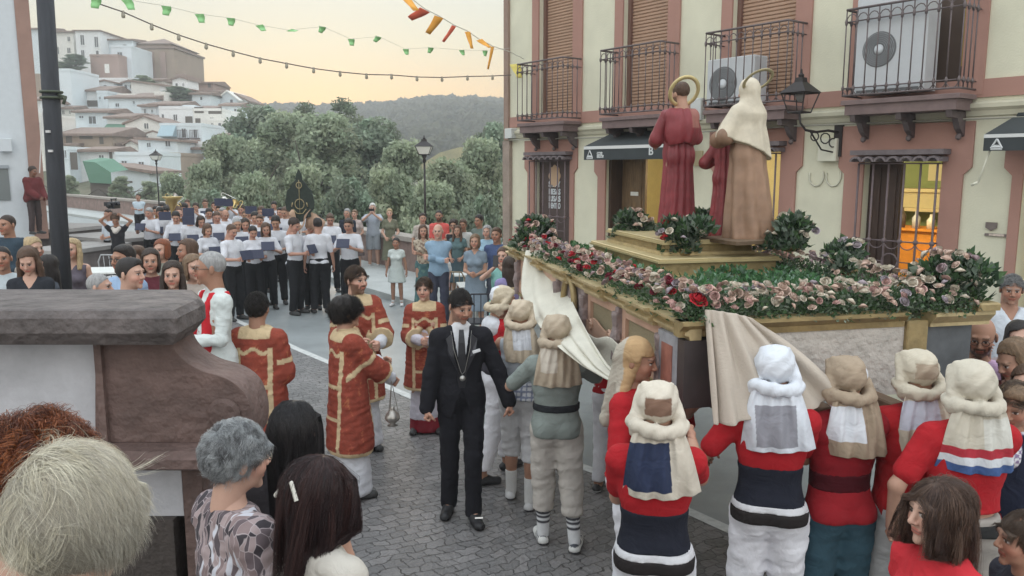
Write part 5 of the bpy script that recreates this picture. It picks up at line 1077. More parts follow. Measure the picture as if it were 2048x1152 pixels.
# ================================================================ strand hair for the nearest heads
M_STRAND = mat('hair_strands', attr=True, rough=.38, spec=.45)
def strands(t, k, N, length, pal, seed, crown=(0, .03, .12), flow=1.0, grav=.6, radii=(.082, .102, .098), off=(.02, .05), curl=0.0, cf=6, S=9, w=.0011, front=-.055, low=-.08, side=0, back=.09, jit=.25, flat=1, name='hair', top_tone=1.0):
    g = np.random.default_rng(seed); c = np.array([0, .014, .03]); rad = np.array(radii)
    d = g.normal(size=(N*3, 3)); d /= np.linalg.norm(d, axis=1)[:, None]; p = c+d*rad
    keep = (p[:, 2] > np.interp(p[:, 1], [-.12, front, -.02, .02, .08, .12], [.085, .055, .02, -.02, low+.02, low])) ; p = p[keep][:N]; N = len(p)
    L = length*g.uniform(.6, 1.15, N)[:, None]; o_end = g.uniform(*off, N)[:, None]; cen = p[g.integers(0, N, 260)]; ci_ = np.argmin(((p[:, None]-cen[None])**2).sum(2), 1) if N*260 < 9e6 else np.zeros(N, int); JC = g.normal(size=(260, 3))*jit; J = JC[ci_]*1.25+g.normal(size=(N, 3))*jit*.22; phc = g.uniform(0, 6.28, (260, 1)); ph = phc[ci_]+g.normal(size=(N, 1))*.35; lay = g.uniform(0, 1, (N, 1))
    pts = [p.copy()]; vels = []
    for s in range(S):
        t_ = (s+1)/S; n = (p-c)/rad**2; n /= np.linalg.norm(n, axis=1)[:, None]
        r_ = p-np.array(crown); r_ = r_-(r_*n).sum(1)[:, None]*n; r_ /= np.linalg.norm(r_, axis=1)[:, None]+1e-6
        v = flow*r_*(1-.6*t_)+np.array([side, 0, -1])*grav*(.4+t_)+J
        e = (p-c)/rad; l = np.linalg.norm(e, axis=1)[:, None]; inside = l < 1+o_end*6*t_
        vn = (v*n).sum(1)[:, None]; v = np.where(p[:, 2:3] > -.10, v-vn*n*np.where(inside, 1.0, .85), v) if flat else np.where(inside, v-np.minimum(vn, 0)*n, v); v /= np.linalg.norm(v, axis=1)[:, None]; vels.append(v)
        p = p+v*L/S; e = (p-c)/rad; l = np.linalg.norm(e, axis=1)[:, None]; want = 1+(o_end*lay+.006)/.1*min(1, t_*2.2)
        p = np.where((l < want) & (p[:, 2:3] > -.10), c+(p-c)/l*want, p)
        fx = (abs(p[:, 0]) < .062) & (p[:, 1] < 0) & (p[:, 2] < front*0+.05); p[fx, 0] = np.sign(p[fx, 0]+1e-6)*.066
        b = p[:, 2] < -.14; p[b, 1] = np.maximum(p[b, 1], back-.03*(abs(p[b, 0]) > .07)-.05*(abs(p[b, 0]) > .09)); 
        q = p.copy()
        if curl: sd = np.cross(v, n); q = q+(sd*np.sin(ph+cf*6.28*t_)+n*np.cos(ph+cf*6.28*t_))*curl*min(1, t_*3)
        pts.append(q)
    Pn = np.stack(pts, 1); vv = np.gradient(Pn, axis=1); vv /= np.linalg.norm(vv, axis=2)[..., None]+1e-9
    a = np.cross(vv, np.array([.3, .2, 1.])); a /= np.linalg.norm(a, axis=2)[..., None]+1e-9; b = np.cross(a, vv); K = Pn.shape[1]
    tp = (w*(1-.75*np.linspace(0, 1, K)**2))[None, :, None]*g.uniform(.7, 1.4, (N, 1, 1))
    V = np.stack([Pn+(a*math.cos(x)+b*math.sin(x))*tp for x in (0, 2.094, 4.188)], 2)
    base = (np.arange(N)*K*3)[:, None, None]+(np.arange(K-1)*3)[None, :, None]; i3 = np.arange(3)[None, None]; j3 = (np.arange(3)+1)[None, None] % 3
    Q = np.stack([base+i3, base+j3, base+j3+3, base+i3+3], -1).reshape(-1, 4)
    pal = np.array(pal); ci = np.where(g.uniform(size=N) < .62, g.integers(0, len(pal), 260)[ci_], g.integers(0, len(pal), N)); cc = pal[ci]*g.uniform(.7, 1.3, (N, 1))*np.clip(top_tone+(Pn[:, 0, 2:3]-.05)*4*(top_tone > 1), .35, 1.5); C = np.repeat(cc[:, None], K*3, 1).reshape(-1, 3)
    o = link(name, mesh_from(name, V.reshape(-1, 3), Q, M_STRAND, cols=C), t); return at_head(o, k)
def short_strands(t, k, pal, seed, N=7000, length=.055, **kw):
    kw = {**dict(crown=(.01, -.10, .085), flow=1.0, grav=.35, radii=(.080*1.05, .101*1.05, .096*1.05), off=(.002, .012), w=.0007, jit=.28, S=7, front=-.07, low=-.075), **kw}
    return strands(t, k, N, length, pal, seed, **kw)
# ---- special garments
LINEN = np.array((.50, .44, .35)); BEIGE = np.array((.40, .325, .245))
def headcloth(base=LINEN, patch=None, dome=None, flap=True, face=True, tilt=8, big=1.0):
    base = np.array(base, float)
    def g(t, k, res_):
        sd = abs(hash(t.get('label', ''))) % 7 if False else len(t.get('label', '')) % 7
        pr = [ell((0, .014, .036), (.088*big, .108*big, .093*big), k=.02)]
        for s in (-1, 1): pr += [cap((s*.070, -.045, .085), (s*.094, .045, -.02), .015, .024, k=.02), cap((s*.060, -.02, .105), (s*.03, .085, .085), .012, .014, k=.02)]
        arc = [(.100*math.sin(a), .035+.092*math.cos(a), -.050-.014*math.cos(a)+.006*math.sin(a*2+sd)) for a in np.linspace(-2.0, 2.0, 9)]
        pr += [cap(a, b, .029+.005*math.sin(q*2.1+sd), k=.012, id=1) for q, (a, b) in enumerate(zip(arc[:-1], arc[1:]))]
        pr += [cap((-.08, .06, -.095), (.085, .065, -.085), .030, k=.02)]
        cut = lambda p: np.minimum(np.minimum(-(p[:, 1]+.040), .052-p[:, 2]), .070-abs(p[:, 0])) if face else None
        V, Q, I = surf(pr, .0075, cut=cut, disp=lambda p: wob(p, 36, sd, axes=(1, 1, 1.8))*.004+.0022*np.sin(p[:, 2]*70+p[:, 0]*90+wob(p, 16, 2)*4)*(p[:, 1] > -.02))
        c = np.tile(base, (len(V), 1)).astype(float); c *= (1+.07*wob(V, 20, 4))[:, None]
        if dome is not None: m = (V[:, 2] > .0) & (V[:, 1] > .03) & (abs(V[:, 0]) < .055) & (V[:, 2] < .075); c[m] = dome
        if patch: c = patch(V, I, c)
        at_head(link('headcloth', mesh_from('headcloth', V, Q, M_CLOTH, cols=c), t), k, 1.06)
        if flap:
            nu, nv = 105, 97; u = np.linspace(-1, 1, nu)[None]; v = np.linspace(0, 1, nv)[:, None]; tl_ = R(tilt)
            W_ = .092+.085*v**.55; x = u*W_+.02*math.sin(sd)*v; z = -.055-.31*v+.02*u*math.sin(sd*1.3)*v; y = .118+.055*np.sin(v*1.9)-.075*abs(u)**2.4*(.25+v)+.009*np.sin(u*9+v*3+sd)*(.3+v)+.006*np.sin(u*17-v*5+sd)
            x, z = x*math.cos(tl_*.6)+(z+.05)*math.sin(tl_*.6), -.05+(z+.05)*math.cos(tl_*.6)-x*math.sin(tl_*.6)*.9
            V = np.stack(np.broadcast_arrays(x, y, z), -1).reshape(-1, 3); idx = np.arange(nu*nv).reshape(nv, nu); Q = np.stack([idx[:-1, :-1], idx[:-1, 1:], idx[1:, 1:], idx[1:, :-1]], -1).reshape(-1, 4)
            c = np.tile(base*.97, (len(V), 1)).astype(float)*(1+.06*wob(V, 15, 4))[:, None]; uu = np.broadcast_to(u*W_, (nv, nu)).reshape(-1); zz = np.broadcast_to(-.055-.31*v, (nv, nu)).reshape(-1)
            if patch: c = patch(np.stack([uu, np.full_like(uu, .2), zz], 1), None, c)
            o = link('neck_flap', mesh_from('neck_flap', V, Q, M_CLOTH, cols=c), t); at_head(o, k); o.matrix_basis = Matrix.Translation(tuple(k.head)) @ Matrix((k.Rt@rotm('X', 0)).tolist()).to_4x4(); md = o.modifiers.new('thickness', 'SOLIDIFY'); md.thickness = .008
    return g
GOLD = np.array((.54, .42, .26)); BROC = np.array((.25, .055, .036))
def dalmatic(hem=.50, seed=0):
    def pr(k):
        u = k.up; q = [cap(u((0, .0, 1.33)), k.pel+np.array([0, 0, -.42]), .178, .250, sq=((0, 1, 0), .80), k=.03), cap(u((-.13, .02, 1.375)), u((.13, .02, 1.375)), .082, k=.04), cap(u((-.04, .02, 1.40)), u((.04, .02, 1.40)), .085, k=.04)]
        for i in (0, 1):
            a, e, w = k.sh[i], k.el[i], k.wr[i]; q += [cap(a, e, .076, .090, k=.04), cap(e, e+(w-e)*.6, .090, .112, k=.03)]
        return q
    def colr(V, k):
        l = tl(V, k); x, y, z = l.T; ax = abs(x); n = wob(V, 34, seed)*.5+wob(V, 80, seed+3)*.5; c = BROC*(1+.28*n)[:, None]; c = np.where((n > .42)[:, None], BROC*1.1+np.array([.10, .06, .02]), c)
        g = (abs(ax-.125) < .017) & (z < 1.33); g |= (abs(z-hem) < .035); g |= (ax < .125) & ((abs(z-.74) < .016) | (abs(z-1.02) < .016) | (abs(z-(1.31+.02*np.cos(x*40))) < .016)); g |= (z > 1.405) & (ax < .13)
        for i in (0, 1):
            a, e, w = k.sh[i], k.el[i], k.wr[i]; onarm = ((l[:, 0] > .17) if i == 0 else (l[:, 0] < -.17)); d1 = w-e; t2 = ((V-e)@d1)/(d1@d1); d0 = e-a; t0 = ((V-a)@d0)/(d0@d0)
            far = (np.linalg.norm(np.cross(V-e, d1/np.linalg.norm(d1)), axis=1) < .14) & (t2 > .40); g |= far; g |= onarm & (abs(t0-.62) < .07) & (z > .9)
        c[g] = GOLD*(1+.12*wob(V, 60, 2))[g][:, None]; return c
    def dcut(p, k):
        c = hem-p[:, 2]
        for i in (0, 1):
            e, w = k.el[i], k.wr[i]; d = (w-e)/np.linalg.norm(w-e); L = np.linalg.norm(w-e); s = (p-e)@d; lat = np.linalg.norm(np.cross(p-e, d), axis=1); c = np.where((lat < .16) & (s > L*.35), np.maximum(c, s-L*.52), c)
        return c
    return garment('dalmatic', pr, .0, colr, dcut, amp=.010, f=12, res=.0095)
def collar(c=GOLD*.9): return garment('amice', lambda k: [cap(k.neck+np.array([0, 0, -.035]), k.neck+np.array([0, 0, .035]), .075, .066, k=.01)], 0, c, lambda p, k: np.maximum(p[:, 2]-k.neck[2]-.05, k.neck[2]-.06-p[:, 2]), amp=.003, res=.010)
def alb(c=(.60, .60, .62), hem=.12, r=(.14, .215), fold=.013, name='alb', lace=None, **kw): 
    return garment(name, lambda k: P_torso(k, 1.0, breast=False)+[cap(k.pel, k.pel+np.array([0, 0, -.83]), r[0], r[1], sq=((0, 1, 0), .80), k=.04)]+[q for i in (0, 1) for q in P_arm(k, i, .045, .040, .050, t1=.90)], .010, lace or c, lambda p, k: np.maximum(hem-p[:, 2], p[:, 2]-1.50*(k.pel[2]/.93)), amp=fold, f=14, **kw)
def jacket(c=(.014, .014, .018)):
    def cut(p, k):
        l = tl(p, k); ax = abs(l[:, 0]); w = np.interp(l[:, 2], [1.10, 1.13, 1.45], [-.01, .0, .060]); v = np.where((l[:, 1] < .01), (w-ax), -1); lo = np.where((l[:, 1] < 0) & (l[:, 2] < 1.02), (1.02-l[:, 2])*.35-ax, -1)
        return np.maximum(np.maximum(v, lo), np.maximum(.80-l[:, 2]-10*(ax > .24), l[:, 2]-1.485))
    return garment('jacket', lambda k: P_torso(k, .97)+[cap(k.pel+np.array([0, 0, .05]), k.pel+np.array([0, .01, -.09]), .148, .160, sq=((0, 1, 0), .74), k=.04)]+[ell(k.sh[i], (.048, .054, .046), k=.03) for i in (0, 1)]+[q for i in (0, 1) for q in P_arm(k, i, .049, .045, .038, t1=.97)], .018, c, cut, amp=.004, f=13, res=.011)
W_SHIRT = (.60, .615, .66); BLK = (.016, .017, .020)
# ================================================================ BAND
def bandman(kind, pose, **kw):
    return person('x', (0, -30, 0), 0, 1.72, 'm' if kind == 'm' else 'f', pose=pose, skin='mid', hr=('short', 'dark') if kind == 'm' else ('tied', 'dark'), res=.024, outfit=[top(W_SHIRT, .8, hem=.93, infl=.018, res=.018), legs(BLK, infl=.014, res=.02), shoes()], **kw)
def folder(t, label, w=.24, hh=.17, group=None, dz=0):
    k = t_k[t.name]; sc = t.scale[0]; mid = (k.wr[0]+k.wr[1])/2; loc = t.matrix_basis @ Vector(tuple(mid+np.array([0, -.09, .09+dz]))); o = MB(); o.box(-w/2, -.003, -.012, .012, -hh/2, hh/2); o.box(.003, w/2, -.012, .012, -hh/2, hh/2); o.box(-.003, .003, -.010, .014, -hh/2, hh/2)
    f = o.build('music_folder', mat('folder_navy', (.025, .032, .07), .5)); f.location = loc; f.rotation_euler = (R(-25), 0, t.rotation_euler.z); tag(f, label, 'folder', group); return f
ARCH = {}
for key, pose in (('fold', 'folder'), ('low', 'folderlow'), ('horn', 'horn'), ('clasp', 'clasp'), ('stand', 'stand'), ('cross', 'cross')): ARCH['m', key] = bandman('m', pose)
for key, pose in (('fold', 'folder'), ('low', 'folderlow'), ('horn', 'horn')): ARCH['f', key] = bandman('f', pose)
BAND = [  # px, py of head top, height, yaw, sex, pose, hair, label, folder?
 (276, 388, 1.75, 8, 'm', 'cross', ('short', 'dark'), 'man in pale blue shirt standing apart left of the band with folded arms'),
 (311, 413, 1.70, 25, 'm', 'fold', ('short', 'black'), 'leftmost bandsman of the front row reading a folder'), (325, 407, 1.78, 20, 'm', 'fold', ('full', 'black'), 'tall bandsman just behind the leftmost folder reader'),
 (358, 420, 1.72, 30, 'm', 'horn', ('bald', 'grey'), 'bald bandsman blowing a horn below two dark folders'), (369, 409, 1.74, 15, 'm', 'fold', ('short', 'dark'), 'bandsman behind the bald horn player'),
 (391, 407, 1.72, 10, 'm', 'horn', ('full', 'dark'), 'bandsman in the back row left of the crossed trombones'), (410, 399, 1.74, 15, 'm', 'fold', ('short', 'brown'), 'bandsman at the back below the first brass slide'), (343, 402, 1.72, 15, 'm', 'horn', ('short', 'dark'), 'tuba player behind the front row at the left'),
 (401, 433, 1.64, 40, 'f', 'low', ('long', 'dark'), 'long haired bandswoman second in the left front rank'), (414, 449, 1.62, 45, 'f', 'low', ('bob', 'brown'), 'bandswoman in front with low dark folder and reddish hair'),
 (438, 411, 1.72, 10, 'm', 'fold', ('short', 'black'), 'bandsman under the two folders held high'), (450, 420, 1.72, 35, 'm', 'low', ('bald', 'grey'), 'bald bandsman in the middle of the band'), (482, 410, 1.76, 5, 'm', 'fold', ('full', 'dark'), 'tall bandsman behind the middle rank looking straight ahead'),
 (462, 449, 1.72, 60, 'm', 'low', ('crop', 'brown'), 'stout bandsman in front holding his folder sideways'), (473, 436, 1.74, 30, 'm', 'fold', ('crop', 'grey'), 'grey haired bandsman just behind the stout one'), (505, 453, 1.62, 30, 'f', 'low', ('tied', 'black'), 'bandswoman with tied dark hair at the front centre'),
 (519, 430, 1.70, 10, 'm', 'fold', ('short', 'brown'), 'bandsman behind the woman with tied hair'), (522, 414, 1.74, 0, 'm', 'fold', ('full', 'brown'), 'fair haired bandsman in the back row with raised folder'), (531, 447, 1.66, 20, 'f', 'fold', ('long', 'brown'), 'bandswoman holding a navy folder next to the tied haired woman'),
 (497, 418, 1.7, 5, 'm', 'horn', ('short', 'dark'), 'bandsman in the back row at the middle'), (551, 433, 1.76, 12, 'm', 'low', ('full', 'black'), 'dark haired bandsman with visible full black trousers'), (560, 416, 1.70, -5, 'm', 'horn', ('short', 'black'), 'bandsman at the back left of the banner'),
 (583, 418, 1.72, 5, 'm', 'horn', ('full', 'dark'), 'trumpeter immediately left of the banner staff'), (587, 438, 1.78, 70, 'm', 'low', ('full', 'dark'), 'bandsman with his back turned left of the banner bearer'),
 (635, 437, 1.78, 195, 'm', 'stand', ('short', 'black'), 'man in white shirt turned to the band right of the banner bearer'), (660, 428, 1.72, 15, 'm', 'low', ('short', 'brown'), 'bandsman behind the turned man under the peach drape'), (697, 438, 1.76, -5, 'm', 'fold', ('short', 'dark'), 'bandsman with black tie reading at the right end of the band'),
 (428, 404, 1.70, 10, 'm', 'horn', ('short', 'dark'), 'bandsman in the rear rank beside the second brass slide'), (460, 402, 1.70, 10, 'm', 'horn', ('crop', 'grey'), 'rear rank bandsman left of the bright trombone slide'), (380, 428, 1.7, 30, 'm', 'low', ('short', 'dark'), 'bandsman half hidden behind the bald horn player'), (542, 418, 1.72, 8, 'm', 'fold', ('crop', 'dark'), 'back row bandsman left of the banner trumpeter'), (490, 438, 1.68, 20, 'f', 'fold', ('bob', 'dark'), 'bandswoman between the stout man and the tied haired woman'),
]
ORD = 'first second third fourth fifth sixth seventh eighth ninth tenth eleventh twelfth thirteenth fourteenth fifteenth sixteenth seventeenth eighteenth nineteenth twentieth'.split()
_rk = random.Random(8); _xs = sorted(_rk.uniform(292, 600) for _ in range(20))
for q_, x_ in enumerate(_xs):
    hn_, hc_ = _rk.choice([('dark haired', ('short', 'dark')), ('black haired', ('full', 'black')), ('brown haired', ('crop', 'brown')), ('grey haired', ('short', 'grey'))])
    BAND.append((x_, _rk.uniform(396, 424)+(x_-300)*.03, _rk.uniform(1.66, 1.8), _rk.uniform(-12, 30), 'm', _rk.choice(['fold', 'low', 'horn', 'low']), hc_, '%s rear rank man, %s from left' % (hn_, ORD[q_])))
used = set(); FOLD = []
for i, (px, py, h, yw, sx, ps, hr_, lab) in enumerate(BAND):
    a = ARCH[sx, ps]; loc = gpos(px, py, h)
    if (sx, ps) in used: t = copy_person(a, lab, loc, yw, h, 'musicians and helpers of the band', hr=hr_)
    else:
        t = a; used.add((sx, ps)); t.location = loc; t.rotation_euler = (0, 0, R(yw)); t.scale = (h/1.75,)*3; t['label'] = lab; t['group'] = 'musicians and helpers of the band'
        for c in t.children:
            if c.name.split('.')[0] == 'hair': c.data = HAIR[hr_[0]]; c.color = (*HC[hr_[1]], 1)
    if i == 0:
        for c in t.children:
            if c.name.split('.')[0] == 'shirt': c.color = (.85, .98, 1.02, 1)
    tn = rt.uniform(.85, 1.1)
    for c in t.children:
        if c.name.split('.')[0] == 'body': c.color = (tn, tn*rt.uniform(.94, 1.0), tn*rt.uniform(.92, 1), 1)
        if c.name.split('.')[0] == 'shirt' and i: v = rt.uniform(.88, 1.06); c.color = (v, v, v, 1)
    if ps in ('fold', 'low') and i: FOLD.append(folder(t, 'dark navy music folder held by the '+lab.replace(' reading a folder', ''), group='music folders of the band'))
for k_ in [k_ for k_ in ARCH if k_ not in used]:
    for c in list(ARCH[k_].children): bpy.data.objects.remove(c)
    bpy.data.objects.remove(ARCH[k_])
M_BRASS = mat('brass', (.62, .47, .20), .3, metal=.85); M_SILV = mat('silver_brass', (.72, .71, .68), .3, metal=.7)
for f_ in FOLD:          # keep labels short
    w_ = f_['label'].split(); f_['label'] = ' '.join(w_[:15])
def trombone(px0, py0, px1, py1, Y, label, m_):
    a, b = P(px0, py0, Y), P(px1, py1, Y-.2); d = (b-a).normalized(); s = d.cross(Vector((0, 1, 0))).normalized()*.045; m = MB(); t = thing('trombone', label, 'trombone', a)
    m.tube([Vector((0, 0, 0))+s, (b-a)+s], .008, 6); m.tube([Vector((0, 0, 0))-s, (b-a)-s], .008, 6); m.tube([s, s*.5-d*.04, -s*.5-d*.04, -s], .008, 6); m.tube([(b-a)-s, (b-a)*1.1-s*2.2], .008, 6); m.build('slide', m_, t, smooth=True)
    m = MB(); m.tube([(b-a)-s*2.4, (b-a)*.55-s*2.6, (b-a)*.35-s*2.6, (b-a)*.22-s*2.6], [.012, .02, .045, .10], 14, caps=False); m.build('bell', m_, t, smooth=True)
trombone(333, 391, 362, 404, 21, 'brass trombone slide crossing over the left bandsmen', M_BRASS); trombone(363, 396, 345, 408, 20.6, 'silver trombone slide crossing the brass one at left', M_SILV)
trombone(445, 389, 470, 401, 20, 'bright trombone slide raised above the middle of the band', M_SILV); trombone(482, 404, 475, 416, 19.5, 'short visible trombone slide beside the middle bandsman', M_BRASS)
p = P(345, 405, 19.8); t = thing('tuba', 'brass tuba bell rising above the leftmost bandsmen', 'tuba', p); m = MB(); m.lathe([(.03, -.5), (.05, -.3), (.08, -.1), (.14, .05), (.24, .14), (.235, .145), (.13, .05)], n=18); m.build('bell', M_BRASS, t, smooth=True); m = MB(); m.tube([(0, 0, -.5), (.05, 0, -.7), (.16, 0, -.7), (.18, 0, -.3), (.1, 0, -.2)], .045, 8); m.build('tubing', M_BRASS, t, smooth=True)
def horn(t, label, L=.32):
    k = t_k[t.name]; a = k.head+k.Rh@np.array([0, -.11, -.062]); loc = t.matrix_basis @ Vector(tuple(a)); o = thing('trumpet', label, 'trumpet', loc, t.rotation_euler.z, 'trumpets played in the band'); m = MB()
    m.tube([(0, 0, 0), (0, -.012, 0), (0, -.2, -.02), (0, -L*.8, -.03), (0, -L, -.033)], [.010, .006, .007, .016, .055], 12, caps=False); m.tube([(0, -.05, -.005), (0, -.08, -.05), (0, -.22, -.06), (0, -.25, -.025)], .006, 6); m.build('tubing', M_BRASS, o, smooth=True)
    m = MB(); 
    for q in (-.12, -.14, -.16): m.tube([(0, q, .02), (0, q, -.06)], .008, 6)
    m.build('valve', M_SILV, o, smooth=True)
for t in [o for o in COL.objects if o.parent is None and o.get('group') == 'musicians and helpers of the band']:
    k = t_k[t.name]
    if k.wr[0][2] > 1.42 and 'tuba' not in t['label']: horn(t, ' '.join(('trumpet blown by the '+t['label'].split(' with ')[0]).split()[:16]))
# folders held high by others behind
for (px, py, Y, lab) in ((440, 404, 20, 'music folder held highest at the left of a raised pair'), (458, 405, 19.8, 'music folder held highest at the right of a raised pair'), (377, 424, 17.5, 'upper of two stacked dark folders near the bald horn player'), (377, 441, 17.3, 'lower of two stacked dark folders near the bald horn player'), (330, 432, 17.5, 'folder held before the second front bandsman'), (502, 420, 19, 'navy folder raised in the back row at the middle'), (536, 425, 18.5, 'navy folder raised left of the banner trumpeter')):
    p = P(px, py, Y-.4); o = MB(); o.box(-.13, -.003, -.01, .01, -.09, .09); o.box(.003, .13, -.01, .01, -.09, .09); o.box(-.003, .003, -.008, .012, -.09, .09); f = o.build('music_folder', MATS['folder_navy'], None, loc=p, rotz=R(rt.uniform(-15, 25))); tag(f, lab, 'folder', 'music folders of the band')
# banner (guion) on a staff with its bearer
bt = person('banner bearer in white shirt gripping the staff with both hands', gpos(621, 443, 1.70), 5, 1.70, 'm', pose=dict(lh=(-.02, -.22, 1.46), rh=(-.10, -.24, 1.20), hand='grip', head=(15, 10, 0)), hr=('full', 'dark'), outfit=[top(W_SHIRT, .8, hem=.93, infl=.018), legs(BLK), shoes()])
b0 = bt.location; bn = thing('banner_standard', 'black and gold processional standard with pointed top above the band', 'standard', (b0.x-.13, b0.y-.22, .45)); tz = P(612, 338, b0.y).z-.45
m = MB(); m.tube([(0, 0, .3), (0, 0, tz-.75)], .013, 8); m.build('staff', M_SILV, bn, smooth=True)
c_ = tz-.62; out_ = [(0, tz), (.035, tz-.10), (.045, tz-.2), (.10, tz-.28), (.12, tz-.34), (.17, tz-.40), (.20, c_), (.19, c_-.12), (.14, c_-.2), (.15, c_-.26), (.07, c_-.30), (.03, c_-.36)]
out_ = [(x*1.35, z) for x, z in out_]; m = MB(); m.prism(out_+[(-x, z) for x, z in out_[1:][::-1]], 'y', -.02, .02); m.build('emblem', mat('black_velvet', (.018, .028, .022), .8, var=.5, vscale=30), bn)
m = MB()
for rr, zz in ((.085, c_-.03), (.05, tz-.30)): m.tube([(rr*math.cos(a), -.028, zz+rr*1.1*math.sin(a)) for a in [2*math.pi*q/20 for q in range(21)]], .009, 6)
m.tube([(-.12, -.028, c_-.12), (-.06, -.03, c_-.2), (0, -.03, c_-.21), (.06, -.03, c_-.2), (.12, -.028, c_-.12)], .009, 6); m.tube([(-.13, -.028, c_), (-.15, -.028, c_-.08)], .012, 6); m.tube([(.13, -.028, c_), (.15, -.028, c_-.08)], .012, 6)
m.tube([(0, -.026, c_-.2), (0, -.026, tz-.2)], .006, 6); m.build('gilding', mat('old_gold', (.33, .27, .15), .5, metal=.4), bn, smooth=True)
M_PEACH = mat('peach_cloth', (.50, .34, .24), .85, var=.15, vscale=10)
m = MB(); zt_ = c_-.16
for s in (-1, 1):
    n = 8; vs_ = []
    for j in range(n+1):
        t_ = j/n; x = s*(.17+(.10+.13*(s > 0))*0)*(1-t_)+s*.0; zz = zt_-.34*t_+.02*math.sin(t_*6); wd = .05+.02*math.sin(t_*9)
        vs_ += [(x-wd*.6, -.05-.02*math.sin(t_*7), zz-wd*.5), (x+wd*.6, -.05, zz+wd*.7)]
    m.add(vs_, [(2*j, 2*j+1, 2*j+3, 2*j+2) for j in range(n)])
vs_ = []
for j in range(9):
    t_ = j/8; vs_ += [(.12+.34*t_, .04, zt_+.02-.22*t_**1.3+.01*math.sin(j*2)), (.06+.30*t_, .06+.02*(j % 2), zt_-.30-.12*t_)]
m.add(vs_, [(2*j, 2*j+1, 2*j+3, 2*j+2) for j in range(8)]); o = m.build('cloth', M_PEACH, bn, smooth=True); o.modifiers.new('t', 'SOLIDIFY').thickness = .008
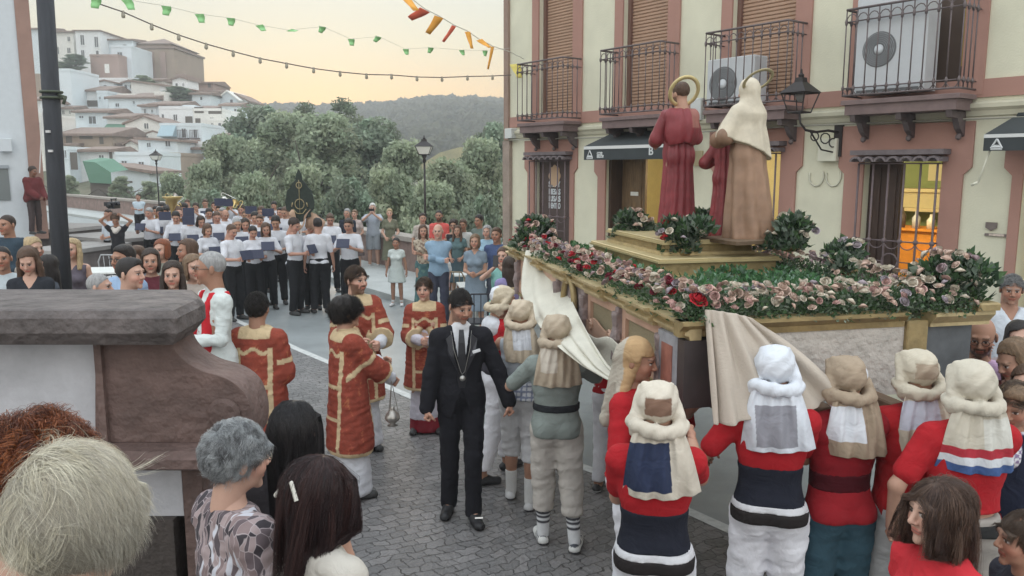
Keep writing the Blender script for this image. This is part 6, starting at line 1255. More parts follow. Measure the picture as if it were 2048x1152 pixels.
# ================================================================ SPECTATORS on the right of the band
G_SP = None
WH = (.62, .63, .64)
def prints(base, dark, f=30, th=.2, seed=1): return lambda V, k: np.where((wob(V, f, seed) > th)[:, None], np.array(dark), np.array(base))*(1+.08*wob(V, 60, 2))[:, None]
SPECT = [
 ('grey haired man in dark top behind the reading bandsman', (694, 418), 1.68, -5, 'm', 'clasp', 'mid', ('short', 'grey'), [top((.03, .035, .05), .8), legs(BLK)], {}),
 ('short haired woman in red and white top beside the grey haired man', (709, 420), 1.62, -8, 'f', 'waist', 'fair', ('short', 'light'), [top((.48, .40, .38), .5), skirt((.15, .12, .12))], {}),
 ('tall man with white hair in grey tee and shorts raising a camera', (745, 407), 1.78, 5, 'm', 'phone', 'fair', ('short', 'white'), [top((.36, .40, .46), .85, hem=.88, infl=.025), legs((.30, .33, .36), hem=.56, r=(.10, .09, .08)), socks((.6, .6, .6), .16), shoes((.5, .5, .5))], {}),
 ('woman in a long olive dress with hands joined', (779, 418), 1.66, 8, 'f', 'waist', 'fair', ('short', 'blond'), [top((.15, .155, .11), .5, v=.1), skirt((.15, .155, .11), .35), shoes()], {}),
 ('man with dark cap behind the woman with folded arms', (845, 427), 1.66, 15, 'm', 'stand', 'mid', ('short', 'dark'), [top((.45, .40, .36), .7), legs(BLK)], {}),
 ('bearded man in a coral red tee standing against the parapet', (878, 421), 1.76, -5, 'm', 'clasp', 'tan', ('crop', 'black'), [top((.60, .11, .10), .85), legs((.12, .13, .16))], dict(beard=.8)),
 ('bald man in pale blue shirt with folded arms', (876, 449), 1.76, -3, 'm', 'cross', 'fair', ('bald', 'grey'), [top((.24, .35, .46), long=True, hem=.88, infl=.02), legs((.05, .055, .08)), shoes()], {}),
 ('woman with long brown hair and folded arms in teal patterned trousers', (846, 451), 1.63, 8, 'f', 'cross', 'mid', ('long', 'brown'), [top(prints((.42, .36, .28), (.18, .13, .10), 60), .3, v=.06), skirt(prints((.07, .14, .15), (.12, .21, .19), 45), .15, r=(.125, .19)), shoes((.3, .25, .2))], {}),
 ('little girl in a white dress and white shoes on the road', (792, 477), 1.34, -4, 'f', 'stand', 'tan', ('tied', 'black'), [top((.55, .60, .58), .3, v=.03, infl=.015), skirt((.54, .60, .58), .62, r=(.13, .23)), socks((.6, .6, .6), .16), shoes((.62, .62, .62))], dict(hs=1.15)),
 ('woman in sunglasses with dark curly hair near the seated boy', (907, 441), 1.62, -5, 'f', 'cross', 'mid', ('curly', 'dark'), [top((.03, .03, .035), .0, v=.08), skirt((.03, .03, .04), .4), glasses()], {}),
 ('young person in a white tee leaning on the parapet', (926, 440), 1.62, -12, 'm', 'clasp', 'tan', ('full', 'brown'), [top((.60, .61, .60), .9, infl=.022), legs((.26, .30, .32), hem=.5)], {}),
 ('dark haired man in a grey green shirt looking left', (958, 431), 1.72, -35, 'm', 'stand', 'tan', ('full', 'black'), [top((.16, .20, .18), .8), legs(BLK)], {}),
 ('woman with short blond hair in a grey blue dress behind the table', (950, 470), 1.62, -8, 'f', 'clasp', 'mid', ('bob', 'light'), [top((.19, .24, .29), .35, v=.08), skirt((.19, .24, .29), .4)], {}),
 ('white haired woman in light blue next to the man in a blue polo', (974, 452), 1.62, -15, 'f', 'waist', 'fair', ('bob', 'grey'), [top((.28, .42, .52), .6), skirt((.25, .35, .4), .4)], {}),
 ('man in a dark blue polo shirt by the house corner', (993, 456), 1.72, -18, 'm', 'stand', 'tan', ('short', 'brown'), [top((.07, .10, .20), .8), legs((.10, .11, .14))], {}),
 ('stout woman in a mint dress filming with her phone by the house corner', (1006, 487), 1.66, -15, 'f', 'phone', 'fair', ('bun', 'brown'), [top((.22, .44, .40), .25, v=.05), skirt((.24, .47, .42), .25, r=(.15, .24))], dict(fat=1.25, Y=10.6)),
 ('small child in a white tee and pink shorts with a hand to the brow', (888, 508), .98, 10, 'm', dict(rh=(-.06, -.20, 1.62), lh=(.2, -.05, .9)), 'fair', ('short', 'light'), [top((.62, .63, .65), .8, infl=.022, hem=.85), legs((.56, .38, .38), hem=.55, r=(.10, .09, .085)), shoes((.5, .5, .5))], dict(hs=1.32)),
 ('woman with light brown hair between the sunglasses woman and the boy', (915, 452), 1.52, -10, 'f', 'waist', 'mid', ('longfront', 'brown'), [top((.10, .16, .17), .4), skirt((.08, .12, .14), .4)], {}),
 ('woman with pale violet dress partly behind the mint dressed woman', (1018, 505), 1.58, 200, 'f', 'stand', 'mid', ('long', 'dark'), [top((.25, .22, .40), .3), skirt((.06, .06, .09), .3)], dict(Y=10.1)),
]
for lab, (px, py), h, yw, sx, ps, sk_, hr_, of_, kw in SPECT:
    kw = dict(kw); Y = kw.pop('Y', None); person(lab, gpos(px, py, h, Y), yw, h, sx, pose=ps, skin=sk_, hr=hr_, outfit=of_+([shoes()] if not any('shoes' in str(f.__qualname__) for f in of_) else []), res=.022, **kw)
def phone(t, label, glow=False, off=(0, -.04, .06), rot=0):
    k = t_k[t.name]; mid = (k.wr[0]+k.wr[1])/2; loc = t.matrix_basis @ Vector(tuple(mid+np.array(off))); o = MB(); o.box(-.036, .036, -.004, .004, -.075, .075, .003); f = o.build('phone', mat('phone_black', (.02, .02, .024), .25), None, loc=loc); f.rotation_euler = (R(-10), R(rot), t.rotation_euler.z); tag(f, label, 'phone'); return f
for t in [o for o in COL.objects if o.parent is None and o.get('label')]:
    if 'filming with her phone' in t['label']: phone(t, 'black phone raised by the woman in the mint dress', off=(0, -.07, .10))
    if 'raising a camera' in t['label']: phone(t, 'dark camera held at the face of the tall man in shorts', off=(0, -.08, .10), rot=90)
# tables and chairs
M_WT = mat('white_metal', (.60, .62, .60), .4)
def table(label, px, py, Y, w=.65, h=.74, z0=0): 
    p = P(px, py, Y); t = thing('table', label, 'table', (p.x, Y, z0), R(10)); m = MB(); m.box(-w/2, w/2, -w/2, w/2, h-.03, h, .008); m.build('table_top', M_WT, t); m = MB()
    m.tube([(0, 0, .03), (0, 0, h-.03)], .035, 10); m.build('leg', M_WT, t, smooth=True); m = MB(); m.box(-.22, .22, -.22, .22, 0, .03, .01); m.build('base', M_WT, t)
q = G(952, 568, .74); table('white square café table on one leg before the house corner', 952, 568, q.y, .62)
q = G(912, 547, .7); table('small white table behind the child in the white tee', 930, 545, q.y, .45, .7)
def chair(label, px, py, Y, col, yaw, z0=0, name='chair'):
    p = P(px, py, Y); t = thing('chair', label, 'chair', (p.x, Y, z0), R(yaw)); m_ = mat('chair_'+label.split()[0], col, .6, var=.15)
    MB().box(-.21, .21, -.21, .21, .44, .47, .008).build('seat', m_, t)
    for x in (-.19, .19):
        for y in (-.19, .19): MB().tube([(x*1.08, y*1.08, 0), (x, y, .44)], .013, 6).build('leg', m_, t, smooth=True)
    m = MB(); m.tube([(-.19, .2, .45), (-.20, .24, .78), (-.14, .25, .90), (.14, .25, .90), (.20, .24, .78), (.19, .2, .45)], .014, 6)
    for x in (-.1, 0, .1): m.tube([(x, .21, .47), (x, .25, .89)], .008, 5)
    m.build('backrest', m_, t, smooth=True); return t
chair('black round backed chair beside the white table', 960, 575, 11.7, (.02, .022, .03), 185)
chair('wooden chair with a square back behind the small white table', 914, 520, 14.2, (.26, .19, .11), 170)
# ================================================================ LEFT CROWD on the terrace
ZT = .26
LEFT = [
 ('man in a dark teal jacket standing left of the blond women', (13, 431), 1.72, -10, 'm', 'clasp', 'tan', ('crop', 'dark'), [top((.035, .055, .075), long=True, infl=.03), legs(BLK)], dict(fat=1.15, Y=9.6, z0=.45)),
 ('woman in a black top looking down at her phone on the left', (55, 498), 1.62, 20, 'f', dict(lh=(.03, -.28, 1.12), rh=(-.05, -.30, 1.12), hand='grip', head=(-5, 24, 0)), 'fair', ('longfront', 'brown'), [top((.025, .028, .035), .3, v=.12), legs(BLK)], dict(Y=7.6)),
 ('woman with blond hair tied up behind the phone reader', (66, 476), 1.60, 60, 'f', 'clasp', 'fair', ('bun', 'blond'), [top((.30, .27, .24), .3), skirt((.2, .2, .2))], dict(Y=8.6)),
 ('man in a white sleeveless tee cut by the left edge', (2, 494), 1.66, 25, 'm', 'clasp', 'tan', ('crop', 'black'), [top((.46, .52, .55), .2), legs(BLK)], dict(Y=7.9)),
 ('dark haired woman clapping right of the phone reader', (92, 513), 1.56, -50, 'f', dict(lh=(.06, -.28, 1.28), rh=(-.02, -.28, 1.30), hand='flat'), 'fair', ('long', 'black'), [top((.07, .08, .10), .3), legs(BLK)], dict(Y=8.0)),
 ('woman with straight blond hair in a grey strappy top', (143, 480), 1.62, 5, 'f', 'waist', 'fair', ('longfront', 'blond'), [top((.12, .105, .13), 0, v=.10, hem=.93), skirt((.15, .14, .15))], {}),
 ('man with dark glasses and blue collar behind the man in maroon', (246, 492), 1.74, -25, 'm', 'stand', 'tan', ('short', 'black'), [top((.30, .42, .60), .8), legs(BLK), glasses()], dict(beard=.5, Y=7.2)),
 ('grey haired man looking past the man with dark glasses', (272, 494), 1.72, -20, 'm', 'stand', 'fair', ('short', 'brown'), [top((.25, .25, .28), .8), legs(BLK)], dict(Y=7.9)),
 ('man in a maroon polo seen in profile with dark receding hair', (258, 519), 1.72, 80, 'm', 'clasp', 'fair', ('short', 'black'), [top((.055, .022, .035), .8), legs(BLK)], {}),
 ('smiling woman with long dark hair in dark red', (344, 526), 1.62, 15, 'f', 'stand', 'fair', ('longfront', 'dark'), [top((.10, .02, .022), .6, v=.10), legs(BLK)], {}),
 ('woman with auburn bobbed hair in a grey green top', (322, 481), 1.62, -8, 'f', 'stand', 'fair', ('bob', 'red'), [top((.26, .27, .23), .6), legs(BLK)], {}),
 ('woman with brown hair in a cream top beside the auburn haired one', (374, 481), 1.62, -45, 'f', dict(lh=(.08, -.26, 1.2), rh=(-.02, -.26, 1.25)), 'tan', ('long', 'brown'), [top((.45, .40, .32), .3), legs(BLK)], dict(Y=8.6)),
 ('woman in a pale top directly left of the priest', (385, 512), 1.60, 40, 'f', 'clasp', 'fair', ('bob', 'light'), [top((.45, .40, .36), .4), legs(BLK)], dict(Y=7.4)),
 ('elderly man with a wrinkled cheek leaning between the heads at left', (196, 549), 1.60, 95, 'm', 'clasp', 'fair', ('crop', 'grey'), [top((.12, .12, .14), .8), legs(BLK)], dict(Y=6.6)),
 ('woman in burgundy behind the smiling woman', (300, 500), 1.60, 20, 'f', 'stand', 'mid', ('bob', 'dark'), [top((.12, .03, .04), .6), legs(BLK)], dict(Y=7.8)),
]
for lab, (px, py), h, yw, sx, ps, sk_, hr_, of_, kw in LEFT:
    kw = dict(kw); Y = kw.pop('Y', None); z0 = kw.pop('z0', ZT)
    loc = gpos(px, py, h, Y, z0)
    if Y: h = (P(px, py, Y).z-z0); h = min(1.85, max(1.5, h)); loc = (P(px, py, Y).x, Y, P(px, py, Y).z-h)
    t = person(lab, (loc[0], loc[1], z0 if abs(loc[2]-z0) < .08 else z0), yw, h, sx, pose=ps, skin=sk_, hr=hr_, outfit=of_+[shoes()], res=.02, **kw)
    if 'phone on the left' in lab: phone(t, 'black phone read by the woman in the black top', off=(0, -.08, .06))
# cameraman with shoulder camera on a tripod, woman in maroon at the corner
cpn = person('camera operator in black with a white scarf reaching up to the video camera', gpos(233, 427, 1.62, 18.5), 10, 1.66, 'm', pose=dict(lh=(.16, -.20, 1.72), rh=(-.14, -.2, 1.74), hand='grip', head=(10, 20, 0), lp=(1, 0, .2), rp=(-1, 0, .2), lean=(10, 0, 0)), hr=('curly', 'brown'), skin='tan', outfit=[top((.025, .025, .03), .3), legs(BLK), shoes(), garment('scarf', lambda k: [cap(k.neck+np.array([-.07, -.06, -.04]), k.neck+np.array([0, -.11, -.12]), .05, k=.03), cap(k.neck+np.array([.07, -.06, -.04]), k.neck+np.array([0, -.11, -.12]), .05, k=.03), cap(k.neck+np.array([-.07, .05, -.02]), k.neck+np.array([.07, .05, -.02]), .045, k=.03)], 0, (.6, .56, .52), amp=.008)])
vp = P(228, 410, 18.2); vc = thing('video_camera', 'black video camera held above the operator in the white scarf', 'camera', vp); m = MB(); m.box(-.07, .07, -.16, .16, -.08, .08, .015); m.box(-.02, .02, -.12, .12, .12, .15, .005); m.tube([(0, -.1, .08), (0, -.1, .13)], .012, 6); m.tube([(0, .1, .08), (0, .1, .13)], .012, 6); m.build('body', MATS['phone_black'], vc); m = MB(); m.tube([(0, -.16, 0), (0, -.24, 0), (0, -.26, 0)], [.05, .055, .06], 16); m.build('lens', mat('lens_black', (.01, .01, .012), .15), vc, smooth=True); m = MB(); m.box(-.19, -.075, -.08, -.06, -.02, .07, .004); m.build('viewfinder', MATS['phone_black'], vc)
m = MB(); m.lathe([(0, -.0), (.035, .0), (.04, .03), (.02, .08)], .1, .0, 10); m.build('microphone', MATS['phone_black'], vc)
person('man in a white shirt partly behind the camera operator', gpos(216, 420, 1.68, 19.6), -20, 1.7, 'm', pose='clasp', hr=('short', 'dark'), outfit=[top((.48, .54, .60), .8), legs(BLK), shoes()])
red = P(66, 331, 19.4); zf = P(66, 455, 19.4).z; t = person('person in a maroon hooded top leaning at the corner of the white building', (red.x+.05, 19.2, 1.14), 70, 1.60, 'm', pose=dict(lh=(.1, -.3, .95), rh=(-.1, -.3, .98), lean=(6, 0, 0)), hr=('full', 'dark'), skin='dark', outfit=[top((.12, .028, .03), long=True, infl=.05, hem=.9), legs((.06, .045, .045)), shoes()], fat=1.2)
# café tables on the terrace, director chairs
for (px, py, Y, lab) in ((215, 540, 11.0, 'white café table nearest behind the man with dark glasses'), (200, 505, 13.5, 'white café table left of the camera operator legs'), (300, 520, 12.5, 'white café table behind the auburn haired woman')):
    table(lab, px, py, Y, .8, .74, ZT if Y < 15 else 0)
chair('grey folding chair standing under the camera operator', 232, 520, 14.6, (.33, .34, .35), 180, .26); chair('dark wicker armchair between the café tables', 185, 545, 10.2, (.05, .055, .06), 150, ZT)
# ================================================================ PROCESSIONAL FLOAT
FA = math.atan2(.38, 1.68); FO = Vector((.97, 4.2, 0)); FW, FL = 1.72, 4.2; FZ0, FZ1, FZ2 = 1.47, 1.80, 1.905
fu = Vector((math.cos(FA), math.sin(FA), 0)); fv = Vector((-math.sin(FA), math.cos(FA), 0))
fl = thing('processional_float', 'carved and gilded processional float carried on bearers shoulders', 'float', FO, FA)
M_GOLD = mat('gilding', (.50, .40, .22), .42, metal=.4, var=.25, vscale=9, bump=.003, bscale=40); M_GOLDD = mat('old_gilding', (.33, .25, .12), .5, metal=.35, var=.3, vscale=10, bump=.004)
M_SALM = mat('salmon_wood', (.52, .33, .24), .5, var=.12, vscale=6); M_NET = mat('mesh_infill', (.27, .225, .14), .85, var=.3, vscale=120, bump=.002, bscale=200)
M_SLATE = mat('slate_marbled', (.27, .275, .30), .5, var=.35, vscale=9); M_DBR = mat('dark_brown_paint', (.05, .04, .04), .5, var=.2); M_GREYP = mat('grey_panel', (.10, .11, .12), .5, var=.45, vscale=4); M_PALEP = mat('pale_panel', (.50, .47, .43), .8, var=.2, vscale=11, bump=.02, bscale=24)
M_VIOL = mat('violet_grey', (.25, .20, .195), .6, var=.4, vscale=12, bump=.01, bscale=25); M_REDP = mat('red_panel', (.30, .12, .09), .5, var=.35, vscale=10)
MB().box(.03, FW-.03, .03, FL-.03, FZ0+.03, FZ1).build('core', M_DBR, fl)
# deck with green foliage bed, trestle beams and little legs under the float
MB().box(.02, FW-.02, .02, FL-.02, FZ1+.001, FZ2-.03).build('deck', mat('deck_green', (.05, .06, .03), .9), fl)
for x in (.22, .65, 1.07, 1.5): MB().box(x-.045, x+.045, -.28, FL+.28, FZ0-.10, FZ0-.015, .008).build('carrying_beam', mat('beam_wood', (.17, .11, .07), .7, var=.3, vscale=6), fl)
# long left side (local x = 0), runs y 0..FL
def side_panels(parent):
    n = 5; y = .30; w = (FL-.6)/n
    for i in range(n):
        y0, y1 = y+w*i, y+w*(i+1); m = MB(); net = MB()
        if i == 2: continue
        m.box(-.03, .029, y0+.03, y0+.09, FZ0+.05, FZ1); m.box(-.03, .029, y1-.09, y1-.03, FZ0+.05, FZ1); m.box(-.029, .028, y0+.0905, y1-.0905, FZ1-.06, FZ1)
        net.box(-.006, .029, y0+.0905, y1-.0905, FZ0+.06, FZ1-.0605)
        # wavy carved lower rail
        pts = []; N = 24
        for q in range(N+1): t_ = q/N; pts.append((y0+.03+(w-.06)*t_, FZ0+.09+.075*abs(math.cos(t_*math.pi*1.5+.3))**1.2+.03*math.sin(t_*9)))
        m.prism(pts+[(y1-.03, FZ0-.0), (y0+.03, FZ0-.0)], 'x', -.045, -.0305)
        for t_ in (.22, .78): 
            c = (y0+w*t_, FZ0+.10); m.tube([(-.05, c[0]+.045*math.cos(a)*(1-a/12), c[1]+.045*math.sin(a)*(1-a/12)) for a in [q*.7 for q in range(14)]], .010, 5)
        m.build('salmon_frame', M_SALM, parent); net.build('mesh_infill', M_NET, parent)
    for i in range(n+1):
        yy = y+w*i; p_ = MB(); p_.box(-.06, .029, yy-.028, yy+.028, FZ0-.02, FZ1-.001, .006); p_.lathe([(.0, FZ0-.03), (.035, FZ0-.02), (.03, FZ0+.06), (.045, FZ0+.12), (.025, FZ0+.2), (.035, FZ1-.05), (.03, FZ1-.03)], -.06, yy, 10); p_.build('pilaster', M_VIOL, parent)
    # oval cartouche
    yy = y+w*2.5; c = MB(); c.m = Matrix.Translation((-.03, yy, (FZ0+FZ1)/2+.0)) @ Matrix.Rotation(R(-90), 4, 'Y'); 
    ring = [(math.cos(a)*.21, math.sin(a)*.15) for a in [2*math.pi*q/28 for q in range(28)]]
    c.tube([(x, y_, .03) for x, y_ in ring+[ring[0]]], .026, 8); c.build('cartouche_rim', M_GOLDD, parent, smooth=True)
    c2 = MB(); c2.m = c.m; c2.add([(0, 0, .03)]+[(x*.95, y_*.95, .0) for x, y_ in ring], [(0, 1+q, 1+(q+1) % 28) for q in range(28)]); c2.build('cartouche_relief', M_VIOL, parent)
    c3 = MB(); c3.box(-.028, .029, y+w*2+.03, y+w*3-.03, FZ0+.02, FZ1); c3.build('cartouche_panel', M_VIOL, parent)
sd = link('left_side', None, fl); side_panels(sd)
# stepped gold cornice on the left side, in alternating projecting lengths
for i in range(10):
    y0, y1 = -.06+i*(FL+.12)/10, -.06+(i+1)*(FL+.12)/10; pr_ = .03 if i % 2 else .0; m = MB(); e = .0015
    m.prism([(.02, FZ1+.001), (-.045-pr_, FZ1+.001), (-.05-pr_, FZ1+.022), (-.075-pr_, FZ1+.030), (-.075-pr_, FZ1+.045), (-.05-pr_, FZ1+.055), (-.055-pr_, FZ1+.075), (-.10-pr_, FZ2-.015), (-.10-pr_, FZ2), (.02, FZ2)], 'y', y0+e, y1-e); m.build('cornice', M_GOLD, fl)
m = MB(); m.box(-.055, .028, -.0, FL, FZ0-.03, FZ0-.001); m.build('base_rail', M_GOLDD, fl)
# near corner pillar: slate face with red recess to the left, dark brown return
m = MB(); m.box(-.075, .0295, .03, .29, FZ0-.04, FZ1-.0005); m.build('corner_pillar', M_SLATE, fl); 
m = MB(); m.box(-.081, -.0755, .09, .23, FZ0+.05, FZ1-.06); m.build('red_recess', M_REDP, fl); m = MB(); m.box(-.09, -.0755, .075, .245, FZ0+.02, FZ0+.045); m.build('recess_sill', M_GOLD, fl)
m = MB(); m.box(-.074, .13, -.055, .029, FZ0-.04, FZ1-.001); m.build('corner_return', M_DBR, fl)
# front (nearest) short face
MB().box(.14, 1.28, -.03, .029, FZ0-.05, FZ1+.015).build('pale_panel', M_PALEP, fl)
MB().box(1.282, 1.42, -.055, .029, FZ0-.06, FZ1+.05, .006).build('gold_pilaster', M_GOLDD, fl)
MB().box(1.422, FW+.02, -.02, .029, FZ0-.03, FZ1+.01).build('grey_panel', M_GREYP, fl)
m = MB(); m.box(1.422, FW+.05, -.05, .029, FZ0-.055, FZ0-.031); m.build('panel_rail', M_GOLD, fl)
m = MB(); m.prism([(.028, FZ1+.016), (-.04, FZ1+.016), (-.045, FZ1+.05), (-.09, FZ2-.02), (-.09, FZ2), (.028, FZ2)], 'x', -.1, 1.27); m.build('cornice', M_GOLDD, fl)
m = MB(); m.prism([(.028, FZ1+.011), (-.06, FZ1+.011), (-.06, FZ1+.03), (-.10, FZ2-.03), (-.10, FZ2-.01), (.028, FZ2-.01)], 'x', 1.425, FW+.10); m.build('cornice', M_GOLD, fl)
m = MB(); m.box(FW-.03, FW+.12, -.12, .1, FZ2-.005, FZ2+.04, .01); m.build('corner_block', M_GOLDD, fl)
m = MB(); m.box(FW-.029, FW+.03, .03, FL, FZ0, FZ1); m.build('right_side', M_GREYP, fl); m = MB(); m.box(FW-.03, FW+.09, .0, FL, FZ1+.005, FZ2); m.build('cornice', M_GOLD, fl)
MB().box(0, FW, FL-.029, FL+.03, FZ0, FZ1).build('rear_panel', M_SALM, fl)
# two step platform for the statues
def to_l(p): d = Vector((p.x, p.y, 0))-FO; return d.dot(fu), d.dot(fv)
TX0, TX1, TY0, TY1 = .50, 1.52, 1.66, 3.30
pf = link('platform', None, fl)
for (x0, x1, y0, y1, z0, z1, mt) in ((TX0, TX1, TY0, TY1, FZ2-.03, 2.03, M_GOLDD), (TX0+.12, TX1-.10, TY0+.2, TY1-.12, 2.031, 2.15, M_GOLDD)):
    MB().box(x0+.03, x1-.03, y0+.03, y1-.03, z0, z1-.035).build('step', mt, pf)
    m = MB(); m.box(x0, x1, y0, y1, z1-.034, z1-.018); m.box(x0+.012, x1-.012, y0+.012, y1-.012, z1-.0175, z1, .004); m.build('step_moulding', mat('satin_gold', (.50, .41, .22), .4, metal=.3, var=.15, vscale=6), pf)
    m = MB(); m.box(x0+.01, x1-.01, y0+.01, y1-.01, z0+.0, z0+.025); m.build('step_base', M_GOLD, pf)
PZ = 2.15
MB().box(TX1+.0, TX1+.02, .3, 1.4, FZ2+.0, FZ2+.01).build('led_strip', M_GOLD, pf)
# ---- flowers
def rose_mesh(seed):
    g = random.Random(seed); V = []; F = []; C = []
    for ring, (n, r, h, op) in enumerate(((3, .24, .80, .0), (4, .44, .76, .1), (5, .64, .64, .3), (6, .82, .50, .45), (7, .96, .34, .7))):
        for k in range(n):
            a = 2*math.pi*(k+g.uniform(-.2, .2))/n+ring*.7; wd = 2*math.pi/n*.95; b = len(V); tw = g.uniform(.9, 1.1)
            for j in range(4):
                t_ = j/3; rr = r*(.45+.55*math.sin(t_*(2.75-.25*ring)))*tw; z = h*t_-.28*op*t_*t_; sp_ = wd*(.45+.6*math.sin(t_*2.3))
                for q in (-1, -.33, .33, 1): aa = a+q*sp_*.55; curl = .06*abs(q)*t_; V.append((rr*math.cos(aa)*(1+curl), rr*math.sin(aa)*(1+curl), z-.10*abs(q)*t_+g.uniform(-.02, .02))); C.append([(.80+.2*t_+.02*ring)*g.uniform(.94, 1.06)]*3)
            F += [(b+j*4+q, b+j*4+q+1, b+j*4+q+5, b+j*4+q+4) for j in range(3) for q in range(3)]
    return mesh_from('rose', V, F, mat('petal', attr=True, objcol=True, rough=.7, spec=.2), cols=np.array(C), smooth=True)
ROSES = [rose_mesh(s) for s in range(4)]
RC = {'blush': (.54, .40, .33), 'cream': (.55, .49, .40), 'mauve': (.36, .27, .28), 'lilac': (.37, .32, .35), 'pink': (.48, .30, .27), 'red': (.40, .02, .03), 'wine': (.17, .018, .035)}
def foliage(parent, boxes, n, seed, leaf=.03, greens=((.055, .115, .045), (.09, .16, .07), (.10, .14, .11), (.16, .20, .15), (.035, .07, .03)), name='foliage', vert=.35):
    """leaves scattered over ellipsoid clumps: boxes = (x,y,z,rx,ry,rz)"""
    g = np.random.default_rng(seed); V = []; C = []; tot = sum(b[3]*b[4]+b[5]*(b[3]+b[4]) for b in boxes)
    for (x, y, z, rx, ry, rz) in boxes:
        k = max(6, int(n*(rx*ry+rz*(rx+ry))/tot)); d = g.normal(size=(k, 3)); d /= np.linalg.norm(d, axis=1)[:, None]; d[:, 2] = abs(d[:, 2])-.25
        p = np.array([x, y, z])+d*np.array([rx, ry, rz])*g.uniform(.5, 1.15, (k, 1)); ax = d+g.normal(size=(k, 3))*.6+np.array([0, 0, vert]); ax /= np.linalg.norm(ax, axis=1)[:, None]; sd_ = np.cross(ax, g.normal(size=(k, 3))); sd_ /= np.linalg.norm(sd_, axis=1)[:, None]; nn = np.cross(ax, sd_)
        L = leaf*g.uniform(.6, 1.7, (k, 1)); w = L*g.uniform(.22, .42, (k, 1))
        V.append(np.stack([p, p+ax*L*.45+sd_*w, p+ax*L-nn*L*.2, p+ax*L*.45-sd_*w], 1)); c = np.array(greens)[g.integers(0, len(greens), k)]*g.uniform(.7, 1.3, (k, 1)); C.append(np.repeat(c[:, None], 4, 1))
    V = np.concatenate(V).reshape(-1, 3); C = np.concatenate(C).reshape(-1, 3); return link(name, mesh_from(name, V, np.arange(len(V)).reshape(-1, 4), M_FOLIAGE, cols=C, smooth=False), parent)
def rose_tf(p, r, c, g):
    n = Vector((g.normal()*.5, g.normal()*.5-.25, .8)); v = g.uniform(.85, 1.15); return ROSES[g.integers(0, 4)], Matrix.Translation(p) @ n.to_track_quat('Z', 'Y').to_matrix().to_4x4() @ Matrix.Scale(r, 4), np.array(RC[c])*v
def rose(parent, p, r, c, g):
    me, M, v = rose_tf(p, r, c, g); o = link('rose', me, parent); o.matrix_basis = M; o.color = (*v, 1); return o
def roses_rest(parent, items):
    """the roses beyond the hundred that show largest, in one mesh"""
    V, F, C = [], [], []; off = 0
    for me, M, v in items:
        n = len(me.vertices); co = np.empty(n*3, np.float32); me.vertices.foreach_get('co', co); co = co.reshape(-1, 3); A = np.array(M); cc = np.empty(n*4, np.float32); me.color_attributes['Col'].data.foreach_get('color', cc)
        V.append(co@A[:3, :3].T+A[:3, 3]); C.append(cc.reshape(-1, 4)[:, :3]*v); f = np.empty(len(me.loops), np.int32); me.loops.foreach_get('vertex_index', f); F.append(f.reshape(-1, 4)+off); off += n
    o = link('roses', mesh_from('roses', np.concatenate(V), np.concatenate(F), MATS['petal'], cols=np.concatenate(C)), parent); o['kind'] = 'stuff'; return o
def border(label, x0, x1, y0, y1, n, pal, seed, lip=None, nf=2500):
    t = thing('flower_border', label, 'flower border', FO+Vector((0, 0, FZ2)), FA); g = np.random.default_rng(seed); L = max(x1-x0, y1-y0); nb = int(L/.13); bx_ = []
    for i in range(nb):
        s = (i+.5)/nb; x = x0+(x1-x0)*(s if x1-x0 > y1-y0 else .5); y = y0+(y1-y0)*(s if y1-y0 >= x1-x0 else .5); W_ = min(x1-x0, y1-y0)/2; bx_.append((x+g.normal()*.02, y+g.normal()*.02, .01, .11 if x1-x0 > y1-y0 else W_, W_ if x1-x0 > y1-y0 else .11, g.uniform(.10, .16)))
    foliage(t, bx_, int(nf*1.7), seed, leaf=.021, greens=((.07, .13, .055), (.10, .17, .08), (.15, .20, .14), (.20, .24, .18), (.05, .09, .04))); 
    its = []
    for i in range(n):
        s = (i+g.uniform(0, 1))/n; q = g.uniform(-.05, 1)
        if x1-x0 > y1-y0: x, y = x0+(x1-x0)*s, y0+(y1-y0)*q
        else: x, y = x0+(x1-x0)*q, y0+(y1-y0)*s
        edge = abs(q-.4); z = .155-.16*edge*edge*3+g.uniform(-.03, .03); its.append(((x, y, z), g.uniform(.019, .033), pal[g.integers(0, len(pal))]))
    W0 = FO+Vector((0, 0, FZ2)); its.sort(key=lambda q: (W0+fu*q[0][0]+fv*q[0][1]).length/q[1])
    for q in its[:100]: rose(t, *q, g)
    if len(its) > 100: roses_rest(t, [rose_tf(*q, g) for q in its[100:]])
    return t
border('long border of blush and wine roses along the left edge of the float', -.08, .20, .0, FL, 420, ['blush', 'blush', 'cream', 'pink', 'mauve', 'blush', 'wine', 'lilac', 'blush', 'red', 'cream', 'pink'], 21, nf=5200)
border('border of pale pink roses along the front edge of the float', .0, FW+.02, -.09, .20, 230, ['blush', 'cream', 'lilac', 'blush', 'cream', 'pink', 'cream', 'blush'], 22, nf=3600)
border('flower border along the far right edge of the float', FW-.2, FW+.06, .25, FL, 200, ['blush', 'cream', 'blush', 'mauve'], 23, nf=3200)
t = thing('greenery_bed', 'green fern bed filling the float between borders and platform', 'greenery', FO+Vector((0, 0, FZ2)), FA)
g = np.random.default_rng(31); foliage(t, [(g.uniform(.15, FW-.15), g.uniform(.2, 1.6), .0, .12, .12, .07) for _ in range(46)]+[(g.uniform(.15, .5), g.uniform(1.5, FL-.2), 0, .12, .12, .08) for _ in range(30)]+[(g.uniform(1.5, FW-.1), g.uniform(1.2, FL-.2), 0, .1, .12, .08) for _ in range(26)], 7000, 32, leaf=.035, greens=((.06, .15, .055), (.08, .19, .08), (.05, .12, .05), (.20, .30, .22), (.11, .20, .10)))
for _ in range(26): rose(t, (g.uniform(.2, FW-.2), g.uniform(.15, .7), .07), g.uniform(.016, .026), 'cream', g)
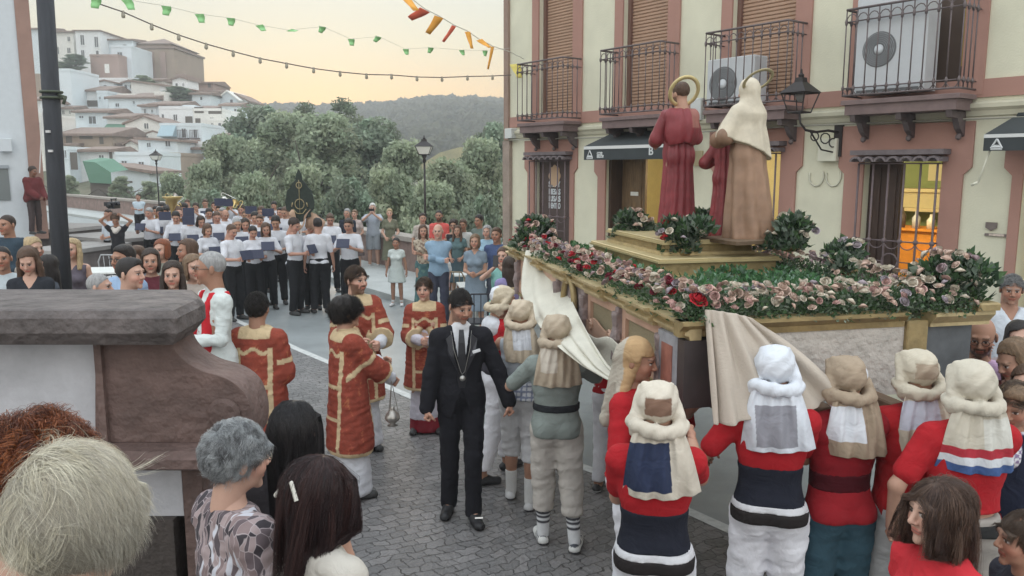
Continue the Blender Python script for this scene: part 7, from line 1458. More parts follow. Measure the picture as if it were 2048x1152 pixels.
def bouquet(label, px, py, Y, r, n, pal, seed, z=None):
    p = P(px, py, Y); zz = z if z is not None else p.z; t = thing('bouquet', label, 'bouquet', (p.x, Y, zz), FA, None); g = np.random.default_rng(seed)
    foliage(t, [(g.normal()*r*.35, g.normal()*r*.35, r*(.1+.9*g.uniform()), r*.5, r*.5, r*.5) for _ in range(9)], 1500, seed, leaf=.045, greens=((.05, .10, .045), (.08, .14, .06), (.13, .17, .13), (.18, .22, .17), (.03, .055, .03)), vert=.9)
    m = MB(); m.lathe([(r*.3, 0), (r*.42, r*.25), (r*.34, r*.3)], n=12); m.build('vase', M_GOLDD, t, smooth=True)
    for i in range(int(n*1.8)):
        a, e = g.uniform(0, 6.28), g.uniform(.0, 1.3); rose(t, (r*.95*math.cos(a)*math.cos(e), r*.95*math.sin(a)*math.cos(e), r*(.55+.9*math.sin(e))), g.uniform(.024, .038), pal[g.integers(0, len(pal))], g)
    return t
bouquet('bouquet of peach roses left behind the maroon robed statue', 1266, 470, 7.3, .20, 12, ['blush', 'pink', 'cream', 'blush'], 41, 2.05)
bouquet('bouquet with red and cream roses at the near corner of the platform', 1366, 490, 6.25, .21, 12, ['red', 'cream', 'wine', 'cream', 'lilac', 'mauve'], 42, 2.03)
bouquet('bouquet with pale roses right of the woman statue', 1580, 480, 6.15, .20, 8, ['cream', 'lilac', 'cream'], 43, 2.07)
bouquet('lilac bouquet between the two tall statues', 1425, 465, 6.9, .15, 6, ['lilac', 'mauve'], 44, 2.12)
bouquet('rose bouquet on the far left corner of the float with one red bloom', 1072, 475, 7.9, .22, 16, ['blush', 'mauve', 'red', 'pink'], 45, 1.93)
bouquet('dense rose bouquet on the right corner of the float', 1890, 600, 4.72, .21, 20, ['blush', 'blush', 'cream', 'mauve'], 46, 1.92)
bouquet('white spray of flowers in the middle of the right rear edge', 1700, 500, 5.7, .17, 7, ['cream', 'lilac'], 47, 1.95)
g = np.random.default_rng(50); q = P(1262, 615, 4.6); rr_ = thing('red_rose', 'single large red bloom on the near corner of the float', 'flower', P(1395, 600, 4.22)); o = rose(rr_, (0, 0, 0), .055, 'red', g); o.name = 'petals'
# ---- statues
def folds(amp, f, ang=0): return lambda p: amp*np.sin(f*np.arctan2(p[:, 1], p[:, 0])+wob(p, 6, 2)*1.5)
def sgarment(name, prims, infl, color, cut=None, disp=None, res=.011, mt=None):
    def g(t, k, res_):
        V, Q, I = surf(prims(k), res, cut=(lambda p: cut(p, k)) if cut else None, disp=disp, inflate=infl); c = color(V, k) if callable(color) else np.tile(np.array(color), (len(V), 1)); link(name, mesh_from(name, V, Q, mt or M_STAT, cols=c), t)
    return g
M_STAT = mat('polychrome', attr=True, rough=.55, var=.15, vscale=7, bump=.003, bscale=15)
def halo(t, k, r=.155, w=.028, col=M_GOLD, up=.02, back=.13, tiltx=70):
    o = MB(); N = 32; vs_ = []
    for a in [2*math.pi*q/N for q in range(N)]: c, s = math.cos(a), math.sin(a); vs_ += [(r*c, r*s, -.006), ((r+w)*c, (r+w)*s, -.004), ((r+w)*c, (r+w)*s, .004), (r*c, r*s, .006)]
    o.add(vs_, [(i*4+j, i*4+(j+1) % 4, ((i+1) % N)*4+(j+1) % 4, ((i+1) % N)*4+j) for i in range(N) for j in range(4)])
    h_ = o.build('halo', col, t, smooth=True); p = k.head+np.array([0, back, up]); h_.location = tuple(p); h_.rotation_euler = (R(tiltx), 0, 0); return h_
MAR = (.20, .028, .035)
def marcol(V, k): return np.array(MAR)*(1+.25*wob(V, 9, 3))[:, None]
ps_ = P(1352, 458, 6.75)
st1 = person('tall bearded saint statue in a maroon robe with a golden ring halo', (ps_.x, 6.75, PZ), 195, 1.235, 'm', pose=dict(lh=(.16, -.30, 1.08), rh=(-.12, -.28, 1.22), head=(20, 8, 0)), skin='mid', hr=('full', 'brown'), beard=.8, cat='statue', res=.016, outfit=[
    sgarment('robe', lambda k: P_torso(k, 1.05)+[cap(k.pel+np.array([0, 0, .2]), k.pel+np.array([0, 0, -.86]), .13, .215, sq=((0, 1, 0), .8), k=.05)]+[q for i in (0, 1) for q in P_arm(k, i, .050, .062, .058, t1=.90)], .014, marcol, lambda p, k: np.maximum(.02-p[:, 2], p[:, 2]-1.46), folds(.012, 11)),
    sgarment('cape', lambda k: [ell(k.up((0, .05, 1.22)), (.19, .13, .24), k=.05), cap(k.up((-.12, .04, 1.38)), k.up((.12, .04, 1.38)), .075, k=.05)], .022, lambda V, k: np.array(MAR)*1.05*(1+.15*wob(V, 7, 1))[:, None]+np.where((V[:, 0] < -.07)[:, None] & (V[:, 2] > 1.25)[:, None], np.array((.10, .09, .06)), 0), lambda p, k: np.maximum(1.08-p[:, 2]-.25*abs(p[:, 0]), p[:, 2]-1.47), folds(.010, 9))])
st1.name = 'statue'; halo(st1, t_k['person'] if 'person' in t_k and False else skeleton('m'), .150, .045, mat('halo_gold', (.60, .50, .25), .4, metal=.4), up=.03, back=.11, tiltx=62)
ps2 = P(1486, 470, 6.3)
TAN_ = np.array((.25, .15, .095)); VEIL = np.array((.56, .50, .39))
def cut_veil(p, k):
    face = np.minimum(-(p[:, 1]+.05), .085-abs(p[:, 0])); face = np.where((p[:, 2] < 1.42) | (p[:, 2] > 1.72), -.1, face); lowz = 1.00+.42*np.clip(p[:, 0], -.3, .3)
    return np.maximum(np.maximum(lowz-p[:, 2], face), np.where((p[:, 1] < -.10) & (p[:, 2] < 1.35), -.10-p[:, 1], -1))
st2 = person('tall statue of a veiled woman in a cream veil and tan mantle', (ps2.x, 6.3, PZ-.02), 205, 1.245, 'f', pose=dict(lh=(.20, -.26, 1.10), rh=(-.06, -.30, 1.16), head=(25, 12, 0)), skin='mid', hr=None, cat='statue', res=.016, outfit=[
    sgarment('mantle', lambda k: P_torso(k, 1.05)+[cap(k.pel+np.array([0, 0, .22]), k.pel+np.array([-.03, .06, -.86]), .145, .27, sq=((0, 1, 0), .85), k=.05)]+[q for i in (0, 1) for q in P_arm(k, i, .060, .080, .070, t1=.85)], .018, lambda V, k: TAN_*(1+.3*wob(V, 8, 4))[:, None], lambda p, k: np.maximum(.02-p[:, 2], p[:, 2]-1.46), lambda p: .026*np.sin(8*np.arctan2(p[:, 1], p[:, 0])+3.2*p[:, 2]+wob(p, 5, 2)*1.3)*np.clip(1.3-p[:, 2], .2, 1)),
    sgarment('veil', lambda k: [ell(k.head+np.array([0, .012, .02]), (.098, .115, .112), k=.03), cap(k.head+np.array([0, .03, -.04]), k.up((0, .03, 1.38)), .085, .145, k=.05), cap(k.sh[0], k.el[0], .085, .095, k=.05), cap(k.up((-.10, .03, 1.37)), k.up((.10, .03, 1.37)), .085, k=.05), cap(k.up((0, .03, 1.36)), k.up((.01, .04, .92)), .165, .275, sq=((0, 1, 0), .62), k=.05), cap(k.head+np.array([.02, .10, .0]), k.up((-.05, .185, .98)), .030, .020, k=.02)], .010, lambda V, k: np.where((wob(V, 5, 3)-V[:, 0]*4-(V[:, 2]-1.4)*1.2 > .9)[:, None], VEIL*np.array([.86, .74, .62]), VEIL)*(1+.08*wob(V, 12, 1))[:, None], cut_veil, lambda p: np.where(p[:, 2] < 1.5, .006*np.sin(p[:, 0]*38+wob(p, 4, 2)*1.5)*np.clip((1.5-p[:, 2])*3, 0, 1), 0))])
st2.name = 'statue'; halo(st2, skeleton('f'), .140, .034, mat('halo_dull', (.40, .34, .2), .5, metal=.4), up=.10, back=.14, tiltx=38)
p_ = MB(); p_.box(-.26, .26, -.2, .24, 0, .05, .012); o = p_.build('plinth', mat('plinth_brown', (.13, .085, .05), .6, var=.3), st2); o.scale = (1.45, 1.45, 1.0); o.location = (0, 0, -.0)
ps3 = P(1446, 462, 6.55)
st3 = person('smaller statue of a child in maroon standing beside the veiled woman statue', (ps3.x, 6.55, PZ-.01), 150, .92, 'm', pose=dict(lh=(.2, -.2, 1.2), rh=(-.2, -.1, 1.2), head=(-10, 0, 0)), skin='mid', hr=('curly', 'brown'), cat='statue', res=.018, hs=1.1, outfit=[sgarment('robe', lambda k: P_torso(k, 1.0)+[cap(k.pel+np.array([0, 0, .2]), k.pel+np.array([0, 0, -.86]), .13, .22, sq=((0, 1, 0), .8), k=.05)]+[q for i in (0, 1) for q in P_arm(k, i, .062, .085, .07, t1=.85)], .016, lambda V, k: np.array((.22, .035, .04))*(1+.2*wob(V, 9, 3))[:, None], lambda p, k: np.maximum(.02-p[:, 2], p[:, 2]-1.46), folds(.012, 10))])
st3.name = 'statue'
# ---- cloths
def cloth(name, label, rows, m_, thick=.006, cat='cloth'):
    """rows: list of lists of points (same length)"""
    t = [p for r_ in rows for p in r_]; n = len(rows[0]); F = [(i*n+j, i*n+j+1, (i+1)*n+j+1, (i+1)*n+j) for i in range(len(rows)-1) for j in range(n-1)]
    me = mesh_from(name, t, F, m_, smooth=True); o = link(name, me); md = o.modifiers.new('thickness', 'SOLIDIFY'); md.thickness = thick; md2 = o.modifiers.new('smooth', 'SUBSURF'); md2.levels = 1; md2.render_levels = 1; tag(o, label, cat); return o
M_WCL = mat('white_cloth', (.58, .56, .48), .95, var=.12, vscale=3, bump=.004, bscale=60); M_BCL = mat('beige_cloth', (.43, .375, .315), .95, var=.10, vscale=3, bump=.003, bscale=80)
def interp_path(pts, n):
    pts = np.array(pts, float); s = np.linspace(0, len(pts)-1, n); return np.stack([np.interp(s, range(len(pts)), pts[:, i]) for i in range(pts.shape[1])], 1)
# white cloth hanging from the far left rim: left edge and right edge outlines (px, py, Y)
Lr = interp_path([(1052, 500, 7.45), (1046, 540, 7.30), (1044, 585, 7.05), (1062, 630, 6.5), (1110, 690, 5.3), (1165, 735, 4.95), (1215, 760, 4.75)], 26)
Rr = interp_path([(1106, 498, 7.35), (1118, 540, 7.1), (1136, 585, 6.5), (1160, 630, 5.5), (1188, 680, 5.1), (1215, 725, 4.9), (1240, 752, 4.75)], 26)
rows = []
for i in range(26):
    a, b = P(*Lr[i]), P(*Rr[i]); r_ = []
    for j in range(13): s = j/12; p = a.lerp(b, s); p.y += -.05*math.sin(s*math.pi)-.030*math.sin(s*19+i*.12)*min(1, i/4+.4); p.x += -.012*math.sin(s*17+i*.2); r_.append(tuple(p))
    rows.append(r_)
cloth('draped_cloth', 'cream white cloth hanging from the far left rim of the float', rows, M_WCL)
rows = []
for i in range(12):
    t_ = i/11; r_ = []
    for j in range(16): s = j/15; p = P(1176+s*80, 664+26*s+t_*(78-10*s)+6*math.sin(s*9+t_*3), 5.5-.55*s); p.y -= .05*math.sin(t_*8+s*2)*.6; r_.append(tuple(p))
    rows.append(r_)
cloth('draped_cloth', 'second cream cloth bunched low along the left side panel of the float', rows, M_WCL)
# beige drape fanning from the front rim
tops = interp_path([(1410, 618, 4.17), (1440, 622, 4.14), (1475, 628, 4.12), (1505, 636, 4.12)], 36); bots = interp_path([(1424, 848, 3.92), (1450, 850, 3.90), (1505, 842, 3.88), (1570, 832, 3.90), (1640, 815, 3.95), (1690, 786, 4.0)], 36); rows = []
for i in range(30):
    t_ = i/29; r_ = []
    for j in range(36):
        s = j/35; bow = math.sin(t_*math.pi)*.22*s*(1-t_)  # the right edge hangs in a slack curve
        px = tops[j, 0]+(bots[j, 0]-tops[j, 0])*(t_**(1.0+.15*s)); py = tops[j, 1]+(bots[j, 1]-tops[j, 1])*t_-16*math.sin(t_*math.pi)*s; Y = tops[j, 2]+(bots[j, 2]-tops[j, 2])*t_
        p = P(px, py, Y-.03); fo = math.sin(s*27+t_*1.2)*.5+math.sin(s*44-t_*2)*.25; p.y -= .075*fo*(.25+t_*(1.2-t_*.7)); p.x += .02*fo*t_; r_.append(tuple(p))
    rows.append(r_)
cloth('draped_cloth', 'beige cloth falling in folds from the front corner of the float', rows, M_BCL)
# ================================================================ CLERGY
person('priest in a white alb with a bright red stole turned in profile', gpos(420, 505, 1.80, None, ZT), -48, 1.80, 'm', fat=1.1, pose=dict(lh=(.08, -.25, 1.12), rh=(-.05, -.26, 1.10), hand='grip', head=(-22, 0, 0)), skin='tan', hr=('receding', 'grey'), res=.016, hi=True, outfit=[alb((.58, .63, .62), r=(.17, .235), fold=.016),
  garment('stole', lambda k: P_torso(k, 1.1)+[cap(k.pel, k.pel+np.array([0, 0, -.83]), .17, .235, sq=((0, 1, 0), .75), k=.04)], .028, (.50, .025, .035), lambda p, k: np.maximum(np.maximum(abs(abs(tl(p, k)[:, 0])-.090)-.028, p[:, 2]-1.46), np.maximum(p[:, 1]-.10*(p[:, 2] > 1.3), .45-p[:, 2])), amp=.004), collar((.58, .60, .60)), glasses()])
D_OUT = lambda hem=.50, s=0: [alb((.55, .56, .60), hem=.05, r=(.135, .205)), dalmatic(hem, s), collar(), shoes()]
person('deacon seen from behind in a red and gold dalmatic beside the scroll', gpos(513, 588, 1.72), 178, 1.72, 'm', fat=1.05, pose='clasp', skin='tan', hr=('crop', 'black'), res=.018, outfit=D_OUT(.45, 1))
d2 = person('curly haired deacon in glasses and red brocade turned away holding the thurible', gpos(692, 598, 1.66, 6.35), 125, 1.66, 'm', fat=1.12, pose=dict(lh=(.10, -.36, 1.14), rh=(-.10, -.36, 1.02), hand='grip', head=(-12, 0, 0)), skin='mid', hr=('curly', 'black'), res=.016, hi=True, outfit=D_OUT(.42, 2)+[glasses((.35, .30, .2))])
person('bearded deacon in red and gold facing the street behind the curly haired one', gpos(712, 535, 1.78), 22, 1.78, 'm', fat=1.12, pose=dict(lh=(.13, -.30, 1.08), rh=(-.06, -.30, 1.10), hand='grip', head=(28, 0, 0)), skin='fair', hr=('crop', 'brown'), beard=.75, res=.016, hi=True, outfit=D_OUT(.5, 3))
person('altar server woman in a red and gold dalmatic with joined hands', gpos(848, 560, 1.60, 8.0), 5, 1.60, 'f', fat=1.12, pose=dict(lh=(.04, -.27, 1.10), rh=(-.04, -.28, 1.11), hand='grip', head=(-10, 0, 0)), skin='fair', hr=('tied', 'brown'), res=.016, hi=True, outfit=[alb((.52, .50, .56), hem=.16, r=(.13, .175)), garment('cassock_hem', lambda k: [cap(k.pel+np.array([0, 0, -.5]), k.pel+np.array([0, 0, -.88]), .165, .185, sq=((0, 1, 0), .80))], .0, (.20, .02, .03), lambda p, k: np.maximum(.02-p[:, 2], p[:, 2]-.2), amp=.006), dalmatic(.52, 4), collar(), shoes()])
# thurible
h_ = P(770, 765, 6.2); pot = P(785, 835, 6.2); t = thing('thurible', 'silver censer hanging on chains beside the curly haired deacon', 'censer', pot); m = MB(); m.lathe([(.03, -.07), (.045, -.065), (.02, -.05), (.055, -.02), (.062, .0), (.06, .012), (.05, .03), (.03, .055), (.018, .07), (.022, .08), (.0, .095)], n=16); m.build('bowl', mat('tarnished_silver', (.35, .33, .30), .35, metal=.7, var=.2, vscale=30), t, smooth=True)
m = MB(); e = P(783, 762, 6.2)-pot
for a in (0, 2.1, 4.2): m.tube([(.055*math.cos(a), .055*math.sin(a), .0), (.03*math.cos(a), .03*math.sin(a), .14), tuple(e)], .003, 4)
m.build('chain', MATS['tarnished_silver'], t)
# man in the dark suit
sk_ = dict(lh=(.355, -.07, .90), rh=(-.265, -.06, .86), lhand='grip', rhand='grip', lf=(.075, -.14, .075), rf=(-.10, .05, .075), head=(24, 16, 0), hand='grip', lp=(.8, .7, -.2))
su = person('man in a black suit and tie walking on the cobbles beside the float', gpos(921, 585, 1.79, 5.98), 6, 1.79, 'm', pose=sk_, skin='mid', hr=('crop', 'black'), beard=.35, res=.014, hi=True, hs=1.0, outfit=[
    garment('shirt', lambda k: P_torso(k, 1.0)+[cap(k.neck+np.array([0, .0, -.05]), k.neck+np.array([0, -.01, .015]), .060, .057, k=.02)]+[q for i in (0, 1) for q in P_arm(k, i, .05, .044, .036, t1=1.0)], .008, (.66, .67, .70), lambda p, k: np.maximum(.95-p[:, 2], p[:, 2]-1.515), amp=.002, res=.010), jacket(), legs((.013, .013, .017), hem=.055, r=(.088, .063, .054), amp=.006, res=.012), shoes((.012, .012, .014))])
k = t_k[su.name]; m = MB()
zz = [(1.468, -.080, .017), (1.43, -.106, .020), (1.38, -.125, .024), (1.30, -.135, .027), (1.2, -.132, .031), (1.10, -.126, .034), (1.04, -.122, .02)]
vs_ = []
for z, y, w in zz: vs_ += [(-w, y-.008, z), (w, y-.008, z), (w, y+.004, z), (-w, y+.004, z)]
m.add(vs_, [(i*4+j, i*4+(j+1) % 4, i*4+4+(j+1) % 4, i*4+4+j) for i in range(len(zz)-1) for j in range(4)]+[(0, 1, 2, 3)]); m.build('tie', mat('tie_black', (.012, .012, .016), .6), su)
m = MB(); m.tube([(-.075, -.075, 1.46), (-.06, -.135, 1.34), (-.01, -.15, 1.17), (.0, -.152, 1.15), (.02, -.15, 1.17), (.06, -.135, 1.34), (.075, -.075, 1.46)], .0022, 5); m.m = Matrix.Translation((.003, -.152, 1.12)) @ Matrix.Rotation(R(90), 4, 'X'); m.lathe([(.0, -.004), (.021, -.003), (.021, .003), (0, .005)], n=16); m.build('medal', mat('medal_silver', (.35, .34, .32), .35, metal=.7), su, smooth=True)
m = MB(); m.m = Matrix.Translation((.105, -.128, 1.315)) @ Matrix.Rotation(R(-12), 4, 'Y') @ Matrix.Rotation(R(22), 4, 'Z'); m.box(-.03, .03, -.012, .0, -.008, .012); m.build('pocket_square', mat('pocket_white', (.7, .7, .72), .8), su)
for s_, y_ in ((-1, 0), (1, 1)):
    a = MB(); 
    vs_ = [(s_*.072, -.095, 1.44), (s_*.115, -.085, 1.40), (s_*.100, -.135, 1.30), (s_*.02, -.150, 1.14), (s_*.055, -.145, 1.28)]; a.add([(x, y-.008, z) for x, y, z in vs_]+[(x, y+.004, z) for x, y, z in vs_], [(0, 1, 2, 3, 4), (9, 8, 7, 6, 5)]+[(i, (i+1) % 5, 5+(i+1) % 5, 5+i) for i in range(5)]); a.build('lapel', mat('lapel_black', (.020, .020, .026), .5), su)
for i in (0, 1):
    w, e = k.wr[i], k.el[i]; d = (w-e)/np.linalg.norm(w-e); m = MB(); m.tube([tuple(w-d*.03), tuple(w+d*.008)], .036, 14); m.build('cuff', mat('cuff_white', (.62, .63, .67), .8), su, smooth=True)
m = MB(); q = k.toe[0]; m.tube([(q[0]-.03, q[1]+.05, q[2]+.042), (q[0]+.03, q[1]+.05, q[2]+.042)], .008, 6); m.build('buckle', M_SILV, su)
# ================================================================ BEARERS
RED = (.37, .016, .022); WPANT = (.70, .70, .74); CRP = (.46, .42, .37)
def patchfn(rects): 
    def f(V, I, c):
        for (x0, x1, z0, z1, col) in rects: m = (V[:, 1] > .06) & (V[:, 0] > x0) & (V[:, 0] < x1) & (V[:, 2] > z0) & (V[:, 2] < z1); c[m] = col
        return c
    return f
NAVYC = (.03, .04, .08); PW = (.60, .62, .66)
def sneaker(base, sole): return shoes(lambda V, k: np.where((V[:, 2] < .03)[:, None], np.array(sole), np.array(base)), name='sneaker')
up1 = None
B = {}
B[1] = person('leftmost bearer in a red tee with white trousers and black shoes leaning under the cloth', gpos(990, 582, 1.70, 6.75), 118, 1.70, 'm', pose=dict(lh=(.12, -.30, 1.15), rh=(-.18, -.2, 1.0), hand='grip', lf=(.12, -.18, .075), rf=(-.10, .20, .075), lean=(6, 0, 0)), hr=None, skin='tan', res=.016, outfit=[top(RED, .75, hem=1.12, infl=.016), band((.03, .028, .035), .98, 1.14), legs(WPANT, hem=.14, r=(.098, .078, .066), amp=.009), shoes((.02, .02, .022)), headcloth((.52, .45, .34), patchfn([(-.03, .05, .0, .13, PW)]), flap=False), garment('neckcloth', lambda k: [ell(k.neck+np.array([.0, .06, -.06]), (.14, .09, .10))], 0, PW)])
B[2] = person('bearer in a grey sleeveless shirt and rolled white trousers with a linen headcloth', gpos(1042, 598, 1.67, 6.2), 168, 1.67, 'm', pose=dict(lh=(.22, -.36, 1.32), rh=(-.2, -.36, 1.40), hand='grip', lf=(.10, -.08, .075), rf=(-.10, .12, .075)), hr=None, skin='tan', res=.015, outfit=[top((.38, .41, .45), 0, hem=1.02), garment('plaid_sash', lambda k: P_torso(k), .024, lambda V, k: np.where(((np.sin(V[:, 0]*150) > .5) | (np.sin(V[:, 2]*150) > .5))[:, None], np.array((.20, .22, .30)), np.array((.55, .56, .58))), lambda p, k: np.maximum(.94-p[:, 2], p[:, 2]-1.08), amp=.008, res=.009), legs((.56, .56, .57), hem=.40, r=(.097, .074, .066), amp=.008), socks(lambda V, k: np.where((V[:, 2] > .0)[:, None], np.array((.55, .55, .54)), 0)*np.ones((len(V), 3)), .27), sneaker((.5, .5, .5), (.05, .05, .06)), headcloth((.50, .42, .32), patchfn([(-.09, .06, -.26, -.10, PW)]))])
B[3] = person('bearer in a sage grey tee and pale trousers with striped socks seen from behind', gpos(1114, 632, 1.69, 5.45), 178, 1.69, 'm', fat=1.06, pose=dict(lh=(.26, -.34, 1.22), rh=(-.16, -.36, 1.34), hand='grip', lf=(.09, -.05, .075), rf=(-.14, .08, .075)), hr=None, skin='mid', res=.014, outfit=[top((.21, .24, .225), .85, hem=.87, infl=.018), band((.022, .024, .028), 1.06, 1.115, infl=.028), legs((.45, .42, .385), hem=.27, r=(.103, .080, .060), amp=.009), socks(lambda V, k: np.where((np.abs(((V[:, 2]-.17)/.035) % 1-.5) < .28)[:, None] & (V[:, 2] > .17)[:, None] & (V[:, 2] < .275)[:, None], np.array((.06, .06, .07)), np.array((.60, .61, .62))), .30), shoes(lambda V, k: np.where(((V[:, 2] < .028) | (V[:, 1] > .05) & (V[:, 2] > .06) | (abs(((V[:, 1]+V[:, 2]*.6)/.028) % 1-.5) < .22) & (V[:, 1] < .0) & (V[:, 1] > -.09))[:, None], np.array((.04, .045, .06)), np.array((.60, .60, .58))), name='sneaker'), headcloth((.40, .33, .25), patchfn([(.0, .12, -.26, -.09, (.52, .47, .40))]))])
B[4] = person('bearer in red with an ochre and beige scarf over the head at the float side', gpos(1272, 700, 1.72, 4.45), 60, 1.74, 'm', pose=dict(lh=(.10, -.34, 1.40), rh=(-.22, -.25, 1.1), hand='grip', head=(10, 10, 0)), hr=None, skin='tan', res=.014, hi=True, outfit=[top(RED, .8, hem=.95, infl=.018), legs(WPANT, hem=.1), shoes(), garment('headscarf', lambda k: [ell(k.head+k.Rh@np.array([0, .018, .035]), (.094, .112, .102), k=.03), cap(k.head+np.array([0, .07, -.02]), k.head+np.array([-.04, .16, -.36]), .07, .05, k=.06), cap(k.head+np.array([-.06, .03, -.08]), k.head+np.array([-.12, .06, -.24]), .045, .04, k=.05)], 0, lambda V, k: np.where((wob(V, 4, 3)*.3+(V[:, 1]-.03)*9 > 0)[:, None], np.array((.40, .36, .30)), np.array((.42, .28, .15))), lambda p, k: np.minimum(-( (p-k.head)@k.Rh[:, 1]+.035), .045-(p-k.head)@k.Rh[:, 2]), amp=.007, f=30, res=.009)])
belt5 = [band((.016, .018, .028), .98, 1.17, infl=.020, name='sash', res=.011), band((.56, .56, .58), .955, .985, infl=.024, name='waistband', res=.008), band((.022, .018, .018), .895, .955, infl=.026, name='belt', res=.009)]
wide = dict(res=.013)
B[5] = person('front left bearer in red tee, navy sash and white trousers with a cap worn backwards', gpos(1316, 765, 1.74, 3.5), 172, 1.74, 'm', fat=.98, pose=dict(lh=(.12, -.38, 1.15), rh=(-.20, -.44, 1.34), hand='grip', rp=(-.3, .1, -1), lp=(.2, .2, -1)), hr=None, skin='mid', hi=True, outfit=[top(RED, .7, hem=1.155, infl=.015, res=.012)]+belt5+[legs(WPANT, hem=.1, r=(.100, .078, .064), amp=.009, res=.012), shoes((.5, .5, .5)), headcloth((.55, .50, .42), patchfn([(-.045, .20, -.33, -.115, NAVYC)]), dome=(.20, .12, .085))], **wide)
B[6] = person('front bearer in red with a long white and grey headcloth and white cap', gpos(1552, 712, 1.80, 3.92), 165, 1.80, 'm', fat=.98, pose=dict(lh=(.33, -.24, 1.08), rh=(-.12, -.42, 1.2), hand='grip', lean=(4, 0, 0), rp=(-.2, .1, -1), lp=(.6, .4, -.6)), hr=None, skin='tan', hi=True, outfit=[top(RED, .7, hem=1.155, infl=.015, res=.012)]+belt5+[legs(WPANT, hem=.1, r=(.100, .078, .064), amp=.009, res=.012), shoes((.5, .5, .5)), headcloth((.60, .63, .68), patchfn([(-.09, .10, -.34, -.14, (.26, .26, .29)), (-.14, -.1, .0, .12, (.52, .38, .12))]), big=1.03)], **wide)
B[7] = person('bearer in dark red tee and blue jeans with a brown headcloth and white patch', gpos(1695, 715, 1.74, 4.0), 184, 1.74, 'm', fat=.98, pose=dict(lh=(.14, -.40, 1.25), rh=(-.14, -.40, 1.25), hand='grip', lp=(.2, .1, -1), rp=(-.2, .1, -1)), hr=None, skin='tan', outfit=[top((.22, .012, .018), .7, hem=1.13, infl=.020, res=.012), band((.06, .006, .010), 1.06, 1.16, infl=.024, name='sash'), band((.26, .014, .02), .90, 1.07, infl=.022, name='shirt_tail'), legs((.035, .075, .10), hem=.06, r=(.105, .085, .075), amp=.007), shoes((.5, .5, .5)), headcloth((.33, .26, .19), patchfn([(-.02, .16, -.28, -.10, PW), (-.10, -.06, .03, .10, PW)]))], **wide)
B[8] = person('bearer with a pale linen headcloth between the brown and the tricolour headcloths', gpos(1836, 718, 1.76, 4.05), 182, 1.76, 'm', fat=1.1, pose=dict(lh=(.13, -.38, 1.25), rh=(-.13, -.38, 1.25), hand='grip', lp=(.2, .1, -1), rp=(-.2, .1, -1)), hr=None, skin='tan', outfit=[top((.34, .016, .02), .7, hem=.93, infl=.020, res=.012), legs((.40, .40, .40), hem=.06, r=(.103, .083, .07)), shoes((.5, .45, .45)), headcloth((.50, .45, .36), patchfn([(-.04, .15, -.24, -.10, (.50, .52, .60))]), dome=(.36, .29, .22))], **wide)
tri = patchfn([(-.30, .20, -.285, -.245, (.38, .035, .05)), (-.30, .20, -.325, -.285, (.60, .62, .65)), (-.30, .20, -.42, -.325, (.06, .11, .26)), (-.2, -.0, -.245, -.11, (.56, .55, .50))])
B[9] = person('rightmost bearer in a red tee with a red white and blue striped headcloth flap', gpos(1945, 738, 1.78, 3.72), 175, 1.78, 'm', fat=1.1, pose=dict(lh=(.30, -.04, .92), rh=(-.13, -.38, 1.22), hand='grip', lp=(.8, .5, 0), rp=(-.2, .1, -1)), hr=None, skin='mid', outfit=[top(RED, .7, hem=1.05, infl=.020, res=.012), band((.02, .02, .02), .95, 1.0, infl=.03, res=.009), legs((.30, .275, .25), hem=.06, r=(.106, .085, .07)), shoes((.5, .5, .5)), headcloth((.50, .46, .38), tri, big=1.06)], **wide)
person('bearer mostly hidden under the float between the ochre scarf and the beige drape', (.95, 5.0, 0), 175, 1.60, 'm', pose='waist', hr=('crop', 'dark'), skin='tan', outfit=[top(RED, .8), legs(WPANT, hem=.1), shoes((.03, .03, .03))])
person('bearer half seen under the float beside the sage tee, in white trousers', (.82, 6.4, 0), 150, 1.60, 'm', pose='waist', hr=('crop', 'dark'), skin='tan', outfit=[top(RED, .8), legs(WPANT, hem=.1), sneaker((.03, .03, .03), (.6, .6, .6))])
person('bearer under the middle of the float behind the front row', (1.75, 5.3, 0), 180, 1.60, 'm', pose='waist', hr=('crop', 'dark'), skin='tan', outfit=[top((.3, .02, .02), .8), legs((.4, .4, .42), hem=.1), shoes((.5, .5, .5))])
# ================================================================ RIGHT CROWD
person('bald bearded man in glasses and a pink and white shirt beside the float', gpos(1965, 632, 1.76, 5.0), -18, 1.76, 'm', fat=1.1, pose=dict(lh=(.02, -.26, 1.15), rh=(-.12, -.22, 1.1), hand='grip', head=(-14, 14, 0)), skin='tan', hr=('bald', 'dark'), beard=.75, res=.015, hi=True, outfit=[top(lambda V, k: np.where((V[:, 0] > -.045)[:, None], np.array((.56, .38, .56)), np.array((.58, .60, .66))), .8, v=.07, infl=.02), legs(BLK), shoes(), glasses((.05, .03, .03))])
person('grey haired man in a white shirt leaning before the facade at far right', gpos(2026, 543, 1.76, 7.0), -15, 1.76, 'm', pose=dict(rh=(-.30, -.28, 1.18), lh=(.1, -.3, 1.1), head=(-10, 6, 0)), skin='tan', hr=('crop', 'grey'), res=.016, hi=True, outfit=[top((.55, .59, .64), long=False, v=.12, infl=.02), legs(BLK), shoes()])
person('woman with dark hair and large glasses at the right edge behind the pink shirt', gpos(2044, 606, 1.62, 5.55), -22, 1.62, 'f', pose='clasp', skin='fair', hr=('bob', 'black'), res=.018, hi=True, outfit=[top((.3, .25, .25), .5), legs(BLK), shoes(), glasses()])
person('woman with light brown hair bending right of the bald man in pink', gpos(2036, 645, 1.66, 4.75), -50, 1.66, 'f', pose='clasp', skin='mid', hr=('longfront', 'light'), res=.018, outfit=[top((.10, .03, .03), .1, v=.1), legs(BLK), shoes()], head=(-30, 25, 0))
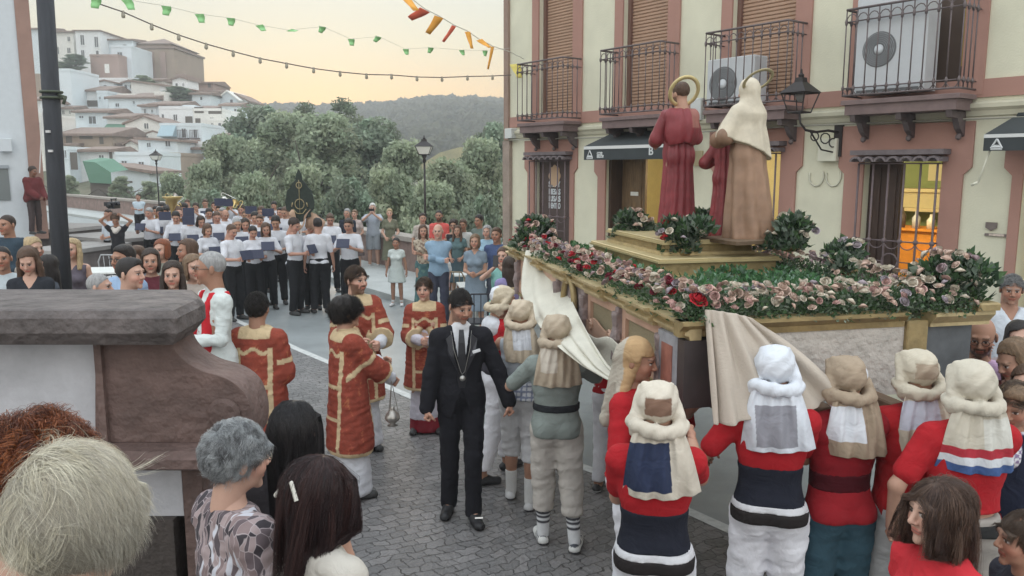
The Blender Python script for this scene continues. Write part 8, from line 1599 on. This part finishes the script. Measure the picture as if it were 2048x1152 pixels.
person('woman with wavy brown hair between the boy and the light haired woman', gpos(2062, 700, 1.60, 4.35), -60, 1.60, 'f', pose='clasp', skin='fair', hr=('longfront', 'brown'), res=.018, outfit=[top((.40, .25, .22), .3), legs(BLK), shoes()])
person('boy with brown hair in a navy jacket and checked collar at the right edge', gpos(2032, 757, 1.58, 4.0), -25, 1.60, 'm', pose=dict(lh=(.1, -.2, 1.0), rh=(-.28, -.05, .95), head=(-20, 16, 0)), skin='tan', hr=('short', 'light'), res=.015, hi=True, outfit=[top((.016, .020, .038), long=True, infl=.03, hem=.70), legs((.016, .02, .035), r=(.11, .09, .08)), shoes((.5, .5, .5)), garment('checked_collar', lambda k: [cap(k.neck+np.array([-.05, -.03, -.02]), k.neck+np.array([-.02, -.12, -.12]), .045, k=.03), cap(k.neck+np.array([.05, -.03, -.02]), k.neck+np.array([.0, -.12, -.12]), .045, k=.03)], 0, lambda V, k: np.where(((np.sin(V[:, 0]*200) > .3) ^ (np.sin(V[:, 2]*200) > .3))[:, None], np.array((.6, .6, .62)), np.array((.2, .15, .25))), amp=.003, res=.009)])
# ================================================================ FOREGROUND ONLOOKERS
M_PRINT = bpy.data.materials.new('leaf_print'); M_PRINT.use_nodes = True; nt = M_PRINT.node_tree; nn_ = nt.nodes; L_ = nt.links; b = nn_['Principled BSDF']; b.inputs['Roughness'].default_value = .9
tc = nn_.new('ShaderNodeTexCoord'); n0 = nn_.new('ShaderNodeTexNoise'); n0.inputs['Scale'].default_value = 6; L_.new(tc.outputs['Object'], n0.inputs[0]); ma = nn_.new('ShaderNodeVectorMath'); ma.operation = 'MULTIPLY_ADD'; ma.inputs[1].default_value = (.12, .12, .12); L_.new(n0.outputs[1], ma.inputs[0]); L_.new(tc.outputs['Object'], ma.inputs[2])
mp_ = nn_.new('ShaderNodeMapping'); mp_.inputs['Rotation'].default_value = (.4, .5, .3); mp_.inputs['Scale'].default_value = (1.8, 1, .55); L_.new(ma.outputs[0], mp_.inputs[0])
vo = nn_.new('ShaderNodeTexVoronoi'); vo.inputs['Scale'].default_value = 25; L_.new(mp_.outputs[0], vo.inputs[0]); sx_ = nn_.new('ShaderNodeSeparateColor'); L_.new(vo.outputs['Color'], sx_.inputs[0]); rp = nn_.new('ShaderNodeValToRGB'); rp.color_ramp.interpolation = 'CONSTANT'; L_.new(sx_.outputs[0], rp.inputs[0])
e = rp.color_ramp.elements; e[0].color = (.045, .038, .045, 1); e[1].position = .30; e[1].color = (.24, .18, .18, 1)
for p_, c_ in ((.5, (.13, .10, .11)), (.62, (.34, .27, .27)), (.80, (.55, .56, .62)), (.9, (.10, .08, .09))): e.new(p_).color = (*c_, 1)
v2 = nn_.new('ShaderNodeTexVoronoi'); v2.feature = 'DISTANCE_TO_EDGE'; v2.inputs['Scale'].default_value = 25; L_.new(mp_.outputs[0], v2.inputs[0]); m2_ = nn_.new('ShaderNodeMapRange'); m2_.inputs[1].default_value = .004; m2_.inputs[2].default_value = .05; L_.new(v2.outputs[0], m2_.inputs[0]); mx = nn_.new('ShaderNodeMixRGB'); mx.inputs[1].default_value = (.42, .36, .37, 1); L_.new(m2_.outputs[0], mx.inputs[0]); L_.new(rp.outputs[0], mx.inputs[2]); L_.new(mx.outputs[0], b.inputs['Base Color'])
def fg(label, px, py, h, Y, yaw, sex, skin, outfit, pose='stand', **kw):
    z = P(px, py, Y).z-h; p = P(px, py, Y); return person(label, (p.x, Y, z), yaw, h, sex, pose=pose, skin=skin, hr=None, outfit=outfit, res=.013, hi=True, **kw)
f2 = fg('nearest onlooker with short blond and grey hair seen from behind', 128, 915, 1.66, 1.20, 172, 'f', 'fair', [top((.52, .50, .46), .6, infl=.018), legs(BLK)], fat=1.1, head=(0, 10, 0))
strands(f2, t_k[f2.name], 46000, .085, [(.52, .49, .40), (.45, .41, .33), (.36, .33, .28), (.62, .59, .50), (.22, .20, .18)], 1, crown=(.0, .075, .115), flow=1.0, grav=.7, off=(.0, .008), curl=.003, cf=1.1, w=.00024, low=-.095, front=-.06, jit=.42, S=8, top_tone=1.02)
o = strands(f2, t_k[f2.name], 7000, .10, [(.62, .58, .45), (.52, .47, .35), (.70, .66, .54)], 11, crown=(.045, .085, .085), flow=1.0, grav=.55, off=(.006, .016), curl=.004, cf=1.0, w=.00026, low=.0, front=-.05, jit=.45, S=9); o.name = 'hair_top_locks'
f1 = fg('onlooker with curly red hair half cut by the left edge', 60, 852, 1.66, 1.42, 150, 'f', 'fair', [top((.2, .2, .2), .6), legs(BLK)])
strands(f1, t_k[f1.name], 14000, .065, [(.22, .065, .022), (.14, .04, .018), (.30, .10, .035), (.08, .025, .015)], 2, flow=.9, grav=.35, off=(.008, .026), curl=.008, cf=2.2, w=.0006, jit=.4, S=12)
f3 = fg('onlooker with short grey hair, glasses and a leaf print blouse', 466, 852, 1.60, 2.45, 135, 'f', 'fair', [garment('blouse', lambda k: P_torso(k, 1.15)+[q for i in (0, 1) for q in P_arm(k, i, .060, .056, .05, t0=1, t1=.35)], .020, (1, 1, 1), lambda p, k: np.maximum(.82-p[:, 2], p[:, 2]-1.475), amp=.010, material=M_PRINT, res=.010), legs(BLK), glasses((.25, .22, .18))], pose=dict(lh=(.06, -.28, 1.25), rh=(-.1, -.25, 1.15), hand='grip', head=(-5, 4, 0)), fat=1.22)
strands(f3, t_k[f3.name], 18000, .060, [(.36, .38, .39), (.24, .25, .26), (.12, .12, .125), (.48, .50, .51)], 3, crown=(0, .07, .10), flow=1, grav=.5, off=(.002, .012), curl=.006, cf=1.3, w=.00042, jit=.35, low=-.085)
f4 = fg('onlooker with very long straight black hair', 585, 806, 1.62, 2.85, 165, 'f', 'mid', [top((.025, .022, .025), .6), legs(BLK)], pose='waist')
strands(f4, t_k[f4.name], 14000, .60, [(.018, .016, .018), (.028, .024, .025), (.012, .011, .012)], 4, crown=(0, -.01, .13), flow=.45, grav=1.6, off=(.004, .014), w=.0006, jit=.07, flat=0, S=16, back=.10)
f5 = fg('onlooker with thick dark brown hair, pale clips and a white top', 634, 918, 1.62, 2.28, 140, 'f', 'mid', [top((.50, .47, .42), .25, infl=.016), legs(BLK)], fat=1.1, head=(-8, 0, 0))
strands(f5, t_k[f5.name], 16000, .40, [(.035, .016, .016), (.05, .022, .020), (.022, .012, .013), (.018, .011, .012)], 5, crown=(0, -.02, .13), flow=.55, grav=1.2, off=(.004, .018), curl=.006, cf=1.2, w=.0006, jit=.11, flat=0, S=15, back=.10)
k = t_k[f5.name]
for x, z, a in ((-.045, .055, 30), (.060, .02, -50)):
    m = MB(); m.m = Matrix.Translation((x, .112, z)) @ Matrix.Rotation(R(a), 4, 'Y'); m.box(-.008, .008, -.004, .008, -.032, .032, .004); o = m.build('hair_clip', mat('clip_pale', (.6, .58, .52), .4), f5); at_head(o, k)
s_ = garment('bag_strap', lambda k: [cap(k.up((-.15, .09, 1.05)), k.up((-.02, .11, 1.30)), .030, k=.03, sq=((0, 1, 0), .5)), cap(k.up((-.02, .11, 1.30)), k.up((.11, .055, 1.425)), .026, k=.03, sq=((0, 1, 0), .6))], .012, (.02, .02, .022)); s_(f5, k, .012)
f6 = fg('girl with long wavy brown hair in profile and a red top at lower right', 1885, 962, 1.58, 2.55, -78, 'f', 'fair', [top((.50, .03, .04), .3, infl=.018), legs(BLK)], head=(0, 0, 0))
strands(f6, t_k[f6.name], 14000, .40, [(.075, .042, .030), (.11, .065, .045), (.05, .028, .022)], 6, crown=(0, -.03, .13), flow=.55, grav=1.3, off=(.006, .024), curl=.010, cf=1.8, w=.0006, jit=.11, flat=0, S=15, back=.07)
f7 = fg('child profile cut by the lower right corner', 2056, 1030, 1.30, 2.55, -95, 'm', 'tan', [top((.03, .03, .04), .7), legs(BLK)], hs=1.08)
strands(f7, t_k[f7.name], 8000, .07, [(.10, .065, .045), (.07, .045, .03)], 7, crown=(0, .07, .10), flow=1, grav=.5, off=(.003, .012), w=.0005, jit=.3)
for f_, c_ in ((f2, (.10, .085, .07)), (f1, (.10, .03, .015)), (f3, (.12, .12, .125)), (f4, (.014, .012, .013)), (f5, (.02, .012, .012)), (f6, (.045, .026, .02)), (f7, (.05, .035, .025))):
    k = t_k[f_.name]; o = link('hair_base', HAIR['crop'], f_); at_head(o, k, 1.01); o.color = (*c_, 1)
bl = [(.018, .015, .014), (.03, .024, .02), (.012, .010, .010)]; br_ = [(.06, .036, .022), (.085, .05, .03), (.035, .022, .015)]; gy = [(.22, .22, .22), (.12, .12, .12), (.3, .3, .3)]
for key, pal, kw in (('man in a black suit', bl, dict(length=.035, front=-.075, N=12000, radii=(.0765, .0985, .0925), off=(.001, .007))), ('bearded deacon', br_, {}), ('altar server', br_, dict(length=.07)), ('deacon seen from behind', bl, dict(length=.03, N=9000)), ('curly haired deacon', bl, dict(N=9000, crown=(0, .05, .11), length=.09, curl=.009, cf=2.2, off=(.012, .035), jit=.5, radii=(.09, .115, .10))), ('boy with brown hair', br_, dict(length=.06)), ('grey haired man in a white shirt', gy, dict(length=.025))):
    tt = [o for o in COL.objects if o.parent is None and str(o.get('label', '')).startswith(key)][0]; short_strands(tt, t_k[tt.name], pal, len(key), **kw)
# finger of somebody at the left edge resting on the cap
